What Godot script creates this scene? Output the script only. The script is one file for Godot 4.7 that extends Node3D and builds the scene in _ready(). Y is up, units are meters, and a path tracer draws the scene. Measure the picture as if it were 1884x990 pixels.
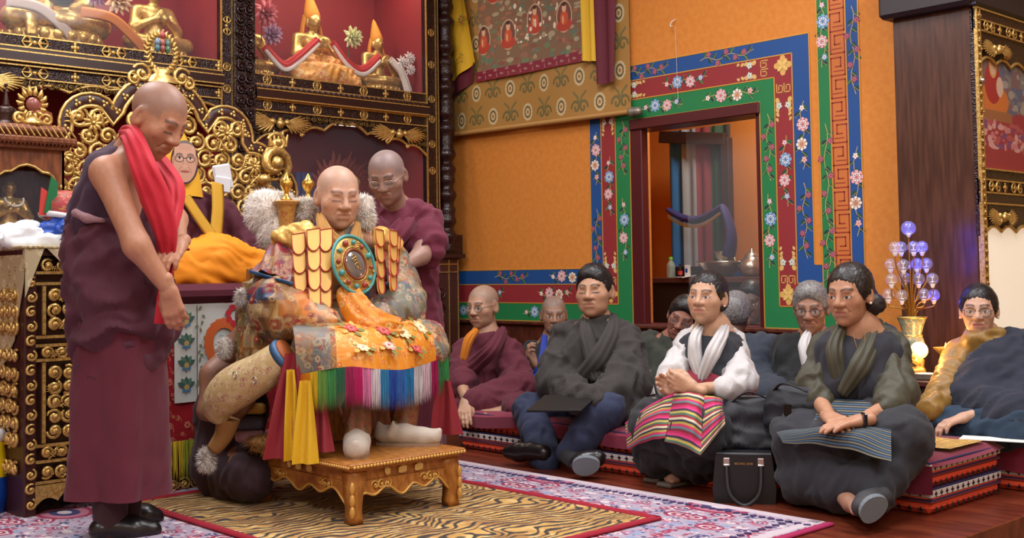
extends Node3D

# ---------------------------------------------------------------- mesh builder
class MB:
	var v := PackedVector3Array()
	var c := PackedColorArray()
	var ix := PackedInt32Array()
	var col := Color.WHITE
	var uv := PackedVector2Array()
	func vert(p: Vector3, t := Vector2.ZERO) -> int:
		v.append(p); c.append(col); uv.append(t)
		return v.size() - 1
	func tri(a: int, b: int, d: int) -> void:      # counter-clockwise seen from outside
		ix.append(a); ix.append(d); ix.append(b)
	func quad(a: int, b: int, d: int, e: int) -> void:
		tri(a, b, d); tri(a, d, e)
	func face(a: Vector3, b: Vector3, d: Vector3, e: Vector3) -> void:
		quad(vert(a, Vector2(0, 0)), vert(b, Vector2(1, 0)), vert(d, Vector2(1, 1)), vert(e, Vector2(0, 1)))
	func face3(a: Vector3, b: Vector3, d: Vector3) -> void:
		tri(vert(a), vert(b), vert(d))
	func box(o: Vector3, s: Vector3, bv := 0.0, t := Basis.IDENTITY) -> void:
		var h := s * 0.5
		var q := Vector3(h.x - bv, h.y - bv, h.z - bv)
		for ax in 3:
			var a1 := (ax + 1) % 3
			var a2 := (ax + 2) % 3
			for sg in [-1.0, 1.0]:
				var p := []
				for k in 4:
					var w := Vector3.ZERO
					w[ax] = sg * h[ax]
					w[a1] = q[a1] * (1.0 if k == 1 or k == 2 else -1.0)
					w[a2] = q[a2] * (1.0 if k >= 2 else -1.0)
					p.append(o + t * w)
				if sg > 0: face(p[0], p[1], p[2], p[3])
				else: face(p[0], p[3], p[2], p[1])
		if bv <= 0.0: return
		for ax in 3:
			var a1 := (ax + 1) % 3
			var a2 := (ax + 2) % 3
			for s1 in [-1.0, 1.0]:
				for s2 in [-1.0, 1.0]:
					var e := []
					for k in 4:
						var w := Vector3.ZERO
						w[ax] = q[ax] * (1.0 if k == 1 or k == 2 else -1.0)
						w[a1] = s1 * (h[a1] if k < 2 else q[a1])
						w[a2] = s2 * (q[a2] if k < 2 else h[a2])
						e.append(o + t * w)
					if s1 * s2 > 0: face(e[0], e[1], e[2], e[3])
					else: face(e[0], e[3], e[2], e[1])
		for sx in [-1.0, 1.0]:
			for sy in [-1.0, 1.0]:
				for sz in [-1.0, 1.0]:
					var a := o + t * Vector3(sx * h.x, sy * q.y, sz * q.z)
					var b := o + t * Vector3(sx * q.x, sy * h.y, sz * q.z)
					var d := o + t * Vector3(sx * q.x, sy * q.y, sz * h.z)
					if sx * sy * sz > 0: face3(a, b, d)
					else: face3(a, d, b)
	# swept tube with elliptical section: radius r[i], flattened by fl along the frame's second axis
	func tube(p: Array, r: Array, n := 8, fl := 1.0, up := Vector3.UP, closed := false) -> void:
		var m := p.size()
		var base := v.size()
		var u := up
		for i in m:
			var d: Vector3
			if closed: d = p[(i + 1) % m] - p[(i + m - 1) % m]
			else: d = p[min(i + 1, m - 1)] - p[max(i - 1, 0)]
			if d.length() < 1e-9: d = Vector3.UP
			d = d.normalized()
			var s := d.cross(u)
			if s.length() < 1e-4: s = d.cross(Vector3(0.31, 0.2, 0.93))
			s = s.normalized()
			var w := s.cross(d).normalized()
			if up == Vector3.UP: u = w
			var rr: float = r[i] if i < r.size() else r[r.size() - 1]
			for k in n:
				var a := TAU * k / n
				vert(p[i] + s * cos(a) * rr + w * sin(a) * rr * fl, Vector2(float(k) / n, float(i) / m))
		var last := m if closed else m - 1
		for i in last:
			for k in n:
				var k2 := (k + 1) % n
				var i2 := (i + 1) % m
				quad(base + i * n + k, base + i * n + k2, base + i2 * n + k2, base + i2 * n + k)
		if not closed:
			var c0 := vert(p[0])
			var c1 := vert(p[m - 1])
			for k in n:
				var k2 := (k + 1) % n
				tri(c0, base + k2, base + k)
				tri(c1, base + (m - 1) * n + k, base + (m - 1) * n + k2)
	# profile: [[r, y], ...] turned about y at o
	func lathe(o: Vector3, pr: Array, n := 16, t := Basis.IDENTITY, sx := 1.0, sz := 1.0) -> void:
		var base := v.size()
		for i in pr.size():
			for k in n:
				var a := TAU * k / n
				vert(o + t * Vector3(pr[i][0] * cos(a) * sx, pr[i][1], -pr[i][0] * sin(a) * sz), Vector2(float(k) / n, float(i) / pr.size()))
		for i in pr.size() - 1:
			for k in n:
				var k2 := (k + 1) % n
				quad(base + i * n + k, base + i * n + k2, base + (i + 1) * n + k2, base + (i + 1) * n + k)
	func ball(o: Vector3, r: Vector3, n := 10, t := Basis.IDENTITY) -> void:
		var pr := []
		var m := maxi(4, n / 2)
		for i in m + 1:
			var a := -PI / 2 + PI * i / m
			pr.append([cos(a), sin(a)])
		var b := Basis(t.x * r.x, t.y * r.y, t.z * r.z)
		lathe(o, pr, n, b)
	# flat polygon (2-D, counter-clockwise) at transform t (x right, y up, z out), thickness d behind the face
	func plate(pts: PackedVector2Array, t: Transform3D, d := 0.0) -> void:
		if Geometry2D.is_polygon_clockwise(pts):
			pts = pts.duplicate(); pts.reverse()
		var tr := Geometry2D.triangulate_polygon(pts)
		var base := v.size()
		for p in pts: vert(t * Vector3(p.x, p.y, 0), p)
		for i in range(0, tr.size(), 3):
			var a := pts[tr[i]]; var b := pts[tr[i + 1]]; var e := pts[tr[i + 2]]
			if (b - a).cross(e - a) > 0: tri(base + tr[i], base + tr[i + 1], base + tr[i + 2])
			else: tri(base + tr[i], base + tr[i + 2], base + tr[i + 1])
		if d > 0.0:
			for i in pts.size():
				var p := pts[i]; var q := pts[(i + 1) % pts.size()]
				face(t * Vector3(p.x, p.y, -d), t * Vector3(q.x, q.y, -d), t * Vector3(q.x, q.y, 0), t * Vector3(p.x, p.y, 0))
	# grid surface: f(i, j) -> Vector3
	func grid(nu: int, nv: int, f: Callable, colf = null) -> void:
		var base := v.size()
		for j in nv + 1:
			for i in nu + 1:
				var u := float(i) / nu; var w := float(j) / nv
				if colf != null: col = colf.call(u, w)
				vert(f.call(u, w), Vector2(u, w))
		for j in nv:
			for i in nu:
				var a := base + j * (nu + 1) + i
				quad(a, a + 1, a + nu + 2, a + nu + 1)
	func mesh() -> ArrayMesh:
		var n := PackedVector3Array()
		n.resize(v.size())
		for i in range(0, ix.size(), 3):
			var a := ix[i]; var b := ix[i + 2]; var d := ix[i + 1]
			var w := (v[b] - v[a]).cross(v[d] - v[a])
			n[a] += w; n[b] += w; n[d] += w
		for i in n.size(): n[i] = n[i].normalized() if n[i].length_squared() > 0 else Vector3.UP
		var ar := []
		ar.resize(Mesh.ARRAY_MAX)
		ar[Mesh.ARRAY_VERTEX] = v; ar[Mesh.ARRAY_NORMAL] = n; ar[Mesh.ARRAY_COLOR] = c; ar[Mesh.ARRAY_INDEX] = ix; ar[Mesh.ARRAY_TEX_UV] = uv
		var m := ArrayMesh.new()
		m.add_surface_from_arrays(Mesh.PRIMITIVE_TRIANGLES, ar)
		return m

# ---------------------------------------------------------------- blended implicit surface (tapered capsules, ellipsoids) meshed by surface nets
class Field:
	var prims := []
	var cell := 0.012
	func cap(a: Vector3, b: Vector3, ra: float, rb: float, k := 70.0, w := 1.0) -> Field:
		prims.append([0, a, b, ra, rb, k, w]); return self
	func chain(p: Array, r: Array, k := 70.0) -> Field:
		for i in p.size() - 1: cap(p[i], p[i + 1], r[min(i, r.size() - 1)], r[min(i + 1, r.size() - 1)], k)
		return self
	func ell(o: Vector3, r: Vector3, k := 70.0, w := 1.0, t := Basis.IDENTITY) -> Field:
		prims.append([1, o, r, t, maxf(r.x, maxf(r.y, r.z)), k, w]); return self
	func build(mb: MB, xf := Transform3D.IDENTITY, colf = null, disp = null) -> void:
		var lo := Vector3(1e9, 1e9, 1e9); var hi := -lo
		for q in prims:
			if q[6] < 0: continue
			if q[0] == 0:
				var r: float = maxf(q[3], q[4]) + cell * 2
				lo = lo.min(q[1] - Vector3.ONE * r).min(q[2] - Vector3.ONE * r)
				hi = hi.max(q[1] + Vector3.ONE * r).max(q[2] + Vector3.ONE * r)
			else:
				var r: float = q[4] + cell * 2
				lo = lo.min(q[1] - Vector3.ONE * r); hi = hi.max(q[1] + Vector3.ONE * r)
		var sz := (hi - lo) / cell
		var nx := int(ceil(sz.x)) + 2; var ny := int(ceil(sz.y)) + 2; var nz := int(ceil(sz.z)) + 2
		var f := PackedFloat32Array(); f.resize(nx * ny * nz)
		for q in prims:
			var k: float = q[5]; var w: float = q[6]; var mg := 4.0 / k + cell
			var a: Vector3 = q[1]
			var l2: Vector3; var h2: Vector3
			if q[0] == 0:
				var r: float = maxf(q[3], q[4]) + mg
				var b: Vector3 = q[2]
				l2 = a.min(b) - Vector3.ONE * r; h2 = a.max(b) + Vector3.ONE * r
			else:
				l2 = a - Vector3.ONE * (q[4] + mg); h2 = a + Vector3.ONE * (q[4] + mg)
			var x0 := clampi(int((l2.x - lo.x) / cell), 0, nx - 1); var x1 := clampi(int((h2.x - lo.x) / cell) + 1, 0, nx - 1)
			var y0 := clampi(int((l2.y - lo.y) / cell), 0, ny - 1); var y1 := clampi(int((h2.y - lo.y) / cell) + 1, 0, ny - 1)
			var z0 := clampi(int((l2.z - lo.z) / cell), 0, nz - 1); var z1 := clampi(int((h2.z - lo.z) / cell) + 1, 0, nz - 1)
			if q[0] == 0:
				var ab: Vector3 = q[2] - a
				var L := maxf(ab.length_squared(), 1e-9)
				var ra: float = q[3]; var dr: float = q[4] - ra
				for z in range(z0, z1 + 1):
					for y in range(y0, y1 + 1):
						var row := (z * ny + y) * nx
						var p := Vector3(lo.x + x0 * cell, lo.y + y * cell, lo.z + z * cell) - a
						for x in range(x0, x1 + 1):
							var t := clampf(p.dot(ab) / L, 0.0, 1.0)
							var d := (p - ab * t).length() - ra - dr * t
							if d < mg: f[row + x] += w * exp(-k * maxf(d, -0.12))
							p.x += cell
			else:
				var rad: Vector3 = q[2]
				var ti: Basis = (q[3] as Basis).transposed()
				for z in range(z0, z1 + 1):
					for y in range(y0, y1 + 1):
						var row := (z * ny + y) * nx
						for x in range(x0, x1 + 1):
							var p := ti * (Vector3(lo.x + x * cell, lo.y + y * cell, lo.z + z * cell) - a)
							var e := p / rad
							var k0 := e.length()
							var d: float
							if k0 < 0.05: d = -minf(rad.x, minf(rad.y, rad.z))
							else: d = k0 * (k0 - 1.0) / (e / rad).length()
							if d < mg: f[row + x] += w * exp(-k * maxf(d, -0.12))
		# surface nets
		var id := PackedInt32Array(); id.resize(nx * ny * nz); id.fill(-1)
		var pts := PackedVector3Array()
		var off := PackedInt32Array([0, 1, nx, nx + 1, nx * ny, nx * ny + 1, nx * ny + nx, nx * ny + nx + 1])
		var ea := [0, 2, 4, 6, 0, 1, 4, 5, 0, 1, 2, 3]
		var eb := [1, 3, 5, 7, 2, 3, 6, 7, 4, 5, 6, 7]
		for z in nz - 1:
			for y in ny - 1:
				var row := (z * ny + y) * nx
				for x in nx - 1:
					var i := row + x
					var s := f[i] > 1.0
					if s == (f[i + off[7]] > 1.0) and s == (f[i + 1] > 1.0) and s == (f[i + off[2]] > 1.0) and s == (f[i + off[4]] > 1.0) and s == (f[i + off[3]] > 1.0) and s == (f[i + off[5]] > 1.0) and s == (f[i + off[6]] > 1.0): continue
					var sum := Vector3.ZERO; var n := 0
					for e in 12:
						var fa := f[i + off[ea[e]]]; var fb := f[i + off[eb[e]]]
						if (fa > 1.0) != (fb > 1.0):
							var la := log(maxf(fa, 0.004)); var lb := log(maxf(fb, 0.004))
							var t := la / (la - lb)
							var ca := Vector3(ea[e] & 1, (ea[e] >> 1) & 1, ea[e] >> 2)
							var cb := Vector3(eb[e] & 1, (eb[e] >> 1) & 1, eb[e] >> 2)
							sum += ca.lerp(cb, t); n += 1
					id[i] = pts.size()
					pts.append(lo + (Vector3(x, y, z) + sum / n) * cell)
		var tris := PackedInt32Array()
		var ny_nx := nx * ny
		for z in range(1, nz - 1):
			for y in range(1, ny - 1):
				for x in range(1, nx - 1):
					var i := (z * ny + y) * nx + x
					if id[i] < 0: continue
					var s := f[i] > 1.0
					for ax in 3:
						var o1 := 1 if ax == 0 else (nx if ax == 1 else ny_nx)
						if s == (f[i + o1] > 1.0): continue
						var o2 := nx if ax == 0 else (ny_nx if ax == 1 else 1)
						var o3 := ny_nx if ax == 0 else (1 if ax == 1 else nx)
						var a := id[i]; var b := id[i - o2]; var c := id[i - o2 - o3]; var d := id[i - o3]
						if a < 0 or b < 0 or c < 0 or d < 0: continue
						if s: tris.append_array(PackedInt32Array([a, b, c, a, c, d]))
						else: tris.append_array(PackedInt32Array([a, c, b, a, d, c]))
		if disp != null:
			var nn := PackedVector3Array(); nn.resize(pts.size())
			for i in range(0, tris.size(), 3):
				var w := (pts[tris[i + 1]] - pts[tris[i]]).cross(pts[tris[i + 2]] - pts[tris[i]])
				for j in 3: nn[tris[i + j]] += w
			for i in pts.size(): pts[i] += nn[i].normalized() * float(disp.call(pts[i], nn[i].normalized()))
		var base := mb.v.size()
		for p in pts:
			if colf != null: mb.col = colf.call(p)
			mb.vert(xf * p)
		for i in range(0, tris.size(), 3): mb.tri(base + tris[i], base + tris[i + 1], base + tris[i + 2])

# ---------------------------------------------------------------- naming, tagging
var taken := {}
func numbered(n: String) -> String:
	if not taken.has(n):
		taken[n] = 0
		return n
	taken[n] += 1
	return "%s_%03d" % [n, taken[n]]
func thing(called: String, label: String, category: String, at := Vector3.ZERO, turn := 0.0, group := "") -> Node3D:
	var o := Node3D.new()
	o.name = numbered(called)
	add_child(o)
	o.position = at; o.rotation.y = turn
	o.set_meta("label", label); o.set_meta("category", category)
	if group: o.set_meta("group", group)
	return o
func put(called: String, mb, m: Material, parent: Node3D, label := "") -> MeshInstance3D:
	var o := MeshInstance3D.new()
	o.name = called
	o.mesh = mb.mesh() if mb is MB else mb
	o.mesh.surface_set_material(0, m)
	parent.add_child(o, true)
	if label: o.set_meta("label", label)
	return o
func struct(called: String, mb, m: Material, parent: Node3D = null) -> MeshInstance3D:
	var o := put(called, mb, m, parent if parent else self)
	if parent == null: o.set_meta("kind", "structure")
	return o
func copy(src: Node3D, at: Vector3, turn := 0.0, label := "") -> Node3D:
	var r: Node3D = src.duplicate()
	r.name = numbered(str(src.name).rstrip("0123456789_"))
	add_child(r)
	r.position = at; r.rotation.y = turn
	if label: r.set_meta("label", label)
	return r
func same(called: String, mesh: Mesh, parent: Node3D, t: Transform3D) -> MeshInstance3D:   # alike piece that shares its mesh
	var o := MeshInstance3D.new()
	o.name = called; o.mesh = mesh
	parent.add_child(o, true)
	o.transform = t
	return o

# ---------------------------------------------------------------- materials
var mats := {}
func srgb(r: int, g: int, b: int) -> Color: return Color8(r, g, b)
func lin(r: int, g: int, b: int) -> Color: return Color8(r, g, b).srgb_to_linear()   # for vertex colours
func mat(key: String, c: Color, rough := 0.7, metal := 0.0, vc := false) -> StandardMaterial3D:
	if mats.has(key): return mats[key]
	var m := StandardMaterial3D.new()
	m.albedo_color = c; m.roughness = rough; m.metallic = metal
	m.vertex_color_use_as_albedo = vc
	m.cull_mode = BaseMaterial3D.CULL_DISABLED
	mats[key] = m
	return m
func noise_tex(seed_: int, freq: float, ramp: Array, size := 256, octaves := 3, kind := FastNoiseLite.TYPE_SIMPLEX_SMOOTH) -> NoiseTexture2D:
	var n := FastNoiseLite.new()
	n.seed = seed_; n.frequency = freq; n.fractal_octaves = octaves; n.noise_type = kind
	var t := NoiseTexture2D.new()
	t.width = size; t.height = size; t.seamless = true; t.noise = n
	var g := Gradient.new()
	var offs := PackedFloat32Array(); var cols := PackedColorArray()
	for s in ramp:
		offs.append(s[0]); cols.append(s[1])
	g.offsets = offs; g.colors = cols
	t.color_ramp = g
	return t
func tri_mat(key: String, tex: Texture2D, scale: Vector3, rough := 0.8, metal := 0.0, bump: Texture2D = null, depth := 0.2, world := true) -> StandardMaterial3D:
	if mats.has(key): return mats[key]
	var m := mat(key, Color.WHITE, rough, metal)
	m.albedo_texture = tex
	m.uv1_triplanar = true; m.uv1_world_triplanar = world; m.uv1_scale = scale
	if bump:
		m.heightmap_enabled = true; m.heightmap_texture = bump; m.heightmap_scale = depth
	return m
var fold_noise := FastNoiseLite.new()
func folds(dir: Vector3, amp: float, freq := 14.0, seed_ := 0.0) -> Callable:   # ridges that run along dir
	freq *= 0.7
	var d := dir.normalized()
	var s := d.cross(Vector3(0.3, 0.1, 0.9)).normalized()
	var w := d.cross(s)
	return func(p: Vector3, _n: Vector3) -> float:
		var q := Vector3(p.dot(s), p.dot(w), p.dot(d) * 0.13) * freq + Vector3.ONE * seed_
		var r := q * Vector3.ONE + Vector3.ONE * 0.35 * fold_noise.get_noise_3dv(p * 18.0)
		return amp * (1.5 - 3.6 * absf(fold_noise.get_noise_3dv(r * 4.0)) - 0.7 * absf(fold_noise.get_noise_3dv(r * 8.0 + Vector3(5, 9, 2))))
# image painting by spans
func ellipse(im: Image, cx: float, cy: float, rx: float, ry: float, c: Color) -> void:
	for y in range(maxi(0, int(cy - ry)), mini(im.get_height(), int(cy + ry) + 1)):
		var t := 1.0 - pow((y + 0.5 - cy) / ry, 2)
		if t <= 0: continue
		var w := rx * sqrt(t)
		var x0 := maxi(0, int(round(cx - w))); var x1 := mini(im.get_width(), int(round(cx + w)))
		if x1 > x0: im.fill_rect(Rect2i(x0, y, x1 - x0, 1), c)
func stroke(im: Image, pts: Array, r: float, c: Color) -> void:
	for i in pts.size() - 1:
		var a: Vector2 = pts[i]; var b: Vector2 = pts[i + 1]
		var n := maxi(1, int(a.distance_to(b) / maxf(r * 0.6, 0.7)))
		for k in n + 1:
			var p := a.lerp(b, float(k) / n)
			ellipse(im, p.x, p.y, maxf(r, 0.6), maxf(r, 0.6), c)
func tex(im: Image) -> ImageTexture:
	im.generate_mipmaps()
	return ImageTexture.create_from_image(im)

func _ready() -> void:
	fold_noise.seed = 7; fold_noise.frequency = 0.25; fold_noise.fractal_octaves = 2
	# camera: fitted to the lines of the room; the lens is shifted down
	var cam := Camera3D.new()
	cam.name = "camera"
	add_child(cam)
	cam.position = Vector3(0, 0.97, 0)
	cam.rotation = Vector3(0.045228, 0.817775, -0.014808)
	cam.projection = Camera3D.PROJECTION_FRUSTUM
	cam.keep_aspect = Camera3D.KEEP_HEIGHT
	cam.near = 0.1; cam.far = 60.0
	cam.size = 0.1 * 990.0 / 2106.14
	cam.frustum_offset = Vector2(0, -0.1 * (495.0 - 407.28) / 2106.14)
	cam.current = true
	var we := WorldEnvironment.new()
	we.name = "environment"
	var env := Environment.new()
	env.background_mode = Environment.BG_COLOR
	env.background_color = Color(0.62, 0.68, 0.75)
	env.tonemap_mode = Environment.TONE_MAPPER_LINEAR
	env.tonemap_exposure = 1.5
	env.sdfgi_enabled = true; env.ssao_enabled = true; env.ssil_enabled = true
	we.environment = env
	add_child(we)
	# ceiling panels of the hall
	for p in [Vector3(-5.3, 3.86, -1.6), Vector3(-3.6, 3.86, -3.6), Vector3(-1.6, 3.86, -1.6), Vector3(-1.4, 3.86, -4.6), Vector3(0.9, 3.86, 0.9), Vector3(-3.0, 3.86, 1.2), Vector3(1.2, 3.86, -2.4)]:
		ceiling_panel(p)
	build_room()
	build_wall_paint()
	build_alcove()
	build_altar()
	build_throne()
	build_carpets()
	build_oracle_seat()
	build_cushions()
	build_hanging()
	build_right_cabinet()
	build_small_things()
	build_people()

func alcove_lamp() -> void:
	var t := thing("alcove_lamp", "small square ceiling lamp inside the wall opening", "ceiling light", Vector3(-4.6, 2.56, -6.5))
	var m := MB.new(); m.box(Vector3.ZERO, Vector3(0.3, 0.02, 0.3), 0.004); put("diffuser", m, mats["panel_glow"], t)
	var l := AreaLight3D.new(); l.name = "lamp_light"; l.area_size = Vector2(0.28, 0.28); l.light_color = Color(1.0, 0.95, 0.88); l.light_energy = 1.6; l.area_range = 20.0; l.area_attenuation = 2.0; l.shadow_enabled = true
	t.add_child(l); l.position = Vector3(0, -0.015, 0); l.rotation.x = -PI / 2
func ceiling_panel(p: Vector3) -> void:
	var t := thing("ceiling_panel", "square white light panel in the hall ceiling out of view", "ceiling light", p, 0.0, "ceiling light panels")
	var m := MB.new()
	m.box(Vector3(0, 0.02, 0), Vector3(1.26, 0.04, 1.26), 0.005)
	put("frame", m, mat("panel_frame", Color(0.85, 0.85, 0.85), 0.5), t)
	var g := MB.new()
	g.box(Vector3(0, -0.004, 0), Vector3(1.2, 0.008, 1.2))
	var gm := mat("panel_glow", Color(0.9, 0.9, 0.9), 0.5)
	gm.emission_enabled = true; gm.emission = Color(1.0, 0.95, 0.88); gm.emission_energy_multiplier = 1.0
	put("diffuser", g, gm, t)
	var l := AreaLight3D.new()
	l.name = "panel_light"
	l.area_size = Vector2(1.2, 1.2)
	l.light_color = Color(0.98, 0.98, 1.0)
	l.light_energy = 5.0
	l.area_range = 20.0
	l.area_attenuation = 2.0
	l.shadow_enabled = true
	t.add_child(l)
	l.position = Vector3(0, -0.02, 0)
	l.rotation.x = -PI / 2

func build_room() -> void:
	var wood := tri_mat("floor_wood", noise_tex(3, 0.012, [[0.2, srgb(84, 36, 23)], [0.5, srgb(104, 46, 29)], [0.8, srgb(120, 57, 36)]], 512, 4), Vector3(0.35, 1, 2.2), 0.28)
	var m := MB.new()
	m.box(Vector3(-4.8, -0.1, -2.6), Vector3(5.74, 0.2, 12.6), 0.004)
	struct("floor", m, wood)
	m = MB.new()
	m.box(Vector3(0.6, -0.28, -2.6), Vector3(5.2, 0.2, 12.6))
	struct("floor_hall", m, mat("hall_floor", srgb(120, 80, 60), 0.4))
	m = MB.new()
	m.box(Vector3(-2.2, 4.0, -2.7), Vector3(11.0, 0.2, 12.8))
	struct("ceiling", m, mat("ceiling", srgb(225, 218, 200), 0.9))
	var paint := tri_mat("orange_paint", noise_tex(11, 0.05, [[0.0, srgb(204, 124, 44)], [1.0, srgb(216, 138, 56)]], 256, 5), Vector3(1.5, 1.5, 1.5), 0.75, 0.0, noise_tex(12, 0.2, [[0.0, Color.BLACK], [1.0, Color.WHITE]], 256, 3), 0.05)
	# orange wall with the opening
	m = MB.new()
	var zc := -5.9
	for b in [[-7.7, -5.02, -0.2, 4.0], [-3.985, -3.02, -0.2, 4.0], [-5.02, -3.985, 1.98, 4.0], [-5.02, -3.985, -0.2, 0.60]]:
		m.box(Vector3((b[0] + b[1]) / 2, (b[2] + b[3]) / 2, zc), Vector3(b[1] - b[0], b[3] - b[2], 0.2))
	struct("wall_orange", m, paint)
	m = MB.new()
	m.box(Vector3(-7.65, 1.9, -2.7), Vector3(0.1, 4.2, 12.8))
	struct("wall_altar", m, mat("altar_wall", srgb(110, 28, 26), 0.8))
	var cream := mat("hall_wall", srgb(225, 190, 130), 0.9)
	m = MB.new()
	m.box(Vector3(-2.2, 1.9, -9.05), Vector3(11.0, 4.4, 0.1))
	struct("wall_far", m, cream)
	m = MB.new()
	m.box(Vector3(3.25, 1.9, -2.7), Vector3(0.1, 4.4, 12.8))
	struct("wall_right", m, cream)
	m = MB.new()
	m.box(Vector3(-2.2, 1.9, 3.65), Vector3(11.0, 4.4, 0.1))
	struct("wall_near", m, cream)
	# brown wainscot below the painted bands
	m = MB.new()
	m.box(Vector3(-4.9, 0.3, -5.79), Vector3(3.75, 0.6, 0.04))
	m.box(Vector3(-4.9, 0.607, -5.775), Vector3(3.75, 0.022, 0.07), 0.004)
	struct("trim_1", m, tri_mat("wainscot", noise_tex(4, 0.03, [[0.2, srgb(66, 30, 20)], [0.8, srgb(92, 44, 28)]], 256, 4), Vector3(3, 0.5, 3), 0.4))

# flat painted motif: flower of petals; t places it on the wall (x right, y up, z out)
func flower(m: MB, t: Transform3D, r: float, petal: Color, petal2: Color, heart: Color, n := 7) -> void:
	for ring in 2:
		m.col = petal if ring == 0 else petal2
		var rr := r * (1.0 if ring == 0 else 0.62)
		for k in n:
			var a := TAU * (k + ring * 0.5) / n
			var d := Vector2(cos(a), sin(a)); var s := Vector2(-d.y, d.x)
			m.plate(PackedVector2Array([d * rr * 0.1, d * rr * 0.55 - s * rr * 0.36, d * rr * 0.95 - s * rr * 0.2, d * rr, d * rr * 0.95 + s * rr * 0.2, d * rr * 0.55 + s * rr * 0.36]), t.translated_local(Vector3(0, 0, 0.0006 * (ring + 1))))
	m.col = heart
	var pts := PackedVector2Array()
	for k in 8: pts.append(Vector2(cos(TAU * k / 8), sin(TAU * k / 8)) * r * 0.22)
	m.plate(pts, t.translated_local(Vector3(0, 0, 0.0019)))
func leaf(m: MB, t: Transform3D, p: Vector2, a: float, l: float, c: Color, w := 0.3, lift := 0.0004) -> void:
	var d := Vector2(cos(a), sin(a)) * l; var s := Vector2(-d.y, d.x) * w
	m.col = c
	m.plate(PackedVector2Array([p, p + d * 0.3 - s, p + d * 0.7 - s * 0.8, p + d, p + d * 0.7 + s * 0.8, p + d * 0.3 + s]), t.translated_local(Vector3(0, 0, lift)))
func line2(m: MB, t: Transform3D, pts: Array, w: float, c: Color, lift := 0.0002) -> void:
	m.col = c
	for i in pts.size() - 1:
		var a: Vector2 = pts[i]; var b: Vector2 = pts[i + 1]
		if a.distance_to(b) < 1e-5: continue
		var s := (b - a).normalized().orthogonal() * w * 0.5
		var e := (b - a).normalized() * w * 0.4
		m.plate(PackedVector2Array([a - s - e, b - s + e, b + s + e, a + s - e]), t.translated_local(Vector3(0, 0, lift)))
# a spray: wavy stem along u with leaves and flowers
func spray(m: MB, o: Vector3, along: Vector3, l: float, kind: int) -> void:
	var up := Vector3(0, 0, 1).cross(along).normalized()
	var t := Transform3D(Basis(along.normalized(), up, Vector3(0, 0, 1)), o)
	var pts := []
	for i in 13: pts.append(Vector2((i / 12.0 - 0.5) * l, 0.014 * sin(i * 1.15 + kind)))
	line2(m, t, pts, 0.004, lin(196, 170, 96))
	var greens := [lin(26, 74, 52), lin(40, 96, 60), lin(20, 60, 56)]
	for i in range(1, 12):
		leaf(m, t, pts[i], (1.1 if i % 2 else -1.1) + 0.25 * sin(i * 2.0), 0.042, greens[i % 3])
		line2(m, t, [pts[i], pts[i] + Vector2(0.028, 0.034 if i % 2 else -0.034)], 0.0018, lin(200, 180, 110), 0.0008)
	if kind == 0:      # pink buds
		for i in [2, 4, 6, 8, 10]:
			flower(m, t.translated_local(Vector3(pts[i].x, pts[i].y + (0.02 if i % 4 else -0.02), 0.001)), 0.021, lin(150, 70, 92), lin(190, 110, 120), lin(120, 50, 76), 5)
	else:
		var cols := [[lin(238, 226, 214), lin(232, 190, 160), lin(205, 120, 80)], [lin(128, 168, 212), lin(214, 228, 240), lin(80, 120, 180)], [lin(230, 170, 176), lin(248, 224, 220), lin(200, 100, 110)]]
		var q = cols[kind % 3]; var q2 = cols[(kind + 1) % 3]
		flower(m, t.translated_local(Vector3(-l * 0.16, 0.004, 0.001)), 0.042, q[0], q[1], q[2], 8)
		flower(m, t.translated_local(Vector3(l * 0.13, -0.006, 0.001)), 0.038, q2[0], q2[1], q2[2], 8)
		flower(m, t.translated_local(Vector3(l * 0.36, 0.008, 0.001)), 0.02, q[0], q2[1], q[2], 5)
		flower(m, t.translated_local(Vector3(-l * 0.4, 0.0, 0.001)), 0.018, q2[0], q[1], q2[2], 5)

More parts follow.
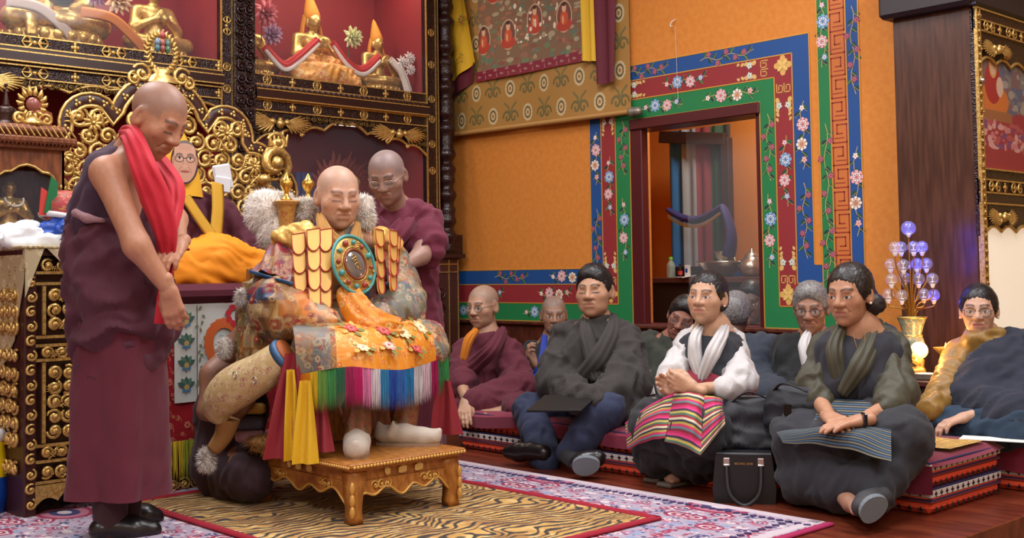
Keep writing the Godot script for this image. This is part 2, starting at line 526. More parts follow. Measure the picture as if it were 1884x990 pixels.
func build_wall_paint() -> void:
	var wall: Node3D = get_node("wall_orange")
	var z := -5.8
	var blue := mat("p_blue", srgb(22, 74, 140), 0.6); var red := mat("p_red", srgb(142, 40, 46), 0.6); var green := mat("p_green", srgb(24, 120, 66), 0.6)
	var gold := mat("p_gold", srgb(205, 150, 62), 0.45, 0.2); var pm := mat("p_motif", Color.WHITE, 0.6, 0.0, true)
	var band := func(x0: float, y0: float, x1: float, y1: float, mt: Material) -> void:
		var b := MB.new()
		b.box(Vector3((x0 + x1) / 2, (y0 + y1) / 2, z + 0.0015), Vector3(x1 - x0, y1 - y0, 0.003))
		put("painted_band", b, mt, wall)
	# frame round the opening, and the bands that run to both sides under the orange
	band.call(-5.386, 0.886, -5.28, 2.345, blue); band.call(-5.28, 0.75, -5.15, 2.243, red); band.call(-5.15, 0.62, -5.02, 2.115, green)
	band.call(-5.28, 2.243, -3.633, 2.345, blue); band.call(-5.15, 2.115, -3.752, 2.243, red); band.call(-5.02, 1.98, -3.877, 2.115, green)
	band.call(-3.752, 0.886, -3.633, 2.243, blue); band.call(-3.877, 0.75, -3.752, 2.115, red); band.call(-3.985, 0.62, -3.877, 1.98, green)
	band.call(-6.95, 0.886, -5.386, 0.995, blue); band.call(-6.95, 0.751, -5.28, 0.886, red); band.call(-6.95, 0.62, -5.15, 0.751, green)
	band.call(-3.633, 0.886, -3.58, 0.995, blue); band.call(-3.752, 0.751, -3.58, 0.886, red); band.call(-3.877, 0.62, -3.58, 0.751, green)
	band.call(-3.58, 0.62, -3.502, 3.9, green); band.call(-3.395, 0.62, -3.314, 3.9, blue)
	band.call(-3.502, 0.62, -3.395, 3.9, mat("p_fret_ground", srgb(196, 112, 50), 0.6))
	var g := MB.new()
	var ln := func(x0: float, y0: float, x1: float, y1: float) -> void:
		g.box(Vector3((x0 + x1) / 2, (y0 + y1) / 2, z + 0.0025), Vector3(maxf(absf(x1 - x0), 0.007), maxf(absf(y1 - y0), 0.007), 0.005))
	for q in [[-5.386, 0.995, 2.345, -3.633], [-5.28, 0.886, 2.243, -3.752], [-5.15, 0.751, 2.115, -3.877], [-5.02, 0.62, 1.98, -3.985]]:
		ln.call(q[0], q[1], q[0], q[2]); ln.call(q[0], q[2], q[3], q[2]); ln.call(q[3], q[1], q[3], q[2])
		ln.call(-6.95, q[1], q[0], q[1]); ln.call(q[3], q[1], -3.58, q[1])
	for x in [-3.58, -3.502, -3.395, -3.314]: ln.call(x, 0.62, x, 3.9)
	put("gold_lines", g, gold, wall)
	# fret on the pillar strip
	var fr := MB.new()
	var t := Transform3D(Basis.IDENTITY, Vector3(-3.4485, 0, z + 0.0035))
	var y := 0.66
	var kk := 0
	while y < 3.2:
		var h := 0.128; var w := 0.044; var fl := 1.0 if kk % 2 == 0 else -1.0
		var c := lin(150, 52, 34)
		line2(fr, t, [Vector2(-w * fl, y), Vector2(w * fl, y), Vector2(w * fl, y + h * 0.8), Vector2(-w * 0.4 * fl, y + h * 0.8), Vector2(-w * 0.4 * fl, y + h * 0.4), Vector2(w * 0.4 * fl, y + h * 0.4)], 0.008, c)
		line2(fr, t, [Vector2(-w * fl, y), Vector2(-w * fl, y + h * 0.98)], 0.008, c)
		line2(fr, t, [Vector2(-w * 0.8 * fl, y + h * 0.2), Vector2(w * 0.6 * fl, y + h * 0.2)], 0.006, c)
		y += h; kk += 1
	put("painted_fret", fr, pm, wall)
	# sprays of flowers
	var f := MB.new()
	var zz := z + 0.0035
	var R := Vector3(1, 0, 0); var U := Vector3(0, 1, 0); var D := Vector3(0, -1, 0)
	for s in [[-4.85, 2.294, R, 0.34, 0], [-4.22, 2.294, R, 0.4, 0], [-4.55, 2.18, R, 0.36, 1], [-4.74, 2.05, R, 0.34, 4], [-4.2, 2.05, R, 0.42, 5],
		[-5.333, 1.75, D, 0.36, 2], [-5.333, 1.2, D, 0.4, 0], [-5.215, 1.55, D, 0.4, 1], [-5.085, 1.8, D, 0.36, 0], [-5.085, 1.25, D, 0.42, 4],
		[-3.93, 1.7, D, 0.4, 0], [-3.93, 1.2, D, 0.44, 4], [-3.815, 1.55, D, 0.42, 1], [-3.692, 1.75, D, 0.4, 2], [-3.692, 1.25, D, 0.44, 0],
		[-6.2, 0.94, R, 0.36, 0], [-5.62, 0.94, R, 0.36, 2], [-6.45, 0.82, R, 0.34, 1], [-6.7, 0.685, R, 0.3, 4], [-5.9, 0.685, R, 0.36, 4], [-5.75, 0.82, R, 0.34, 2],
		[-3.541, 2.33, D, 0.4, 4], [-3.541, 1.5, D, 0.6, 0], [-3.541, 1.05, D, 0.4, 0], [-3.354, 2.2, D, 0.5, 0], [-3.354, 1.4, D, 0.5, 2]]:
		spray(f, Vector3(s[0], s[1], zz), s[2], s[3], s[4])
	put("painted_flowers", f, pm, wall)
	# gilt end ornaments of the red band: scrolls, little frets, cross in a quatrefoil at the corners
	var o := MB.new()
	for e in [[-5.0, 2.18, R], [-4.02, 2.18, -R], [-3.815, 1.97, D], [-3.815, 0.98, U], [-5.215, 2.02, D], [-5.215, 0.98, U]]:
		var along: Vector3 = e[2]
		var tt := Transform3D(Basis(along, Vector3(0, 0, 1).cross(along), Vector3(0, 0, 1)), Vector3(e[0], e[1], zz))
		for s in [-1.0, 1.0]:
			for k in 5: leaf(o, tt, Vector2(-0.02 + k * 0.03, s * 0.052), -s * (0.5 + 0.2 * (k % 2)), 0.045 - k * 0.004, lin(214, 178, 108), 0.32, 0.0004 * (k + 1))
			flower(o, tt.translated_local(Vector3(0.03, s * 0.03, 0.002)), 0.022, lin(190, 206, 196), lin(226, 230, 214), lin(150, 110, 70), 5)
		for s in [-1.0, 1.0]:
			var b := Vector2(-0.07, s * 0.026)
			line2(o, tt, [b + Vector2(-0.03, -0.02), b + Vector2(0.02, -0.02), b + Vector2(0.02, 0.02), b + Vector2(-0.02, 0.02), b + Vector2(-0.02, -0.006), b + Vector2(0.006, -0.006)], 0.006, lin(214, 170, 90))
	for e in [[-3.815, 2.18], [-3.815, 0.82], [-5.215, 2.18], [-5.215, 0.82]]:
		var tt := Transform3D(Basis.IDENTITY, Vector3(e[0], e[1], zz))
		flower(o, tt, 0.062, lin(214, 170, 90), lin(60, 70, 120), lin(214, 170, 90), 4)
		for a in 4: leaf(o, tt, Vector2.ZERO, a * PI / 2 + PI / 4, 0.05, lin(226, 190, 110), 0.25, 0.0035)
	put("painted_scrolls", o, pm, wall)

func build_alcove() -> void:
	# dark frame of the opening
	var m := MB.new()
	m.box(Vector3(-4.97, 1.29, -5.83), Vector3(0.1, 1.34, 0.07), 0.006)
	m.box(Vector3(-4.5, 1.945, -5.88), Vector3(1.034, 0.07, 0.2), 0.006)
	m.box(Vector3(-4.008, 1.27, -5.89), Vector3(0.044, 1.3, 0.16), 0.006)
	m.box(Vector3(-4.5, 0.612, -5.89), Vector3(1.032, 0.024, 0.2), 0.004)
	struct("window_1", m, mat("maroon_frame", srgb(78, 22, 26), 0.4))
	var w: Node3D = get_node("window_1")
	m = MB.new()
	m.box(Vector3(-4.36, 1.27, -5.98), Vector3(0.66, 1.28, 0.006))
	var gl := mat("clear_pane", Color(0.8, 0.85, 0.88, 0.05), 0.03)
	gl.transparency = BaseMaterial3D.TRANSPARENCY_ALPHA; gl.metallic_specular = 0.15
	put("pane", m, gl, w)
	var or2 := mat("alcove_orange", srgb(204, 126, 48), 0.8)
	m = MB.new()
	m.box(Vector3(-4.9, 1.4, -7.35), Vector3(2.6, 3.2, 0.1))
	m.box(Vector3(-6.15, 1.4, -6.7), Vector3(0.1, 3.2, 1.3))
	m.box(Vector3(-3.4, 1.4, -6.7), Vector3(0.1, 3.2, 1.3))
	struct("wall_alcove", m, or2)
	m = MB.new()
	m.box(Vector3(-4.8, 2.6, -6.65), Vector3(2.8, 0.06, 1.4))
	struct("ceiling_alcove", m, mat("alcove_ceiling", srgb(120, 90, 60), 0.9))
	var i := 0
	for b in [["p_blue", 0.94], ["p_red", 0.82], ["p_green", 0.69]]:
		m = MB.new()
		m.box(Vector3(-5.2, b[1], -7.297), Vector3(1.4, 0.12, 0.004))
		put("painted_band", m, mats[b[0]], get_node("wall_alcove"))
		i += 1
	# striped hanging
	var t := thing("striped_curtain", "curtain of blue, white, red and green vertical stripes inside the wall opening", "curtain", Vector3(-5.62, 0.02, -6.955))
	var cols := [srgb(52, 110, 170), srgb(60, 120, 178), srgb(150, 160, 168), srgb(140, 150, 158), srgb(130, 42, 50), srgb(120, 38, 46), srgb(40, 78, 52), srgb(36, 66, 46), srgb(40, 36, 30)]
	var x := 0.0
	for k in cols.size():
		m = MB.new()
		var x0 := x; var x1 := x + 0.064
		m.grid(6, 2, func(u, v): return Vector3(lerpf(x0, x1, u), 0.98 + v * 1.05, 0.012 * sin((lerpf(x0, x1, u)) * 60.0)))
		put("stripe", m, mat("curtain_%d" % k, cols[k], 0.85), t)
		x = x1
	m = MB.new()
	m.box(Vector3(0.27, 1.95, 0.06), Vector3(0.62, 0.09, 0.05), 0.004, Basis(Vector3(0, 0, 1), -0.12))
	m.box(Vector3(0.575, 1.45, 0.05), Vector3(0.07, 0.95, 0.06), 0.004)
	put("rail", m, mat("dark_rail", srgb(44, 26, 22), 0.5), t)
	# counter
	t = thing("counter", "dark wooden counter inside the wall opening carrying silver bowls", "counter", Vector3(-5.08, 0, -6.8))
	m = MB.new(); m.box(Vector3(0, 0.9, 0), Vector3(1.3, 0.04, 0.44), 0.005)
	put("worktop", m, mat("counter_top", srgb(86, 50, 40), 0.3), t)
	m = MB.new(); m.box(Vector3(0, 0.44, -0.02), Vector3(1.24, 0.88, 0.38))
	put("body", m, mat("counter_body", srgb(40, 24, 22), 0.5), t)
	alcove_lamp()
	# draped scarf
	t = thing("draped_scarf", "purple scarf with white and yellow edges sagging across the striped curtain", "scarf", Vector3(-5.457, 1.43, -6.74))
	for e in [["scarf_body", 0.0, 0.05, srgb(46, 40, 96)], ["white_edge", -0.045, 0.012, srgb(210, 205, 200)], ["yellow_edge", -0.062, 0.012, srgb(196, 160, 50)]]:
		m = MB.new()
		var p := []; var r := []
		for k in 15:
			var u := k / 14.0
			p.append(Vector3(u * 0.5, e[1] * (1.0 - u * 0.3) - 0.09 * sin(u * PI), 0.02)); r.append(e[2] * (0.6 + 0.4 * sin(u * PI)))
		for k in 8:
			var u := k / 7.0
			p.append(Vector3(0.51 + 0.06 * sin(u * 2.6), -0.02 - u * 0.34, 0.02 + e[1] * 0.1)); r.append(e[2] * (0.8 + 0.5 * u))
		m.tube(p, r, 8, 0.6)
		put(e[0], m, mat("scarf" + e[0], e[3], 0.7), t)

var gold: StandardMaterial3D
var lacquer: StandardMaterial3D
func init_altar_mats() -> void:
	gold = tri_mat("gilding", noise_tex(21, 0.06, [[0.0, srgb(160, 124, 62)], [0.5, srgb(210, 174, 102)], [1.0, srgb(236, 206, 136)]], 256, 3), Vector3(3, 3, 3), 0.36, 0.7)
	lacquer = tri_mat("lacquer", noise_tex(22, 0.08, [[0.0, srgb(26, 12, 14)], [0.6, srgb(44, 22, 22)], [1.0, srgb(66, 36, 32)]], 256, 3), Vector3(2, 2, 2), 0.22, 0.0, noise_tex(23, 0.25, [[0.0, Color.BLACK], [1.0, Color.WHITE]], 256, 2, FastNoiseLite.TYPE_CELLULAR), 0.35)
func zy(m: MB, z0: float, z1: float, y0: float, y1: float, x0: float, x1: float, bv := 0.0) -> void:
	m.box(Vector3((x0 + x1) / 2, (y0 + y1) / 2, (z0 + z1) / 2), Vector3(absf(x1 - x0), absf(y1 - y0), absf(z1 - z0)), bv)
# transform of the altar front: local x runs towards -z (right in view), y up, z out to +x
func front(z: float, y: float, x: float) -> Transform3D:
	return Transform3D(Basis(Vector3(0, 0, -1), Vector3(0, 1, 0), Vector3(1, 0, 0)), Vector3(x, y, z))
func scroll(m: MB, t: Transform3D, r: float, turns: float, w: float, flip := 1.0, a0 := 0.0, relief := 0.01) -> void:
	var p := []; var rr := []
	var n := int(9 * turns) + 5
	for i in n:
		var u := float(i) / (n - 1)
		var a := a0 + TAU * turns * u
		var q := r * pow(1.0 - u, 0.8) + r * 0.06
		p.append(t * Vector3(cos(a) * q * flip, sin(a) * q, relief * (0.3 + 0.7 * u)))
		rr.append(w * (0.45 + 0.75 * sin(PI * minf(1.0, u * 0.8 + 0.15))))
	m.tube(p, rr, 5, 1.0, t.basis.z)
	m.ball(p[n - 1], Vector3.ONE * w * 1.7, 6)
func acanthus(m: MB, t: Transform3D, l: float, w: float) -> void:      # a carved leaf in relief, along local y
	for s in [-1.0, 1.0]:
		for k in 3:
			var p := []; var rr := []
			for i in 5:
				var u := i / 4.0
				p.append(t * Vector3(s * w * (0.15 + u * (0.9 - 0.2 * k)), l * (0.15 + k * 0.27) + l * 0.22 * u * (1.0 - u * 0.7), 0.006 + 0.008 * sin(u * PI)))
				rr.append(w * 0.2 * (1.0 - u * 0.75))
			m.tube(p, rr, 5, 0.7, t.basis.z)
	var p2 := []; var r2 := []
	for i in 6:
		p2.append(t * Vector3(0, l * i / 5.0, 0.008 + 0.008 * sin(i / 5.0 * PI))); r2.append(w * 0.22 * (1.0 - i / 5.5))
	m.tube(p2, r2, 5, 1.0, t.basis.z)
# fill a rectangle with carved scrollwork
func carve(m: MB, t: Transform3D, w: float, h: float, s: float, seed_: int, thick := 0.0) -> void:
	var rng := RandomNumberGenerator.new(); rng.seed = seed_
	var nx := maxi(1, int(round(w / s))); var ny := maxi(1, int(round(h / s)))
	var th := thick if thick > 0 else s * 0.1
	for j in ny:
		for i in nx:
			var o := Vector3((i + 0.5) / nx * w - w / 2, (j + 0.5) / ny * h - h / 2, 0)
			var fl := 1.0 if (i + j) % 2 == 0 else -1.0
			scroll(m, t.translated_local(o), s * 0.46, 1.5, th, fl, rng.randf() * TAU, 0.012)
			if (i * 3 + j) % 3 != 1:
				acanthus(m, t.translated_local(o + Vector3(s * 0.3 * fl, -s * 0.3, 0.004)) * Transform3D(Basis(Vector3(0, 0, 1), rng.randf_range(-1.5, 1.5)), Vector3.ZERO), s * 0.6, s * 0.26)
func wheel_mesh() -> ArrayMesh:
	var m := MB.new()
	var p := []
	for k in 16: p.append(Vector3(cos(TAU * k / 16), sin(TAU * k / 16), 0) * 0.026)
	m.tube(p, [0.0045], 6, 1.0, Vector3(0, 0, 1), true)
	for k in 4:
		var d := Vector3(cos(PI * k / 4), sin(PI * k / 4), 0)
		m.tube([-d * 0.026, d * 0.026], [0.003], 5)
	m.ball(Vector3(0, 0, 0.002), Vector3(0.008, 0.008, 0.005), 8)
	var a := m.mesh(); a.surface_set_material(0, gold)
	return a
func diamond_mesh() -> ArrayMesh:
	var m := MB.new()
	for k in 4:
		var d := Vector3(cos(TAU * k / 4), sin(TAU * k / 4) * 1.2, 0)
		m.ball(d * 0.014, Vector3(0.01, 0.01, 0.004), 6)
	m.ball(Vector3(0, 0, 0.002), Vector3(0.012, 0.014, 0.006), 8)
	var a := m.mesh(); a.surface_set_material(0, gold)
	return a
func vajra_mesh() -> ArrayMesh:
	var m := MB.new()
	m.ball(Vector3.ZERO, Vector3(0.014, 0.012, 0.008), 8)
	for s in [-1.0, 1.0]:
		for k in 3:
			var p := []
			for i in 6:
				var u := i / 5.0
				p.append(Vector3(s * (0.014 + 0.05 * u), (k - 1) * 0.026 * sin(u * PI), 0.004))
			m.tube(p, [0.005, 0.006, 0.006, 0.005, 0.004, 0.003], 5, 1.0, Vector3(0, 0, 1))
		m.ball(Vector3(s * 0.026, 0, 0.003), Vector3(0.006, 0.016, 0.006), 6)
	var a := m.mesh(); a.surface_set_material(0, gold)
	return a
# bird with two spread wings of feathers
func bird(m: MB, t: Transform3D, s: float) -> void:
	t = t * Transform3D(Basis.from_scale(Vector3(1.35, 0.62, 1.0)), Vector3.ZERO)
	for side in [-1.0, 1.0]:
		for k in 11:
			var a := 0.75 - k * 0.2
			var l := s * (0.62 - 0.025 * absf(k - 4))
			var o := Vector3(side * s * 0.12, s * 0.1, 0.008 + 0.001 * k)
			var d := Vector3(side * cos(a), sin(a), 0)
			m.tube([t * (o + d * l * 0.1), t * (o + d * l * 0.55 + Vector3(0, 0, 0.008)), t * (o + d * l * 0.9), t * (o + d * l)], [s * 0.03, s * 0.036, s * 0.026, s * 0.006], 5, 0.5, t.basis.z)
		m.ball(t * Vector3(side * s * 0.16, s * 0.12, 0.01), Vector3.ONE * s * 0.1, 8)
	m.ball(t * Vector3(0, s * 0.05, 0.014), Vector3.ONE * s * 0.13, 8)
	m.ball(t * Vector3(0, s * 0.2, 0.02), Vector3.ONE * s * 0.075, 8)
	m.tube([t * Vector3(0, s * 0.2, 0.03), t * Vector3(0, s * 0.15, 0.05)], [s * 0.04, s * 0.01], 6)
func arch(m: MB, t: Transform3D, low: Array, top: float, d: float) -> void:   # plate with scalloped lower edge; low: [[x, y], ...] left to right
	var pts := PackedVector2Array()
	for q in low: pts.append(Vector2(q[0], q[1]))
	pts.append(Vector2(low[low.size() - 1][0], top)); pts.append(Vector2(low[0][0], top))
	m.plate(pts, t, d)
func scallop(w: float, ys: Array) -> Array:     # ys: cusp heights from one end to the other; arcs between
	var out := []
	var n := ys.size() - 1
	for i in n:
		for k in 7:
			var u := k / 7.0
			out.append([-w / 2 + w * (i + u) / n, lerpf(ys[i], ys[i + 1], u) + 0.03 * sin(u * PI)])
	out.append([w / 2, ys[n]])
	return out

func seated_statue(called: String, label: String, at: Vector3, turn: float, s: float, mode: int) -> Node3D:
	var t := thing(called, label, "statue", at, turn)
	# local: faces +z
	var f := Field.new(); f.cell = 0.012 * s
	var b := 0.1 * s
	f.cap(Vector3(0, b + 0.06 * s, -0.02 * s), Vector3(0, b + 0.3 * s, -0.03 * s), 0.09 * s, 0.1 * s, 70 / s)
	f.cap(Vector3(-0.1 * s, b + 0.34 * s, -0.03 * s), Vector3(0.1 * s, b + 0.34 * s, -0.03 * s), 0.055 * s, 0.055 * s, 70 / s)
	f.cap(Vector3(0, b + 0.37 * s, -0.02 * s), Vector3(0, b + 0.43 * s, -0.01 * s), 0.035 * s, 0.033 * s, 90 / s)
	f.ell(Vector3(0, b + 0.5 * s, 0), Vector3(0.062, 0.085, 0.07) * s, 120 / s)
	f.ell(Vector3(0, b + 0.49 * s, 0.066 * s), Vector3(0.01, 0.022, 0.014) * s, 250 / s)
	f.ell(Vector3(0, b + 0.455 * s, 0.055 * s), Vector3(0.02, 0.008, 0.012) * s, 250 / s)
	for sg in [-1.0, 1.0]:
		f.ell(Vector3(sg * 0.066 * s, b + 0.485 * s, -0.005 * s), Vector3(0.01, 0.045, 0.016) * s, 200 / s)
		f.ell(Vector3(sg * 0.026 * s, b + 0.512 * s, 0.056 * s), Vector3(0.018, 0.008, 0.012) * s, 250 / s)
		f.chain([Vector3(sg * 0.07 * s, b + 0.06 * s, 0), Vector3(sg * 0.25 * s, b + 0.05 * s, 0.08 * s), Vector3(-sg * 0.04 * s, b + 0.05 * s, 0.19 * s)], [0.075 * s, 0.062 * s, 0.042 * s], 70 / s)
	if mode == 0:      # one hand in the lap with a bowl, one reaching to the ground
		f.chain([Vector3(-0.15, 0.44, -0.03) * s, Vector3(-0.2, 0.28, 0.02) * s, Vector3(-0.19, 0.16, 0.16) * s, Vector3(-0.19, 0.09, 0.2) * s], [0.048 * s, 0.042 * s, 0.032 * s, 0.024 * s], 80 / s)
		f.chain([Vector3(0.15, 0.44, -0.03) * s, Vector3(0.2, 0.28, 0.02) * s, Vector3(0.04, 0.22, 0.14) * s], [0.048 * s, 0.042 * s, 0.03 * s], 80 / s)
		for k in 4:
			f.cap(Vector3(-0.215 + k * 0.017, 0.1, 0.2) * s, Vector3(-0.215 + k * 0.017, 0.035, 0.215) * s, 0.01 * s, 0.007 * s, 250 / s)
			f.cap(Vector3(0.03, 0.215 + 0.004 * k, 0.14 + k * 0.014) * s, Vector3(-0.04, 0.225, 0.14 + k * 0.014) * s, 0.01 * s, 0.008 * s, 250 / s)
	else:              # both hands raised before the breast
		for sg in [-1.0, 1.0]:
			f.chain([Vector3(sg * 0.15, 0.44, -0.03) * s, Vector3(sg * 0.2, 0.28, 0.03) * s, Vector3(sg * 0.035, 0.36, 0.13) * s, Vector3(sg * 0.01, 0.42, 0.14) * s], [0.05 * s, 0.042 * s, 0.028 * s, 0.015 * s], 80 / s)
	var m := MB.new()
	f.build(m)
	put("body", m, gold, t)
	m = MB.new()
	m.lathe(Vector3.ZERO, [[0.0, 0.0], [0.3 * s, 0.0], [0.31 * s, 0.02 * s], [0.27 * s, 0.035 * s], [0.29 * s, 0.07 * s], [0.27 * s, 0.1 * s], [0.0, 0.1 * s]], 24, Basis.IDENTITY, 1.0, 0.75)
	for k in 22:
		var a := TAU * k / 22
		m.ball(Vector3(cos(a) * 0.28 * s, 0.062 * s, sin(a) * 0.21 * s), Vector3(0.034, 0.03, 0.02) * s, 8, Basis(Vector3.UP, -a + PI / 2))
	put("lotus_base", m, gold, t)
	if mode == 0:
		m = MB.new()
		m.lathe(Vector3(-0.01, 0.22, 0.17) * s, [[0.0, 0.0], [0.04 * s, 0.005 * s], [0.07 * s, 0.04 * s], [0.066 * s, 0.075 * s], [0.05 * s, 0.085 * s], [0.0, 0.08 * s]], 16)
		put("bowl", m, mat("black_bowl", srgb(20, 18, 20), 0.2), t)
	if mode == 2 or mode == 3:
		m = MB.new()
		m.lathe(Vector3(0, b + 0.5 * s, -0.01 * s), [[0.07 * s, 0.02 * s], [0.076 * s, 0.05 * s], [0.07 * s, 0.09 * s], [0.05 * s, 0.17 * s], [0.022 * s, 0.27 * s], [0.0, 0.31 * s]], 18, Basis(Vector3(1, 0, 0), -0.22))
		for sg in [-1.0, 1.0]: m.tube(smooth([Vector3(sg * 0.06, b / s + 0.56, -0.04) * s, Vector3(sg * 0.085, b / s + 0.46, -0.04) * s, Vector3(sg * 0.1, b / s + 0.38, -0.03) * s], 4), [0.034 * s], 8, 0.4, Vector3(1, 0, 0))
		put("pointed_hat", m, mat("ochre_hat", srgb(206, 132, 40), 0.8), t)
	return t

func ribbon(m: MB, p: Array, w: float, side: Vector3, th := 0.004) -> void:   # flat strip with thickness through points, smoothed
	var q := smooth(p, 5)
	var r := []
	for i in q.size(): r.append(w * 0.5)
	m.tube(q, r, 6, th / (w * 0.5), side.cross(Vector3.UP) if absf(side.y) < 0.9 else Vector3(1, 0, 0))
func smooth(p: Array, n: int) -> Array:
	var out := []
	for i in p.size() - 1:
		var a: Vector3 = p[maxi(i - 1, 0)]; var b: Vector3 = p[i]; var c: Vector3 = p[i + 1]; var d: Vector3 = p[mini(i + 2, p.size() - 1)]
		for k in n: out.append(b.cubic_interpolate(c, a, d, float(k) / n))
	out.append(p[p.size() - 1])
	return out

func build_altar() -> void:
	init_altar_mats()
	var X := -6.7
	var t := thing("altar_cabinet", "tall black lacquered altar cabinet with gilt ornaments and glass cases of statues", "cabinet")
	var put_box := func(called: String, z0: float, z1: float, y0: float, y1: float, x0: float, x1: float, mt: Material, bv := 0.003) -> void:
		var b := MB.new(); zy(b, z0, z1, y0, y1, x0, x1, bv); put(called, b, mt, t)
	var dark_red := mat("case_red", srgb(132, 22, 30), 0.7)
	var lac2 := mat("lacquer_plain", srgb(48, 24, 22), 0.3)
	# backs of the cases and shelves
	put_box.call("case_back", -5.9, -1.0, 1.0, 3.4, -7.4, -7.36, dark_red)
	put_box.call("case_side", -5.5, -5.42, 1.1, 3.4, -7.36, -6.72, dark_red)
	put_box.call("case_side", -3.92, -3.72, 1.1, 3.4, -7.36, -6.74, dark_red)
	put_box.call("shelf", -5.5, -3.93, 2.26, 2.325, -7.36, -6.73, lac2)
	put_box.call("shelf", -3.72, -1.0, 2.31, 2.378, -7.36, -6.73, lac2)
	# left bay
	for b in [["band", 2.313, 2.382, 0.0, lacquer], ["cornice", 2.282, 2.313, 0.02, lac2], ["cornice", 2.225, 2.282, 0.045, lac2], ["cornice", 2.204, 2.225, 0.02, lac2], ["band", 2.135, 2.204, 0.0, lacquer]]:
		put_box.call(b[0], -3.695, -1.0, b[1], b[2], X - 0.05, X + b[3], b[4])
	for b in [["band", 2.261, 2.329, 0.0, lacquer], ["cornice", 2.163, 2.225, 0.04, lac2], ["band", 2.086, 2.163, 0.0, lacquer]]:
		put_box.call(b[0], -5.41, -3.94, b[1], b[2], X - 0.05, X + b[3], b[4])
	var m := MB.new()
	var pts := []; var rr := []
	for k in 140:
		pts.append(Vector3(X + 0.012, 2.243, -3.94 - 1.47 * k / 139.0)); rr.append(0.014 + 0.004 * sin(k * 1.5))
	m.tube(pts, rr, 6)
	put("rope_moulding", m, lac2, t)
	# uprights
	put_box.call("frame_post", -3.77, -3.695, 1.0, 3.5, X - 0.05, X + 0.01, lacquer)
	put_box.call("carved_post", -3.924, -3.77, 0.0, 3.5, X - 0.06, X + 0.05, lacquer)
	put_box.call("frame_post", -5.52, -5.41, 1.09, 3.5, X - 0.05, X + 0.01, lacquer)
	m = MB.new()
	carve(m, front(-3.847, 2.35, X + 0.05), 0.13, 2.2, 0.075, 5)
	put("post_carving", m, lacquer, t)
	m = MB.new()
	var pr := []
	var y := 1.15
	while y < 3.5:
		pr.append([0.05 + 0.02 * absf(sin(y * 19.0)) + 0.008 * sin(y * 61.0), y])
		y += 0.02
	m.lathe(Vector3(X - 0.01, 0, -5.61), pr, 16)
	put("turned_column", m, lacquer, t)
	# base cabinet with ledge
	put_box.call("base_body", -5.72, -1.0, 0.0, 1.09, -7.4, X + 0.0, mat("base_wood", srgb(70, 36, 28), 0.35))
	put_box.call("base_ledge", -5.75, -1.0, 1.09, 1.125, -7.4, X + 0.04, lac2)
	put_box.call("base_ledge", -5.74, -5.5, 1.125, 1.27, -7.0, X + 0.02, lacquer)
	m = MB.new()
	for q in [[1.045, -5.7, -5.0], [0.985, -5.7, -5.0]]: zy(m, q[1], q[2], q[0] - 0.003, q[0] + 0.003, X, X + 0.008)
	for zq in [-5.7, -5.61]: zy(m, zq - 0.003, zq + 0.003, 0.1, 1.08, X, X + 0.008)
	put("base_lines", m, gold, t)
	m = MB.new()
	carve(m, front(-5.45, 0.7, X + 0.0), 0.26, 0.4, 0.12, 9)
	put("base_carving", m, mats["base_wood"], t)
	# gilt lines
	m = MB.new()
	var hz := func(yv: float, z0: float, z1: float, xo: float) -> void: zy(m, z0, z1, yv - 0.004, yv + 0.004, X - 0.01, X + xo)
	for q in [[2.382, 0.006], [2.313, 0.024], [2.282, 0.048], [2.225, 0.048], [2.206, 0.024], [2.135, 0.006]]: hz.call(q[0], -3.695, -1.0, q[1])
	for q in [[2.329, 0.006], [2.261, 0.008], [2.225, 0.044], [2.165, 0.044], [2.156, 0.01], [2.086, 0.006]]: hz.call(q[0], -5.41, -3.94, q[1])
	for q in [-3.695, -3.77, -5.41, -5.495, -5.52]: zy(m, q - 0.003, q + 0.003, 1.1 if q < -5 else 1.2, 3.5, X, X + 0.016)
	put("gilt_lines", m, gold, t)
	# gilt ornaments on the bands
	var wm := wheel_mesh(); var dm := diamond_mesh(); var vm := vajra_mesh()
	var big := Transform3D(Basis.from_scale(Vector3(1.2, 1.2, 1.2)), Vector3.ZERO)
	for k in 7:
		var zq := -4.04 - k * 0.198
		for yq in [2.294, 2.124]: same("gilt_wheel" if k % 2 == 0 else "gilt_diamond", wm if k % 2 == 0 else dm, t, front(zq, yq, X + 0.003) * big)
	for k in 6:
		var zq := -2.5 - k * 0.236
		for yq in [2.348, 2.17]: same("gilt_diamond" if k % 2 else "gilt_vajra", dm if k % 2 else vm, t, front(zq, yq, X + 0.003) * big)
	for q in [[-3.732, 2.616, 1], [-3.732, 2.345, 0], [-3.732, 2.2, 0], [-5.452, 2.555, 0], [-5.452, 2.8, 0], [-5.452, 2.293, 1], [-5.452, 2.14, 1], [-5.452, 1.95, 0], [-5.452, 1.75, 0]]:
		var tq := front(q[0], q[1], X + 0.014)
		if q[2] == 1 and q[1] > 2.5: tq = tq * Transform3D(Basis(Vector3(0, 0, 1), PI / 2), Vector3.ZERO)
		same("gilt_vajra" if q[2] else "gilt_wheel", vm if q[2] and q[1] > 2.5 else wm, t, tq)
	# carved valances under the bands
	var sc := scallop(1.47, [1.86, 1.93, 1.95, 1.985, 2.04, 1.985, 1.95, 1.93, 1.86])
	m = MB.new(); arch(m, front(-4.675, 0, X - 0.01), sc, 2.086, 0.02); put("valance", m, lacquer, t)
	var e := []
	for q in sc: e.append(front(-4.675, 0, X) * Vector3(q[0], q[1], 0.0))
	m = MB.new(); m.tube(e, [0.011], 6); 
	for k in [7, 14, 42, 49]: scroll(m, front(-4.675, 0, X).translated_local(Vector3(sc[k][0], sc[k][1] - 0.012, 0)), 0.02, 1.0, 0.006)
	put("valance_edge", m, gold, t)
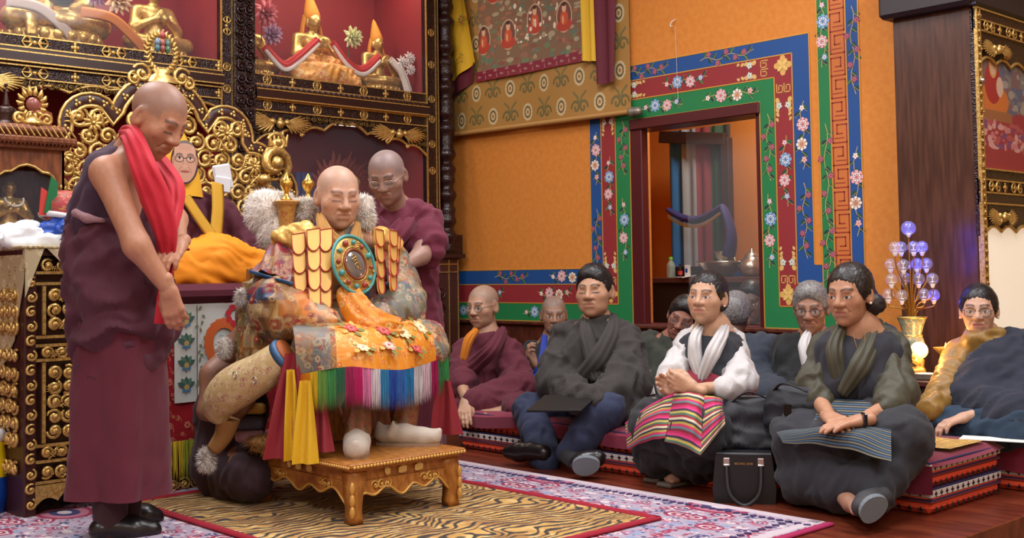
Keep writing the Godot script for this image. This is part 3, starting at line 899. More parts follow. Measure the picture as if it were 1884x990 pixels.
	for zq in [-4.13, -5.14]:
		m = MB.new(); bird(m, front(zq, 1.995, X + 0.0), 0.26); put("gilt_bird", m, gold, t)
	for q in [[-4.63, 2.055, 0.6, 0.05], [-5.36, 2.0, 0.09, 0.16], [-3.99, 2.0, 0.09, 0.16]]:
		m = MB.new(); carve(m, front(q[0], q[1], X - 0.004), q[2], q[3], 0.05, 8); put("valance_carving", m, mat("dull_gilt", srgb(110, 84, 44), 0.4, 0.6), t)
	var sl := scallop(2.0, [2.06, 2.075, 2.115, 2.07, 2.075, 2.115, 2.07, 2.075, 2.06])
	m = MB.new(); arch(m, front(-2.7, 0, X - 0.01), sl, 2.135, 0.02); put("valance", m, lacquer, t)
	e = []
	for q in sl: e.append(front(-2.7, 0, X) * Vector3(q[0], q[1], 0.0))
	m = MB.new(); m.tube(e, [0.011], 6); put("valance_edge", m, gold, t)
	m = MB.new(); carve(m, front(-2.6, 2.105, X - 0.004), 1.6, 0.045, 0.055, 28); put("valance_carving", m, mats["dull_gilt"], t)
	m = MB.new(); bird(m, front(-2.2, 2.09, X + 0.0), 0.24); put("gilt_bird", m, gold, t)
	# panes
	var pane := mat("case_pane", Color(0.75, 0.78, 0.85, 0.03), 0.04)
	pane.transparency = BaseMaterial3D.TRANSPARENCY_ALPHA; pane.metallic_specular = 0.15
	for q in [[-5.41, -3.94, 2.329, 3.45], [-3.695, -1.1, 2.382, 3.45], [-5.41, -3.94, 1.13, 2.086]]:
		put_box.call("pane", q[0], q[1], q[2], q[3], X - 0.045, X - 0.041, pane, 0.0)
	for q in [[-4.68, 1.3, 3.38, 0.9], [-2.6, 1.8, 3.38, 1.2], [-4.68, 1.3, 2.055, 0.07]]:
		put_box.call("case_lamp", q[0] - q[1] / 2, q[0] + q[1] / 2, q[2], q[2] + 0.02, -6.86, -6.8, mats["panel_glow"])
		var l := AreaLight3D.new(); l.name = "case_light"; l.area_size = Vector2(q[1], 0.05); l.light_color = Color(1.0, 0.93, 0.82); l.light_energy = q[3]; l.area_range = 20.0; l.area_attenuation = 2.0; l.shadow_enabled = true
		t.add_child(l); l.position = Vector3(-6.83, q[2] - 0.006, q[0]); l.rotation = Vector3(-PI / 2, PI / 2, 0)
	put_box.call("top_beam", -5.75, -1.0, 3.42, 3.9, -7.4, X + 0.02, lacquer)
	# statues in the cases
	seated_statue("golden_buddha", "large golden buddha with black alms bowl in the upper left glass case", Vector3(-7.02, 2.38, -2.72), PI / 2, 1.05, 0)
	seated_statue("golden_statue", "golden seated statue with raised hands beside the alms bowl buddha", Vector3(-7.0, 2.38, -3.38), PI / 2, 0.75, 1)
	seated_statue("hatted_statue", "golden statue in tall ochre hat and brocade, middle of the upper right case", Vector3(-7.02, 2.33, -4.62), PI / 2, 0.82, 2)
	seated_statue("hatted_statue", "smaller golden statue in tall ochre hat, right in the upper case", Vector3(-6.98, 2.33, -5.17), PI / 2, 0.66, 3)
	seated_statue("golden_statue", "golden statue cut off by the black carved post, left in the upper right case", Vector3(-7.02, 2.33, -4.08), PI / 2, 0.7, 1)
	# cloth about the hatted statue and scarves strung between the statues
	var g := thing("statue_robe", "orange and red brocade spread over the knees of the hatted statue", "cloth", Vector3(-6.99, 2.33, -4.62), PI / 2)
	var f := Field.new(); f.cell = 0.014
	for sg in [-1.0, 1.0]: f.chain([Vector3(sg * 0.06, 0.17, 0.02), Vector3(sg * 0.23, 0.1, 0.08), Vector3(-sg * 0.02, 0.08, 0.19)], [0.08, 0.075, 0.06], 60)
	f.cap(Vector3(-0.2, 0.03, 0.16), Vector3(0.22, 0.03, 0.16), 0.05, 0.05, 60)
	m = MB.new(); f.build(m, Transform3D.IDENTITY, null, folds(Vector3(0.2, 1, 0.3), 0.008, 20))
	put("cloth", m, brocade("brocade_statue", srgb(216, 150, 64), srgb(196, 50, 34), srgb(240, 210, 150), 41, 6.0), g)
	for s in [["red scarf with white lining sagging from the hatted statue to the left statue", [Vector3(-6.86, 2.66, -4.56), Vector3(-6.84, 2.52, -4.4), Vector3(-6.84, 2.44, -4.26), Vector3(-6.86, 2.56, -4.12)]], ["red scarf with white lining sagging between the two hatted statues", [Vector3(-6.86, 2.66, -4.68), Vector3(-6.84, 2.52, -4.8), Vector3(-6.84, 2.48, -4.94), Vector3(-6.86, 2.6, -5.1)]], ["white scarf falling from the smaller hatted statue to the case floor", [Vector3(-6.86, 2.6, -5.2), Vector3(-6.84, 2.5, -5.3), Vector3(-6.84, 2.36, -5.36)]]]:
		var st := thing("offering_scarf", s[0], "scarf")
		sash(st, "scarf_face", s[1], [0.03, 0.036, 0.04, 0.034], mat("scarf_white", srgb(222, 214, 206), 0.7) if s[0].begins_with("white") else mat("scarf_red", srgb(190, 36, 36), 0.7), Vector3(1, 0.2, 0), 0.01)
		var lo := []
		for p in s[1]: lo.append(p + Vector3(0.01, -0.03, 0))
		sash(st, "scarf_lining", lo, [0.012, 0.016, 0.018, 0.014], mat("scarf_white", srgb(222, 214, 206), 0.7), Vector3(1, 0.2, 0), 0.008)
	for s in [[Vector3(-6.82, 2.38, -2.28), srgb(176, 160, 150), "pale and orange scarf draped over the shoulder of the alms bowl buddha", -1.0], [Vector3(-6.82, 2.38, -2.72), srgb(186, 110, 50), "orange edged scarf falling over the knee of the alms bowl buddha", 1.0]]:
		var st := thing("statue_scarf", s[2], "scarf")
		var o: Vector3 = s[0]
		m = MB.new(); ribbon(m, [o + Vector3(0, 0.22, -0.1), o + Vector3(0.03, 0.2, -0.28), o + Vector3(0.03, 0.1, -0.42), o + Vector3(0, 0.02, -0.52)], 0.07, Vector3(0, 0, 1))
		put("scarf_face", m, mat("sc%d" % int(s[3]), s[1], 0.8), st)
	# artificial flowers in the cases
	var fl := [[Vector3(-6.9, 2.72, -3.08), 0.1, srgb(226, 190, 150), "cream chrysanthemum behind the golden statues"], [Vector3(-6.9, 2.8, -4.14), 0.1, srgb(222, 130, 140), "pink lily beside the hatted statue"], [Vector3(-6.92, 2.66, -4.2), 0.09, srgb(190, 150, 180), "lilac hydrangea beside the hatted statue"], [Vector3(-6.9, 2.72, -4.87), 0.09, srgb(220, 222, 170), "pale yellow lotus between the two hatted statues"], [Vector3(-6.86, 2.58, -5.3), 0.055, srgb(236, 228, 226), "white rose nearest the small hatted statue"], [Vector3(-6.86, 2.62, -5.37), 0.055, srgb(236, 226, 226), "white rose highest at the right of the case"], [Vector3(-6.84, 2.53, -5.36), 0.05, srgb(236, 226, 226), "white rose lowest at the right of the case"], [Vector3(-6.92, 2.74, -2.95), 0.08, srgb(160, 120, 150), "dusky purple flower beside the cream chrysanthemum"]]
	for q in fl:
		var ft := thing("silk_flower", q[3], "flower", q[0], 0.0, "silk flowers in the altar cases")
		m = MB.new()
		var rng := RandomNumberGenerator.new(); rng.seed = int(q[1] * 1000) + int(q[0].z * 100)
		for k in 34:
			var u := k / 34.0
			var a := k * 2.4
			var d := Vector3(0.25 + u * 0.6, sin(a) * (0.25 + 0.75 * u), cos(a) * (0.25 + 0.75 * u)).normalized()
			d = Vector3(1.1 - u, sin(a) * u * 1.4, cos(a) * u * 1.4).normalized()
			var rr2: float = q[1]
			m.tube([d * rr2 * 0.1, d * rr2 * 0.6 + Vector3(0.008, 0, 0), d * rr2], [rr2 * 0.08, rr2 * 0.2, rr2 * 0.05], 5, 0.3, Vector3(1, 0, 0))
		put("petals", m, mat("fl_%s" % str(q[2]), q[2], 0.8), ft)
		m = MB.new(); m.tube(smooth([Vector3.ZERO, Vector3(-0.03, -0.08, 0), Vector3(-0.02, -0.2, 0.01)], 4), [0.004], 5)
		put("stem", m, mat("stem_green", srgb(60, 90, 60), 0.8), ft)
	# statues in the dim lower case
	for q in [[Vector3(-7.05, 1.15, -4.22), 0.78, "dark wrathful statue ringed by flames left in the lower case", srgb(60, 44, 34)], [Vector3(-7.05, 1.15, -4.98), 0.84, "red ringed bronze statue behind the bowing monk in the lower case", srgb(120, 44, 34)]]:
		var st := seated_statue("bronze_statue", q[2], q[0], PI / 2, q[1], 1)
		m = MB.new()
		for k in 26:
			var a := PI * (k / 25.0) * 1.2 - 0.3
			var d := Vector3(cos(a), sin(a), 0)
			var o2 := Vector3(0, 0.4, -0.12)
			m.tube([o2 + d * 0.15, o2 + d * 0.25 + Vector3(-d.y, d.x, 0) * 0.03, o2 + d * (0.31 + 0.03 * (k % 3))], [0.05, 0.04, 0.008], 6, 0.5, Vector3(0, 0, 1))
		put("flame_halo", m, mat("halo_%d" % int(q[1] * 100), q[3], 0.4, 0.4), st)
	var bc := thing("case_cloth", "dark blue cloth hanging beside the wrathful statue in the lower case", "cloth", Vector3(-6.85, 1.15, -4.42))
	m = MB.new(); m.grid(8, 6, func(u, v): return Vector3(0.02 * sin(u * 20.0), v * 0.55, (u - 0.5) * (0.34 - 0.2 * v)))
	put("cloth", m, mat("navy_cloth", srgb(36, 40, 92), 0.7), bc)

func brocade(key: String, base: Color, a: Color, b: Color, seed_: int, scale: float, rough := 0.55, patches := []) -> StandardMaterial3D:
	if mats.has(key): return mats[key]
	var n := 256
	var im := Image.create(n, n, false, Image.FORMAT_RGB8)
	im.fill(base)
	var rng := RandomNumberGenerator.new(); rng.seed = seed_
	for k in patches.size():
		for j in 3: im.fill_rect(Rect2i(rng.randi() % 200, rng.randi() % 200, 40 + rng.randi() % 60, 40 + rng.randi() % 60), patches[k])
	for k in 26:
		var x := rng.randf() * n; var y := rng.randf() * n; var r := rng.randf_range(8, 22)
		var c := a if k % 2 else b
		for ox in [-n, 0, n]:
			for oy in [-n, 0, n]:
				if x + ox < -40 or x + ox > n + 40 or y + oy < -40 or y + oy > n + 40: continue
				for p in 6:
					var an := TAU * p / 6 + k
					ellipse(im, x + ox + cos(an) * r * 0.6, y + oy + sin(an) * r * 0.6, r * 0.4, r * 0.4, c)
				ellipse(im, x + ox, y + oy, r * 0.35, r * 0.35, b if k % 2 else base)
				stroke(im, [Vector2(x + ox + r, y + oy), Vector2(x + ox + r * 1.6, y + oy + r * 0.6), Vector2(x + ox + r * 1.4, y + oy + r * 1.5)], 1.6, b)
	return tri_mat(key, tex(im), Vector3.ONE * scale, rough)

func fringe(m: MB, a: Vector3, b: Vector3, h: float, n: int, colf: Callable, out := Vector3(1, 0, 0), seed_ := 1) -> void:
	# hanging strands between a and b, each a thin twisted blade
	var rng := RandomNumberGenerator.new(); rng.seed = seed_
	var d := (b - a) / n
	for k in n:
		var u := (k + 0.5) / n
		m.col = (colf.call(u) as Color) * rng.randf_range(0.75, 1.2)
		var p := a.lerp(b, u) + out * rng.randf_range(-0.004, 0.008)
		var w := d * rng.randf_range(0.6, 1.0)
		var l := h * rng.randf_range(0.88, 1.04)
		var q := p + Vector3(0, -l * 0.55, 0) + out * rng.randf_range(-0.006, 0.01) + d * rng.randf_range(-0.5, 0.5)
		var e := p + Vector3(0, -l, 0) + out * rng.randf_range(-0.006, 0.012) + d * rng.randf_range(-1.2, 1.2)
		var o := out * 0.003
		var i := m.vert(p - w); m.vert(p + w); m.vert(q + w * 0.9 + o); m.vert(q - w * 0.9 + o); m.vert(e)
		m.quad(i, i + 1, i + 2, i + 3); m.tri(i + 3, i + 2, i + 4)
func rainbow(cols: Array) -> Callable:
	return func(u: float) -> Color: return cols[mini(int(u * cols.size()), cols.size() - 1)]

func build_throne() -> void:
	var X := -5.6; var zc := -2.74
	var t := thing("throne", "high throne with gilt openwork scalloped back and brocade hangings", "throne")
	var dark := mat("throne_dark", srgb(56, 22, 20), 0.4)
	# outline of the back, local x to -z, y up
	var out := []
	var arcs := [[0.0, 1.76, 0.25, 0.235, 90.0, 5.0], [0.37, 1.735, 0.135, 0.135, 118.0, -8.0], [0.545, 1.57, 0.115, 0.115, 100.0, -20.0], [0.70, 1.44, 0.09, 0.11, 110.0, -60.0]]
	for a in arcs:
		for k in 9:
			var g := deg_to_rad(lerpf(a[4], a[5], k / 8.0))
			out.append(Vector2(a[0] + cos(g) * a[2], a[1] + sin(g) * a[3]))
	var full := []
	for i in range(out.size() - 1, -1, -1): full.append(Vector2(-out[i].x, out[i].y))
	for q in out: full.append(q)
	var tf := front(zc, 0, X)
	var p3 := []; var pin := []; var pout := []
	for i in full.size():
		var q: Vector2 = full[i]
		var d: Vector2 = (full[mini(i + 1, full.size() - 1)] - full[maxi(i - 1, 0)]).normalized()
		var n := Vector2(-d.y, d.x)
		p3.append(tf * Vector3(q.x, q.y, 0)); pin.append(tf * Vector3(q.x - n.x * 0.032, q.y - n.y * 0.032, 0.01)); pout.append(tf * Vector3(q.x + n.x * 0.032, q.y + n.y * 0.032, 0.01))
	var m := MB.new(); m.tube(p3, [0.036], 8, 0.4, Vector3(1, 0, 0)); put("back_border", m, dark, t)
	m = MB.new(); m.tube(pin, [0.011], 6); m.tube(pout, [0.009], 6); put("border_gilding", m, gold, t)
	m = MB.new()
	for i in range(0, p3.size(), 2):
		for k in 3: m.ball(p3[i] + Vector3(0.016, 0.011 * sin(k * 2.1 + i), 0.011 * cos(k * 2.1 + i)), Vector3(0.005, 0.009, 0.009), 6)
	put("border_blossoms", m, gold, t)
	# openwork inside the border
	m = MB.new()
	var rng := RandomNumberGenerator.new(); rng.seed = 5
	var poly := PackedVector2Array()
	for q in full: poly.append(q * Vector2(0.93, 1.0) - Vector2(0, 0.03))
	poly.append(Vector2(0.7, 0.95)); poly.append(Vector2(-0.7, 0.95))
	var s := 0.098
	for j in 12:
		for i in range(-8, 9):
			var q := Vector2(i * s + (s * 0.5 if j % 2 else 0.0), 1.0 + j * s * 0.88)
			if not Geometry2D.is_point_in_polygon(q, poly): continue
			var fl := 1.0 if (i + j) % 2 else -1.0
			scroll(m, tf.translated_local(Vector3(q.x, q.y, 0)), s * 0.52, 1.6, 0.0105, fl, rng.randf() * TAU, 0.02)
			acanthus(m, tf.translated_local(Vector3(q.x + s * 0.3 * fl, q.y - s * 0.4, 0.004)) * Transform3D(Basis(Vector3(0, 0, 1), rng.randf_range(-1.2, 1.2)), Vector3.ZERO), s * 0.85, s * 0.42)
	put("back_openwork", m, gold, t)
	for q in [[-0.52, 1.58], [0.37, 1.75], [0.54, 1.58], [-0.37, 1.75]]:
		m = MB.new()
		for k in 9:
			var a := TAU * k / 9
			m.tube([tf * Vector3(q[0], q[1], 0.02), tf * Vector3(q[0] + cos(a) * 0.03, q[1] + sin(a) * 0.03, 0.032), tf * Vector3(q[0] + cos(a) * 0.055, q[1] + sin(a) * 0.055, 0.018)], [0.005, 0.012, 0.003], 5, 0.6, Vector3(1, 0, 0))
		m.ball(tf * Vector3(q[0], q[1], 0.03), Vector3.ONE * 0.012, 8)
		put("back_rosette", m, gold, t)
	# dragons climbing both sides of the back
	for sg in [-1.0, 1.0]:
		m = MB.new()
		var dp := []
		for k in 22:
			var u := k / 21.0
			dp.append(tf * Vector3(sg * (0.56 + 0.06 * sin(u * 9.0)), 1.05 + u * 0.44, 0.03 + 0.012 * sin(u * 14.0)))
		var dr := []
		for k in 22: dr.append(0.014 + 0.022 * sin(PI * minf(1.0, k / 21.0 + 0.12)))
		m.tube(dp, dr, 8)
		m.ball(dp[21] + Vector3(0.01, 0.02, 0), Vector3(0.035, 0.03, 0.045), 8)
		for k in range(1, 21): m.tube([dp[k], dp[k] + Vector3(0.02, 0.016, sg * 0.045)], [0.012, 0.002], 5)
		for k in 3: m.tube([dp[21], dp[21] + Vector3(0.02, 0.05, 0.03 * (k - 1))], [0.01, 0.003], 5)
		put("dragon", m, gold, t)
	# curled heads with a blue gem at the ends
	for sg in [-1.0, 1.0]:
		m = MB.new()
		var tt := tf.translated_local(Vector3(sg * 0.655, 1.6, 0.03))
		scroll(m, tt, 0.1, 1.3, 0.024, sg, -1.2, 0.03)
		scroll(m, tt.translated_local(Vector3(sg * 0.02, 0.12, 0)), 0.055, 1.3, 0.014, -sg, 0.3, 0.02)
		for k in 5: m.tube([tt * Vector3(sg * (-0.02 + k * 0.022), 0.1, 0.01), tt * Vector3(sg * (-0.03 + k * 0.03), 0.17 + 0.02 * (k % 2), 0.01)], [0.016, 0.004], 6)
		put("curled_head", m, gold, t)
		m = MB.new(); m.ball(tt * Vector3(sg * 0.005, 0.0, 0.035), Vector3(0.02, 0.032, 0.032), 12)
		put("blue_gem", m, mat("blue_gem", srgb(26, 72, 104), 0.12), t, "blue gem")
	# finial with coloured jewels
	m = MB.new()
	var fo := tf.translated_local(Vector3(0, 2.0, 0.01))
	for k in 26:
		var a := TAU * k / 26
		m.tube([fo * Vector3(cos(a) * 0.07, 0.15 + sin(a) * 0.085, 0), fo * Vector3(cos(a + 0.12) * 0.088, 0.15 + sin(a + 0.12) * 0.105, 0.006), fo * Vector3(cos(a) * 0.102, 0.152 + sin(a) * 0.125, 0)], [0.013, 0.011, 0.003], 5)
	for sg in [-1.0, 1.0]:
		scroll(m, fo.translated_local(Vector3(sg * 0.11, 0.03, 0)), 0.05, 1.4, 0.01, sg, 0.5)
		scroll(m, fo.translated_local(Vector3(sg * 0.15, 0.0, 0)), 0.035, 1.3, 0.009, -sg, 1.5)
	m.lathe(fo * Vector3(0, -0.01, 0), [[0.09, 0.0], [0.075, 0.03], [0.04, 0.05], [0.06, 0.07], [0.0, 0.08]], 14, Basis.IDENTITY, 0.5, 1.0)
	put("finial", m, gold, t)
	var jc := [srgb(70, 110, 120), srgb(150, 80, 70), srgb(80, 120, 96), srgb(110, 130, 150), srgb(150, 90, 80), srgb(90, 120, 110), srgb(160, 70, 70)]
	for k in 7:
		m = MB.new()
		var jp := Vector3(-0.028 + 0.028 * (k % 3), 0.17 + 0.03 * (k / 3), 0.01) if k < 6 else Vector3(0, 0.24, 0.01)
		m.lathe(fo * jp, [[0.0, -0.026], [0.014, -0.01], [0.017, 0.005], [0.008, 0.022], [0.0, 0.03]], 8)
		put("jewel", m, mat("jewel_%d" % k, jc[k], 0.3), t)
	# seat block with hangings
	m = MB.new(); m.box(Vector3(-5.23, 0.43, -2.9), Vector3(0.64, 0.855, 1.14), 0.01); put("seat_block", m, dark, t)
	m = MB.new(); m.box(Vector3(-5.22, 0.898, -2.9), Vector3(0.74, 0.088, 1.18), 0.03); put("seat_cushion", m, mat("maroon_cushion", srgb(84, 22, 40), 0.85), t)
	# red brocade and white panel on the front
	var red := brocade("brocade_red", srgb(150, 22, 34), srgb(120, 14, 28), srgb(190, 120, 90), 3, 5.0)
	m = MB.new(); m.grid(14, 6, func(u, v): return Vector3(-4.893 + 0.004 * sin(u * 22.0), 0.225 + v * 0.63, -2.32 - u * 0.95)); put("red_hanging", m, red, t)
	m = MB.new(); m.grid(8, 6, func(u, v): return Vector3(-4.884 + 0.003 * sin(u * 15.0), 0.40 + v * 0.45, -2.455 - u * 0.36)); put("white_panel", m, mat("panel_white", srgb(196, 200, 194), 0.8), t)
	m = MB.new()
	var q2 := front(-2.455, 0.0, -4.877)
	for k in 4:     # stacked emblems
		var y := 0.47 + k * 0.1
		for e in 5: leaf(m, q2, Vector2(0.055, y), PI / 2 + (e - 2) * 0.55, 0.05, lin(84, 118, 96) if e % 2 else lin(60, 90, 84), 0.25, 0.0004 * e + 0.0002)
		for e in 3: leaf(m, q2, Vector2(0.055, y), -PI / 2 + (e - 1) * 0.8, 0.03, lin(70, 120, 150), 0.3, 0.0026 + 0.0003 * e)
		flower(m, q2.translated_local(Vector3(0.055, y, 0.003)), 0.014, lin(180, 150, 80), lin(200, 170, 110), lin(120, 90, 50), 6)
	for k in 16: leaf(m, q2, Vector2(0.13 + 0.012 * sin(k * 2.0), 0.42 + k * 0.027), k * 1.3, 0.022, lin(110, 120, 90), 0.3)
	line2(m, q2, [Vector2(0.11, 0.41), Vector2(0.11, 0.84)], 0.005, lin(90, 100, 84))
	for k in 20:     # orange cloud swirl
		var a := TAU * k / 20
		leaf(m, q2, Vector2(0.25 + cos(a) * 0.06, 0.66 + sin(a) * 0.075), a + 0.9, 0.06, lin(196, 96, 44), 0.42, 0.0004 + 0.0001 * k)
	for k in 6: leaf(m, q2, Vector2(0.25, 0.66), k * TAU / 6, 0.05, lin(150, 170, 170), 0.36, 0.003)
	for k in 8:
		var a := TAU * k / 8
		leaf(m, q2, Vector2(0.31 + cos(a) * 0.03, 0.79 + sin(a) * 0.03), a + 1.2, 0.04, lin(180, 40, 50), 0.4, 0.0004 + 0.0002 * k)
	put("panel_emblems", m, mat("p_motif", Color.WHITE, 0.6, 0.0, true), t)
	m = MB.new()
	fringe(m, Vector3(-4.888, 0.228, -2.32), Vector3(-4.888, 0.228, -3.2), 0.19, 260, rainbow([lin(214, 110, 30), lin(220, 190, 50), lin(170, 180, 60), lin(40, 130, 70), lin(20, 100, 60), lin(160, 30, 60), lin(200, 90, 150), lin(210, 200, 200), lin(60, 120, 190), lin(30, 70, 150)]))
	put("fringe", m, mat("thread", Color.WHITE, 0.6, 0.0, true), t).set_meta("kind", "stuff")
	m = MB.new(); carve(m, front(-2.6, 0.03, -4.9), 0.6, 0.05, 0.06, 33); put("foot_carving", m, gold, t)

	# effigy in robes with a printed portrait
	var e := thing("portrait_figure", "robed figure with flat printed portrait face and yellow pointed hat on the throne", "figure", Vector3(-5.2, 0.94, -2.72))
	var f := Field.new(); f.cell = 0.016
	f.cap(Vector3(-0.05, 0.1, 0.0), Vector3(-0.06, 0.36, 0.02), 0.2, 0.12, 40)
	f.cap(Vector3(-0.05, 0.33, -0.12), Vector3(-0.05, 0.37, 0.14), 0.09, 0.09, 50)
	for sg in [-1.0, 1.0]: f.chain([Vector3(-0.04, 0.35, sg * 0.17 - 0.02), Vector3(0.02, 0.14, sg * 0.27 - 0.03), Vector3(0.14, 0.1, sg * 0.14)], [0.08, 0.09, 0.07], 50)
	m = MB.new(); f.build(m, Transform3D.IDENTITY, null, folds(Vector3(0.5, 1, 0.3), 0.012, 11)); put("robe", m, tri_mat("maroon_cloth", noise_tex(51, 0.4, [[0.0, srgb(66, 20, 36)], [1.0, srgb(88, 28, 46)]], 128, 3), Vector3(6, 6, 6), 0.85), e)
	m = MB.new()
	ribbon(m, [Vector3(0.07, 0.45, 0.1), Vector3(0.12, 0.34, 0.05), Vector3(0.17, 0.2, -0.03)], 0.055, Vector3(0, 0, 1)); ribbon(m, [Vector3(0.05, 0.5, -0.1), Vector3(0.11, 0.36, -0.07), Vector3(0.17, 0.2, -0.02)], 0.07, Vector3(0, 0, 1))
	put("yellow_lapels", m, mat("lapel_yellow", srgb(186, 140, 30), 0.8), e)
	m = MB.new()
	m.lathe(Vector3(0.0, 0.52, 0.1), [[0.14, -0.1], [0.125, 0.02], [0.1, 0.12], [0.06, 0.22], [0.0, 0.31]], 20, Basis(Vector3(0, 0, 1), 0.1), 0.55, 1.0)
	put("yellow_hat", m, mat("hat_yellow", srgb(222, 166, 36), 0.8), e)
	portrait(e)
	# orange cloth over the knees
	var oc := thing("orange_cloth", "bright orange cloth folded over the knees of the portrait figure", "cloth", Vector3(-5.05, 0.94, -2.78))
	f = Field.new(); f.cell = 0.014
	f.cap(Vector3(0.02, 0.09, 0.34), Vector3(0.0, 0.13, 0.02), 0.085, 0.1, 40); f.cap(Vector3(0.0, 0.13, 0.02), Vector3(0.02, 0.05, -0.36), 0.1, 0.06, 40); f.cap(Vector3(-0.05, 0.06, 0.3), Vector3(-0.05, 0.05, -0.3), 0.08, 0.07, 40)
	f.cap(Vector3(0.07, 0.03, 0.34), Vector3(0.07, 0.03, -0.36), 0.045, 0.04, 50)
	m = MB.new(); f.build(m, Transform3D.IDENTITY, null, folds(Vector3(0, 0.3, 1), 0.008, 13, 3.0)); put("cloth", m, mat("saffron", srgb(236, 142, 10), 0.75), oc)
	var kh := thing("white_khata", "white folded scarf propped beside the printed portrait", "scarf", Vector3(-5.24, 1.42, -2.9))
	m = MB.new(); m.box(Vector3(0, 0.06, 0), Vector3(0.02, 0.13, 0.1), 0.008, Basis(Vector3(1, 0, 0), 0.2)); m.box(Vector3(0.016, 0.02, 0.01), Vector3(0.016, 0.08, 0.09), 0.006, Basis(Vector3(1, 0, 0), -0.1)); put("fold", m, mat("silk_white", srgb(214, 216, 220), 0.5), kh)

	build_carved_table()

func portrait(e: Node3D) -> void:
	# flat printed face: painted image on a cut-out card
	var w := 160; var h := 224
	var im := Image.create(w, h, false, Image.FORMAT_RGB8)
	var skin := srgb(196, 150, 128)
	im.fill(srgb(60, 44, 50))
	ellipse(im, 80, 112, 66, 104, skin)
	ellipse(im, 80, 60, 60, 56, srgb(204, 160, 138)); ellipse(im, 80, 30, 62, 26, srgb(120, 112, 112)); ellipse(im, 80, 50, 56, 30, srgb(204, 160, 138))
	for s in [-1, 1]:
		ellipse(im, 80 + s * 64, 108, 8, 24, srgb(184, 134, 112))
		stroke(im, [Vector2(80 + s * 14, 78), Vector2(80 + s * 30, 72), Vector2(80 + s * 48, 78)], 2.5, srgb(80, 66, 62))
		ellipse(im, 80 + s * 30, 95, 14, 6, srgb(226, 214, 206)); ellipse(im, 80 + s * 30, 95, 6, 6, srgb(36, 26, 24)); stroke(im, [Vector2(80 + s * 15, 93), Vector2(80 + s * 30, 87), Vector2(80 + s * 46, 94)], 1.8, srgb(50, 36, 34))
		var ring := []
		for k in 25: ring.append(Vector2(80 + s * 31 + cos(TAU * k / 24) * 24, 98 + sin(TAU * k / 24) * 17))
		stroke(im, ring, 1.6, srgb(40, 32, 34))
		stroke(im, [Vector2(80 + s * 18, 138), Vector2(80 + s * 32, 152), Vector2(80 + s * 34, 168)], 1.6, srgb(160, 112, 96))
	stroke(im, [Vector2(70, 95), Vector2(90, 95)], 1.6, srgb(40, 32, 34))
	stroke(im, [Vector2(74, 100), Vector2(70, 132), Vector2(80, 140), Vector2(92, 132)], 2.0, srgb(168, 118, 100))
	ellipse(im, 80, 134, 15, 8, srgb(206, 158, 136))
	ellipse(im, 80, 162, 25, 7, srgb(170, 96, 92)); stroke(im, [Vector2(54, 162), Vector2(80, 164), Vector2(106, 162)], 1.5, srgb(110, 58, 58))
	for k in 3: stroke(im, [Vector2(46, 52 - k * 9), Vector2(80, 48 - k * 9), Vector2(114, 52 - k * 9)], 1.0, srgb(176, 130, 110))
	var m := MB.new()
	var pts := PackedVector2Array()
	for k in 28:
		var a := TAU * k / 28
		pts.append(Vector2(cos(a) * 0.072, sin(a) * 0.104 * (1.0 if sin(a) > 0 else 1.05)))
	var t := Transform3D(Basis(Vector3(0, 0, -1), Vector3(0, 1, 0), Vector3(1, 0, 0)), Vector3(0.1, 0.592, 0.1))
	m.plate(pts, t, 0.004)
	for i in m.uv.size(): m.uv[i] = Vector2.ZERO
	for i in pts.size(): m.uv[i] = Vector2(0.5 + pts[i].x / 0.15, 0.5 - pts[i].y / 0.216)
	var mt := mat("portrait_print", Color.WHITE, 0.4)
	mt.albedo_texture = tex(im)
	put("printed_portrait", m, mt, e, "flat printed portrait of a man with glasses")

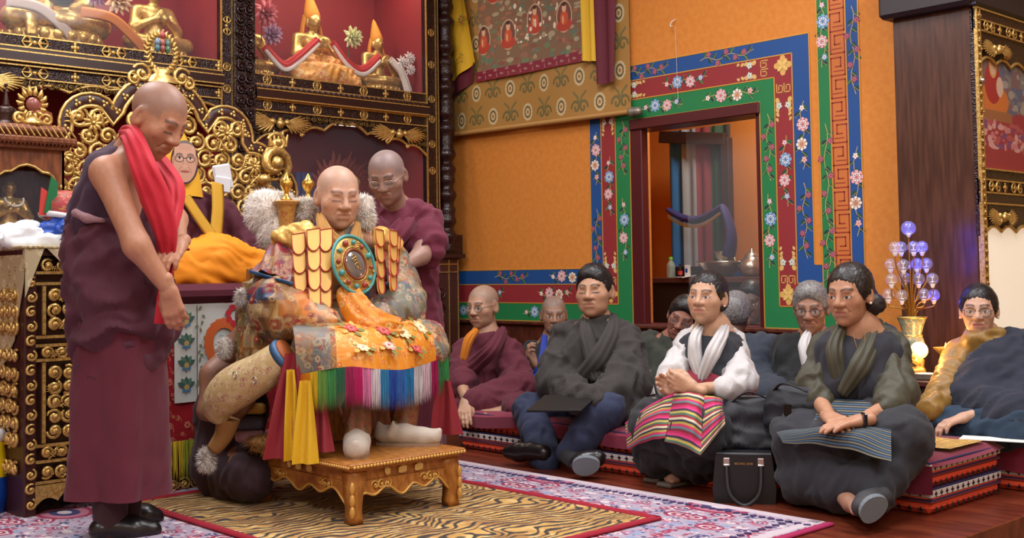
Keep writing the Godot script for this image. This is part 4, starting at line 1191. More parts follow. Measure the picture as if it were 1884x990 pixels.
func build_carved_table() -> void:
	var t := thing("carved_table", "tall dark table with gilt carved panels beside the throne", "table")
	var dark := mat("throne_dark", srgb(56, 22, 20), 0.4)
	var m := MB.new()
	m.box(Vector3(-5.13, 0.58, -1.995), Vector3(0.64, 1.0, 0.45)); put("body", m, dark, t)
	m = MB.new(); m.box(Vector3(-5.12, 1.085, -1.995), Vector3(0.7, 0.03, 0.52), 0.006); put("top", m, dark, t)
	# posts and rails
	for q in [[-4.8, -1.77], [-4.8, -2.22], [-5.45, -1.77]]:
		m = MB.new(); m.box(Vector3(q[0], 0.53, q[1]), Vector3(0.05, 1.06, 0.05), 0.006); put("post", m, dark, t)
	var tf := front(-1.99, 0, -4.79)
	var sd := Transform3D(Basis(Vector3(1, 0, 0), Vector3(0, 1, 0), Vector3(0, 0, 1)), Vector3(-5.12, 0, -1.06))
	# front is cut at the corner post near z -1.77; panels right of it
	m = MB.new()
	for y in [0.14, 0.225, 0.29, 0.64, 0.70, 0.735, 0.955, 1.0]: m.box(tf * Vector3(0, y, 0.006), Vector3(0.012, 0.012, 0.4))
	for y in [[0.3, 0.63], [0.745, 0.945]]:
		for x in [-0.165, 0.165]: m.box(tf * Vector3(x, (y[0] + y[1]) / 2, 0.008), Vector3(0.014, y[1] - y[0], 0.014))
	put("gilt_rails", m, gold, t)
	m = MB.new(); carve(m, tf.translated_local(Vector3(0, 0.465, 0.0)), 0.3, 0.3, 0.062, 3, 0.008); put("lower_panel", m, gold, t)
	m = MB.new(); carve(m, tf.translated_local(Vector3(0, 0.845, 0.0)), 0.3, 0.18, 0.06, 4, 0.008); put("upper_panel", m, gold, t)
	for y in [0.67, 0.26, 0.18, 1.03]:
		m = MB.new(); carve(m, tf.translated_local(Vector3(0, y, 0.0)), 0.36, 0.05, 0.056, int(y * 100), 0.007); put("rail_carving", m, gold, t)
	m = MB.new()
	for k in 16: scroll(m, front(-1.77, 0.06 + k * 0.06, -4.772), 0.022, 1.2, 0.0055, 1.0 if k % 2 else -1.0, 1.0 if k % 2 else 2.0, 0.008)
	put("post_scrolls", m, gold, t)
	# side face towards the hall
	var ts := Transform3D(Basis(Vector3(1, 0, 0), Vector3(0, 1, 0), Vector3(0, 0, 1)), Vector3(-5.1, 0, -1.742))
	m = MB.new(); m.box(Vector3(-5.12, 0.53, -1.755), Vector3(0.6, 1.05, 0.02)); put("side_board", m, dark, t)
	for q in [[0.45, 0.34, 0.065], [0.84, 0.2, 0.065], [0.2, 0.08, 0.06], [0.66, 0.05, 0.055]]:
		m = MB.new(); carve(m, ts.translated_local(Vector3(0.08, q[0], 0)), 0.4, q[1], q[2], 13, q[2] * 0.13); put("side_panel", m, gold, t)
	m = MB.new()
	var sc := scallop(0.42, [0.03, 0.06, 0.1, 0.06, 0.03])
	arch(m, tf.translated_local(Vector3(0, 0, 0.012)), sc, 0.13, 0.02); put("apron", m, gold, t)
	# cloth that covers the top and hangs in a point
	var c := thing("gold_table_cloth", "cream and gold brocade cloth hanging in points over the carved table", "tablecloth")
	m = MB.new()
	m.box(Vector3(-5.11, 1.106, -1.99), Vector3(0.72, 0.012, 0.54), 0.003)
	var zp := func(pts: Array) -> void:
		var pv := PackedVector2Array()
		for q in pts: pv.append(Vector2(q[0], q[1]))
		m.plate(pv, front(-1.77, 0, -4.755), 0.004)
	zp.call([[0.05, 1.108], [0.44, 1.108], [0.44, 0.85], [0.26, 0.9]])
	zp.call([[-0.03, 1.108], [0.05, 1.108], [0.0, 0.98], [-0.03, 0.9]])
	m.plate(PackedVector2Array([Vector2(-0.36, 1.108), Vector2(0.02, 1.108), Vector2(0.0, 0.96), Vector2(-0.1, 0.72), Vector2(-0.36, 0.5)]), Transform3D(Basis.IDENTITY, Vector3(-4.77, 0, -1.736)), 0.004)
	put("cloth", m, brocade("brocade_cream", srgb(176, 160, 124), srgb(150, 128, 80), srgb(206, 190, 150), 61, 4.0), c)
	# white scarves, blue bundle and red hat on the table
	var w := thing("white_scarf_heap", "heap of crumpled white scarves on the carved table", "scarves", Vector3(-4.96, 1.112, -1.83))
	var f := Field.new(); f.cell = 0.012
	f.chain([Vector3(0, 0.04, 0.11), Vector3(0.02, 0.045, 0.02), Vector3(0.0, 0.035, -0.06)], [0.042, 0.045, 0.035], 55); f.cap(Vector3(0.08, 0.025, 0.1), Vector3(0.09, 0.025, -0.1), 0.028, 0.026, 60)
	m = MB.new(); f.build(m, Transform3D.IDENTITY, null, folds(Vector3(0.3, 0.2, 1), 0.014, 16)); put("cloth", m, mat("silk_white", srgb(214, 216, 220), 0.5), w)
	var b := thing("blue_bundle", "shiny blue cloth bundle on the carved table", "cloth", Vector3(-4.9, 1.112, -1.99))
	f = Field.new(); f.cell = 0.01
	f.chain([Vector3(0, 0.05, 0.1), Vector3(0.01, 0.07, -0.02), Vector3(0, 0.06, -0.14)], [0.05, 0.07, 0.06], 50)
	m = MB.new(); f.build(m, Transform3D.IDENTITY, null, folds(Vector3(0.2, 0.4, 1), 0.01, 18)); put("cloth", m, mat("blue_silk", srgb(10, 66, 160), 0.45), b)
	var hh := thing("ritual_hat", "red and green ritual hat with white rim lying on the blue bundle", "hat", Vector3(-4.95, 1.235, -1.98))
	m = MB.new(); m.lathe(Vector3.ZERO, [[0.0, 0.12], [0.05, 0.115], [0.085, 0.08], [0.095, 0.03], [0.09, 0.0]], 18, Basis(Vector3(0, 0, 1), -0.3)); put("crown", m, brocade("brocade_hat", srgb(170, 50, 60), srgb(40, 90, 70), srgb(200, 160, 80), 71, 14.0), hh)
	m = MB.new()
	var rp := []
	for k in 18: rp.append(Vector3(cos(TAU * k / 18) * 0.098, sin(TAU * k / 18) * 0.02, sin(TAU * k / 18) * 0.098))
	m.tube(rp, [0.014], 6, 1.0, Vector3.UP, true); put("white_rim", m, mat("silk_white", srgb(214, 216, 220), 0.5), hh)
	m = MB.new(); m.plate(PackedVector2Array([Vector2(0, 0), Vector2(0.05, 0.0), Vector2(0.06, 0.13), Vector2(0.03, 0.16)]), front(0.11, 0.02, 0.05), 0.004); put("green_flap", m, mat("flap_green", srgb(20, 110, 60), 0.7), hh)
	m = MB.new(); m.plate(PackedVector2Array([Vector2(0, 0), Vector2(0.035, 0.0), Vector2(0.04, 0.1), Vector2(0.01, 0.12)]), front(0.13, 0.01, 0.045), 0.004); put("red_flap", m, mat("flap_red", srgb(200, 60, 50), 0.7), hh)
	build_shrine()

func build_shrine() -> void:
	var t := thing("wooden_shrine", "small brown wooden shrine with tiled roof and glazed arch on the table", "shrine", Vector3(-5.28, 1.112, -1.88))
	t.scale = Vector3(1, 1, 0.54)
	var wood := tri_mat("shrine_wood", noise_tex(81, 0.03, [[0.2, srgb(96, 50, 26)], [0.8, srgb(140, 80, 44)]], 256, 4), Vector3(4, 1, 4), 0.4)
	var m := MB.new()
	m.box(Vector3(-0.14, 0.22, 0), Vector3(0.02, 0.44, 0.6)); m.box(Vector3(0, 0.01, 0), Vector3(0.3, 0.02, 0.62)); m.box(Vector3(0, 0.22, -0.3), Vector3(0.3, 0.44, 0.02)); m.box(Vector3(0, 0.22, 0.3), Vector3(0.3, 0.44, 0.02))
	put("body", m, wood, t)
	# front with an arched opening
	m = MB.new()
	var tf := front(0, 0, 0.15)
	var pts := PackedVector2Array([Vector2(-0.31, 0), Vector2(-0.31, 0.44), Vector2(0.31, 0.44), Vector2(0.31, 0), Vector2(0.25, 0)])
	for k in 13:
		var a := PI * k / 12
		pts.append(Vector2(cos(a) * 0.25, 0.25 + sin(a) * 0.1 + (0.018 * absf(sin(a * 3.0)))))
	pts.append(Vector2(-0.25, 0))
	m.plate(pts, tf, 0.02); put("arched_front", m, wood, t)
	var e := []
	for k in 13:
		var a := PI * k / 12
		e.append(tf * Vector3(cos(a) * 0.25, 0.25 + sin(a) * 0.1 + (0.018 * absf(sin(a * 3.0))), 0.004))
	m = MB.new(); m.tube(e, [0.007], 6); m.tube([tf * Vector3(0.25, 0.0, 0.004), tf * Vector3(0.25, 0.25, 0.004)], [0.007], 6)
	for k in 6: m.ball(tf * Vector3(0.28, 0.05 + k * 0.045, 0.004), Vector3(0.005, 0.012, 0.012), 6)
	put("gilt_edge", m, gold, t)
	m = MB.new(); m.box(Vector3(0.138, 0.17, 0), Vector3(0.004, 0.34, 0.5))
	var pn := mat("case_pane", Color(0.75, 0.78, 0.85, 0.03), 0.04)
	put("pane", m, pn, t)
	m = MB.new()
	m.box(Vector3(0.0, 0.45, 0), Vector3(0.36, 0.025, 0.68), 0.005); m.box(Vector3(0.0, 0.475, 0), Vector3(0.42, 0.03, 0.76), 0.008); m.box(Vector3(-0.02, 0.525, 0), Vector3(0.34, 0.05, 0.7), 0.02)
	for k in 22: m.ball(Vector3(0.19, 0.462, -0.34 + k * 0.032), Vector3(0.016, 0.012, 0.012), 6)
	put("roof", m, wood, t)
	m = MB.new()
	for k in 16: m.box(Vector3(0.17, 0.517, -0.36 + k * 0.048), Vector3(0.1, 0.008, 0.006), 0.0, Basis(Vector3(0, 0, 1), -0.6))
	put("roof_ribs", m, gold, t)
	var st := seated_statue("small_statue", "small golden statue with necklace behind the glass of the wooden shrine", Vector3(-5.28, 1.134, -1.86), PI / 2, 0.42, 1)
	var m2 := MB.new()
	var p := []
	for k in 14:
		var a := PI * k / 13
		p.append(Vector3(cos(a) * 0.04, 0.2 - sin(a) * 0.034, 0.06 + 0.02 * sin(a)))
	for q in p: m2.ball(q, Vector3.ONE * 0.006, 6)
	put("necklace", m2, mat("pearl", srgb(220, 215, 205), 0.3), st)
	for q in [[Vector3(-5.02, 1.112, -1.97), "small gilt stupa on the table right of the glazed shrine", 0.14, gold], [Vector3(-5.3, 1.66, -1.85), "dark bronze stupa on the shrine roof left of the gilt jewel", 0.2, mat("dark_bronze", srgb(60, 36, 30), 0.35, 0.5)], [Vector3(-5.36, 1.66, -2.03), "reddish bronze stupa on the shrine roof right of the gilt jewel", 0.21, mat("red_bronze", srgb(130, 62, 40), 0.35, 0.5)]]:
		var s := thing("miniature_stupa", q[1], "ornament", q[0])
		var h: float = q[2]
		m = MB.new(); m.lathe(Vector3.ZERO, [[0.0, 0.0], [h * 0.34, 0.0], [h * 0.34, h * 0.05], [h * 0.26, h * 0.07], [h * 0.26, h * 0.13], [h * 0.2, h * 0.15], [h * 0.25, h * 0.3], [h * 0.22, h * 0.42], [h * 0.12, h * 0.47], [h * 0.0, h * 0.47]], 16); put("base", m, q[3], s)
		m = MB.new()
		var pr := []
		for k in 9: pr.append([h * (0.1 - k * 0.009) * (1.0 if k % 2 else 0.75), h * (0.47 + k * 0.045)])
		pr.append([0.0, h * 0.98]); m.lathe(Vector3.ZERO, pr, 12); m.ball(Vector3(0, h * 0.96, 0), Vector3.ONE * h * 0.045, 8); put("spire", m, q[3], s)
	var g := thing("gilt_jewel_ornament", "gilt flaming jewel ornament on the shrine roof between two stupas", "ornament", Vector3(-5.2, 1.66, -1.93))
	m = MB.new()
	for k in 14:
		var a := TAU * k / 14
		m.tube([Vector3(0, 0.1 + sin(a) * 0.04, cos(a) * 0.04), Vector3(0.004, 0.1 + sin(a) * 0.06, cos(a) * 0.06), Vector3(0, 0.11 + sin(a) * 0.075, cos(a) * 0.07)], [0.01, 0.012, 0.003], 5)
	m.lathe(Vector3.ZERO, [[0.0, 0.0], [0.06, 0.0], [0.05, 0.02], [0.025, 0.04], [0.0, 0.06]], 12)
	for s in [-1.0, 1.0]: scroll(m, front(s * 0.06, 0.03, 0.0), 0.03, 1.2, 0.008, s)
	put("flames", m, gold, g)
	m = MB.new(); m.ball(Vector3(0.006, 0.1, 0), Vector3(0.02, 0.032, 0.032), 12); put("jewel", m, mat("rose_jewel", srgb(150, 90, 80), 0.2), g)

func build_carpets() -> void:
	# patterned carpet: tile of mirrored motifs, and a dark border strip
	var n := 512
	var im := Image.create(n, n, false, Image.FORMAT_RGB8)
	im.fill(srgb(158, 148, 164))
	var rng := RandomNumberGenerator.new(); rng.seed = 19
	var cr := srgb(138, 36, 66); var nv := srgb(52, 52, 96); var bl := srgb(128, 142, 172); var wh := srgb(196, 186, 190); var pk := srgb(166, 104, 126)
	var q := func(x: float, y: float, rx: float, ry: float, c: Color) -> void:
		for sx in [0, 1]:
			for sy in [0, 1]: ellipse(im, n - 1 - x if sx else x, n - 1 - y if sy else y, rx, ry, c)
	for k in 60: q.call(rng.randf() * 256, rng.randf() * 256, rng.randf_range(6, 20), rng.randf_range(4, 12), [bl, wh, pk][k % 3])
	for k in 7:
		var x := rng.randf() * 240 + 8; var y := rng.randf() * 240 + 8; var r := rng.randf_range(20, 40)
		q.call(x, y, r, r * 0.7, cr); q.call(x, y, r * 0.72, r * 0.46, wh); q.call(x, y, r * 0.5, r * 0.32, [nv, cr, bl][k % 3]); q.call(x, y, r * 0.2, r * 0.14, wh)
	for k in 260:
		var x := rng.randf() * 256; var y := rng.randf() * 256
		q.call(x, y, rng.randf_range(2, 6), rng.randf_range(2, 5), [cr, nv, cr, wh, nv, pk][k % 6])
	for k in 10:
		var x := rng.randf() * 256; var y := rng.randf() * 256
		for p in 5: q.call(x + cos(TAU * p / 5) * 8, y + sin(TAU * p / 5) * 8, 5, 4, nv if k % 2 else cr)
	q.call(255, 255, 90, 60, cr); q.call(255, 255, 74, 48, wh); q.call(255, 255, 60, 38, bl); q.call(255, 255, 40, 26, cr); q.call(255, 255, 20, 14, wh)
	q.call(0, 0, 80, 60, cr); q.call(0, 0, 66, 48, pk); q.call(0, 0, 44, 30, nv); q.call(0, 0, 20, 14, wh)
	# worn pile: fine flecks
	for k in 16000:
		var x := rng.randi() % n; var y := rng.randi() % n
		im.set_pixel(x, y, im.get_pixel(x, y).lerp([wh, nv, cr, pk][k % 4], 0.5))
	var t := thing("patterned_carpet", "large red, white and navy patterned carpet under the tiger rug", "carpet", Vector3(-3.6, 0, -1.4))
	var m := MB.new(); m.box(Vector3(0, 0.005, 0), Vector3(2.42, 0.01, 4.92), 0.003)
	var cm := tri_mat("carpet", tex(im), Vector3(1.05, 1.05, 1.05), 0.95)
	put("pile", m, cm, t)
	m = MB.new(); m.box(Vector3(1.22, 0.006, 0), Vector3(0.035, 0.012, 4.92), 0.004); put("pink_binding", m, mat("pink_binding", srgb(150, 24, 76), 0.9), t)
	m = MB.new(); m.box(Vector3(0, 0.0065, -2.43), Vector3(2.4, 0.011, 0.05), 0.003); m.box(Vector3(1.17, 0.0065, 0), Vector3(0.05, 0.011, 4.9), 0.003); put("white_edge", m, mat("carpet_edge", srgb(186, 172, 180), 0.95), t)
	m = MB.new()
	for s in 2:
		for k in 60 if s == 0 else 110:
			var o := Vector3(-1.18 + k * 0.04, 0.0125, -2.36) if s == 0 else Vector3(1.1, 0.0125, -2.36 + k * 0.044)
			m.box(o, Vector3(0.026, 0.001, 0.026), 0.0, Basis(Vector3.UP, PI / 4))
	put("border_diamonds", m, mat("border_navy", srgb(60, 40, 88), 0.95), t).set_meta("kind", "stuff")
	# left carpet strip in front of the throne
	t = thing("hall_runner", "grey and red patterned carpet under the carved table and standing monk", "carpet", Vector3(-5.35, 0, -1.2))
	m = MB.new(); m.box(Vector3(0, 0.003, 0), Vector3(1.05, 0.006, 4.5), 0.002); put("pile", m, cm, t)
	# tiger rug
	var w := 384; var h := 288
	im = Image.create(w, h, false, Image.FORMAT_RGB8)
	var nz := FastNoiseLite.new(); nz.seed = 4; nz.frequency = 0.012; nz.fractal_octaves = 3
	var n2 := FastNoiseLite.new(); n2.seed = 9; n2.frequency = 0.05
	for y in h:
		for x in w:
			var a := nz.get_noise_2d(x, y) * 7.0
			var s := sin(x * 0.72 + a * 2.2 + 2.5 * sin(y * 0.045 + a * 0.4)) + 0.75 * n2.get_noise_2d(x * 1.2, y * 0.35)
			var base := srgb(190, 148, 72).lerp(srgb(150, 104, 44), clampf(nz.get_noise_2d(x * 2.0 + 300, y * 2.0) + 0.5, 0, 1))
			base = base.lerp(srgb(222, 196, 140), clampf(n2.get_noise_2d(x + 90, y + 90) * 1.4, 0, 0.6))
			im.set_pixel(x, y, base.lerp(srgb(30, 22, 16), smoothstep(0.22, 0.55, s)))
	t = thing("tiger_rug", "tiger striped plush rug with red binding under the gilt footstool", "rug", Vector3(-3.805, 0.01, -2.81))
	m = MB.new()
	var fn := FastNoiseLite.new(); fn.seed = 2; fn.frequency = 2.2
	m.grid(60, 44, func(u, v): return Vector3((u - 0.5) * 1.85, 0.008 + 0.012 * maxf(0.0, fn.get_noise_2d(u * 4.0, v * 3.0)) * sin(u * PI) * sin(v * PI), (0.5 - v) * 1.28))
	var tm := mat("tiger_plush", Color.WHITE, 0.85); tm.albedo_texture = tex(im); tm.rim_enabled = true; tm.rim = 0.3
	put("plush", m, tm, t)
	m = MB.new()
	for b in [[0.0, 0.635, 1.87, 0.035], [0.0, -0.635, 1.87, 0.035], [0.92, 0.0, 0.035, 1.3], [-0.92, 0.0, 0.035, 1.3]]: m.box(Vector3(b[0], 0.008, b[1]), Vector3(b[2], 0.016, b[3]), 0.006)
	put("red_binding", m, mat("red_binding", srgb(146, 16, 40), 0.9), t)

func build_cushions() -> void:
	var velvet := tri_mat("velvet", noise_tex(91, 0.3, [[0.0, srgb(104, 14, 44)], [1.0, srgb(134, 22, 58)]], 128, 3), Vector3(5, 5, 5), 0.9)
	velvet.rim_enabled = true; velvet.rim = 0.5
	var orange := mat("cush_orange", srgb(232, 84, 52), 0.85); var white := mat("cush_white", srgb(206, 200, 198), 0.85); var dark := mat("cush_dark", srgb(112, 40, 46), 0.85); var navy := mat("cush_navy", srgb(40, 34, 80), 0.85)
	var cross := mat("cush_cross", srgb(40, 20, 26), 0.9)
	var specs := [[-4.42, -4.5, 0.98, 0.66, "maroon velvet floor seat on striped mattresses under the glasses monk and the dark robed man"], [-3.36, -4.47, 0.98, 0.68, "maroon velvet floor seat on striped mattresses under the woman in white"], [-2.655, -4.57, 0.95, 0.62, "maroon velvet floor seat on orange striped mattresses under the olive robed woman"], [-4.2, -5.3, 1.4, 0.6, "maroon floor seat in the back row below the opening in the wall"], [-2.45, -5.25, 1.1, 0.56, "maroon floor seat behind the front row under the woman in gold"]]
	for c in specs:
		var t := thing("floor_seat", c[4], "cushion", Vector3(c[0], 0, c[1]), 0.0, "floor seats along the wall")
		for lv in 2:
			var mt := MB.new()
			mt.box(Vector3(0, 0.052 + lv * 0.102, 0), Vector3(c[2] - 0.01, 0.1, c[3] - 0.01), 0.022)
			var mo := put("mattress", mt, orange, t)
			for s in [[0.07, 0.028, white], [0.046, 0.006, navy], [0.088, 0.006, navy], [0.038, 0.01, dark]]:
				var b := MB.new(); b.box(Vector3(0, s[0] + 0.012 + lv * 0.102, 0), Vector3(c[2], s[1], c[3]), 0.002)
				put("woven_stripe", b, s[2], mo)
			var x := MB.new()
			var plus := func(o: Vector3, bs: Basis) -> void:
				x.box(o, Vector3(0.022, 0.006, 0.002), 0.0, bs); x.box(o, Vector3(0.006, 0.022, 0.002), 0.0, bs)
				x.box(o + Vector3(0, -0.062, 0), Vector3(0.022, 0.006, 0.002), 0.0, bs); x.box(o + Vector3(0, -0.062, 0), Vector3(0.006, 0.022, 0.002), 0.0, bs)
			for k in int(c[2] / 0.046): plus.call(Vector3(-c[2] / 2 + 0.03 + k * 0.046, 0.082 + lv * 0.102, c[3] / 2 + 0.0005), Basis.IDENTITY)
			for k in int(c[3] / 0.046): plus.call(Vector3(c[2] / 2 + 0.0005, 0.082 + lv * 0.102, -c[3] / 2 + 0.03 + k * 0.046), Basis(Vector3.UP, PI / 2))
			put("woven_crosses", x, cross, mo).set_meta("kind", "stuff")
		var m := MB.new()
		m.grid(24, 18, func(u, v):
			var px: float = (u - 0.5) * (c[2] + 0.03); var pz: float = (0.5 - v) * (c[3] + 0.03)
			var ex := maxf(0.0, absf(u - 0.5) - 0.47) / 0.03; var ez := maxf(0.0, absf(v - 0.5) - 0.47) / 0.03
			return Vector3(px, 0.222 + 0.006 * sin(px * 9.0 + pz * 5.0) - 0.03 * maxf(ex, ez), pz))
		put("velvet_cover", m, velvet, t)
		m = MB.new()
		m.grid(16, 4, func(u, v): return Vector3((u - 0.5) * (c[2] + 0.03), 0.2 - v * (0.11 if c[0] > -2.9 else 0.06) - 0.012 * sin(u * 9.0), c[3] / 2 + 0.016))
		put("velvet_drop", m, velvet, t)
	var g := thing("gold_brocade_cloth", "small gold brocade cloth on the seat behind the olive robed woman", "cloth", Vector3(-2.38, 0.228, -4.62))
	var mg := MB.new(); mg.grid(6, 6, func(u, v): return Vector3((u - 0.5) * 0.36, 0.004 + 0.003 * sin(u * 8.0), (0.5 - v) * 0.3)); put("cloth", mg, brocade("brocade_gold", srgb(190, 150, 70), srgb(150, 110, 50), srgb(226, 200, 130), 95, 8.0), g)
	var pp := thing("paper_sheet", "white paper sheet on the velvet seat beside the woman in gold", "paper", Vector3(-2.2, 0.232, -4.86))
	mg = MB.new(); mg.box(Vector3.ZERO, Vector3(0.26, 0.002, 0.12), 0.0, Basis(Vector3.UP, 0.3)); put("sheet", mg, mat("paper", srgb(226, 224, 220), 0.8), pp)

func build_hanging() -> void:
	var t := thing("silk_hanging", "painted scroll in gold brocade with yellow and maroon veils hanging on the orange wall", "wall hanging", Vector3(0, 0, -5.77))
	# brocade ground
	var n := 256
	var im := Image.create(n, n, false, Image.FORMAT_RGB8)
	im.fill(srgb(164, 122, 60))
	for c in [[64, 64], [192, 192]]:
		for k in 16:
			var a := TAU * k / 16
			ellipse(im, c[0] + cos(a) * 30, c[1] + sin(a) * 36, 7, 8, srgb(196, 180, 140)); ellipse(im, c[0] + cos(a) * 21, c[1] + sin(a) * 26, 4.5, 5, srgb(96, 84, 56))
		ellipse(im, c[0], c[1], 15, 18, srgb(200, 184, 146)); ellipse(im, c[0], c[1], 8, 10, srgb(150, 112, 62))
	for c in [[192, 64], [64, 192]]:
		for s in [-1, 1]:
			var sp := []
			for k in 14:
				var a := k * 0.5
				sp.append(Vector2(c[0] + s * (24 + cos(a) * (30 - k * 1.9)), c[1] - 14 + sin(a) * (34 - k * 2.0)))
			stroke(im, sp, 6.0, srgb(104, 96, 56))
			stroke(im, [Vector2(c[0] + s * 4, c[1] + 6), Vector2(c[0] + s * 14, c[1] + 34), Vector2(c[0] + s * 40, c[1] + 56)], 6.0, srgb(112, 104, 62))
	var bm := mat("hanging_brocade", Color.WHITE, 0.6); bm.albedo_texture = tex(im); bm.uv1_scale = Vector3(5, 4.2, 1)
	var m := MB.new()
	m.grid(24, 12, func(u, v): return Vector3(-6.78 + u * 1.8, 2.06 - 0.03 * u + v * (1.6 + 0.03 * u), 0.012 + 0.012 * sin(u * 11.0) * (1.0 - v)))
	put("brocade_ground", m, bm, t)
	# painted picture
	im = Image.create(384, 256, false, Image.FORMAT_RGB8)
	im.fill(srgb(126, 98, 76))
	var rng := RandomNumberGenerator.new(); rng.seed = 6
	for k in 420: ellipse(im, rng.randf() * 384, rng.randf() * 256, rng.randf_range(3, 13), rng.randf_range(2, 7), [srgb(110, 124, 92), srgb(164, 106, 80), srgb(132, 84, 70), srgb(164, 154, 126), srgb(96, 116, 100), srgb(144, 104, 84)][k % 6])
	for f in [[60, 80], [110, 190], [200, 170], [290, 70], [300, 180], [355, 120], [20, 190], [40, 30], [355, 40], [140, 60]]:
		ellipse(im, f[0], f[1] - 4, 26, 34, srgb(200, 170, 140)); ellipse(im, f[0], f[1] - 4, 23, 31, srgb(116, 70, 62))
		ellipse(im, f[0], f[1] + 14, 24, 13, srgb(176, 64, 46)); ellipse(im, f[0], f[1] - 2, 13, 16, srgb(196, 84, 54)); ellipse(im, f[0], f[1] - 22, 7, 9, srgb(218, 176, 140)); ellipse(im, f[0], f[1] - 30, 7, 4, srgb(60, 40, 36)); ellipse(im, f[0] - 4, f[1] + 2, 3, 9, srgb(220, 170, 120))
	ellipse(im, 200, 20, 70, 46, srgb(206, 120, 50)); ellipse(im, 200, 52, 76, 14, srgb(226, 210, 190)); ellipse(im, 200, 46, 64, 12, srgb(196, 80, 50)); ellipse(im, 200, 10, 30, 30, srgb(220, 150, 70))
	for k in 30: ellipse(im, 130 + rng.randf() * 150, 100 + rng.randf() * 110, rng.randf_range(2, 5), rng.randf_range(2, 7), srgb(226, 214, 196))
	var pm := mat("painted_scroll", Color.WHITE, 0.75); pm.albedo_texture = tex(im)
	m = MB.new(); m.grid(12, 8, func(u, v): return Vector3(-6.47 + u * 1.17, 2.5 + v * 0.86, 0.028 + 0.006 * sin(u * 9.0)))
	for i in m.uv.size(): m.uv[i].y = 1.0 - m.uv[i].y
	put("painted_picture", m, pm, t)
	m = MB.new(); m.grid(20, 2, func(u, v): return Vector3(-6.5 + u * 1.22, 2.425 + v * 0.075, 0.03 + 0.005 * sin(u * 9.0))); put("crimson_border", m, brocade("brocade_crimson", srgb(128, 22, 50), srgb(170, 140, 130), srgb(110, 30, 60), 55, 8.0), t)
	m = MB.new(); m.tube([Vector3(-6.82, 2.055, 0.03), Vector3(-4.93, 2.025, 0.03)], [0.018], 10); put("bottom_rod", m, mat("rod_tan", srgb(176, 132, 74), 0.5), t)
	m = MB.new()
	for x in [[-6.84, 2.056], [-4.92, 2.024]]: m.lathe(Vector3(x[0], x[1], 0.03), [[0.0, -0.05], [0.022, -0.045], [0.03, -0.02], [0.024, 0.0], [0.034, 0.02], [0.03, 0.045], [0.0, 0.05]], 12, Basis(Vector3(0, 0, 1), PI / 2))
	put("rod_knobs", m, mat("rod_knob", srgb(150, 144, 132), 0.35, 0.5), t)
	# veils
	var yel := mat("veil_yellow", srgb(214, 172, 34), 0.7); var mar := mat("veil_maroon", srgb(96, 24, 42), 0.75)
	m = MB.new(); m.grid(14, 10, func(u, v): return Vector3(-6.93 + u * lerpf(0.44, 0.26, v), lerpf(2.44 + 0.12 * u * u + 0.02 * u, 3.5, v), 0.06 + 0.018 * sin(u * 12.0 + v * 2.0))); put("yellow_veil", m, yel, t)
	m = MB.new(); m.grid(14, 8, func(u, v): return Vector3(-6.93 + u * 0.42, lerpf(2.28 + 0.16 * u, 2.62, v), 0.042 + 0.012 * sin(u * 13.0))); put("maroon_veil", m, mar, t)
	m = MB.new(); m.grid(10, 10, func(u, v): return Vector3(-5.36 + u * 0.13 + 0.02 * v, lerpf(2.42 - 0.02 * u, 3.5, v), 0.06 + 0.02 * sin(u * 10.0 + v * 3.0))); put("yellow_veil", m, yel, t)
	m = MB.new(); m.grid(10, 10, func(u, v): return Vector3(-5.24 + u * lerpf(0.16, 0.2, v), lerpf(2.24, 3.5, v), 0.05 + 0.02 * sin(u * 9.0 + v * 2.0))); put("maroon_veil", m, mar, t)
	m = MB.new()
	for q in [[-6.78, 2.78, 0], [-6.62, 2.62, 1], [-6.84, 2.5, 1], [-6.6, 2.92, 0], [-6.75, 3.1, 1]]:
		var tt := Transform3D(Basis.IDENTITY, Vector3(q[0], q[1], 0.084))
		for k in 8:
			var a := TAU * k / 8
			if q[2] == 0: leaf(m, tt, Vector2(cos(a), sin(a)) * 0.014, a + 0.8, 0.032, [lin(170, 60, 30), lin(60, 110, 50)][k % 2], 0.22, 0.0003 * k)
			else: leaf(m, tt, Vector2(cos(a), sin(a)) * 0.03 * (0.4 if k % 3 == 0 else 1.0), a, 0.014, [lin(190, 90, 40), lin(60, 130, 70), lin(190, 90, 40)][k % 3], 0.5, 0.0003 * k)
	put("veil_blossoms", m, mat("p_motif", Color.WHITE, 0.6, 0.0, true), t)
	var hk := thing("wall_hook", "tiny white hook with thin wire on the orange wall above the opening", "hook", Vector3(-4.61, 2.56, -5.79))
	m = MB.new(); m.tube(smooth([Vector3(0, 0.03, 0), Vector3(-0.012, 0.01, 0.025), Vector3(-0.018, -0.015, 0.028), Vector3(0.0, -0.018, 0.03)], 4), [0.004], 6); put("hook", m, mat("hook_white", srgb(220, 210, 196), 0.4), hk)
	m = MB.new(); m.tube([Vector3(0, -0.018, 0.0), Vector3(0.01, -0.5, 0.0)], [0.0012], 5); put("wire", m, mat("hook_white", srgb(220, 210, 196), 0.4), hk)

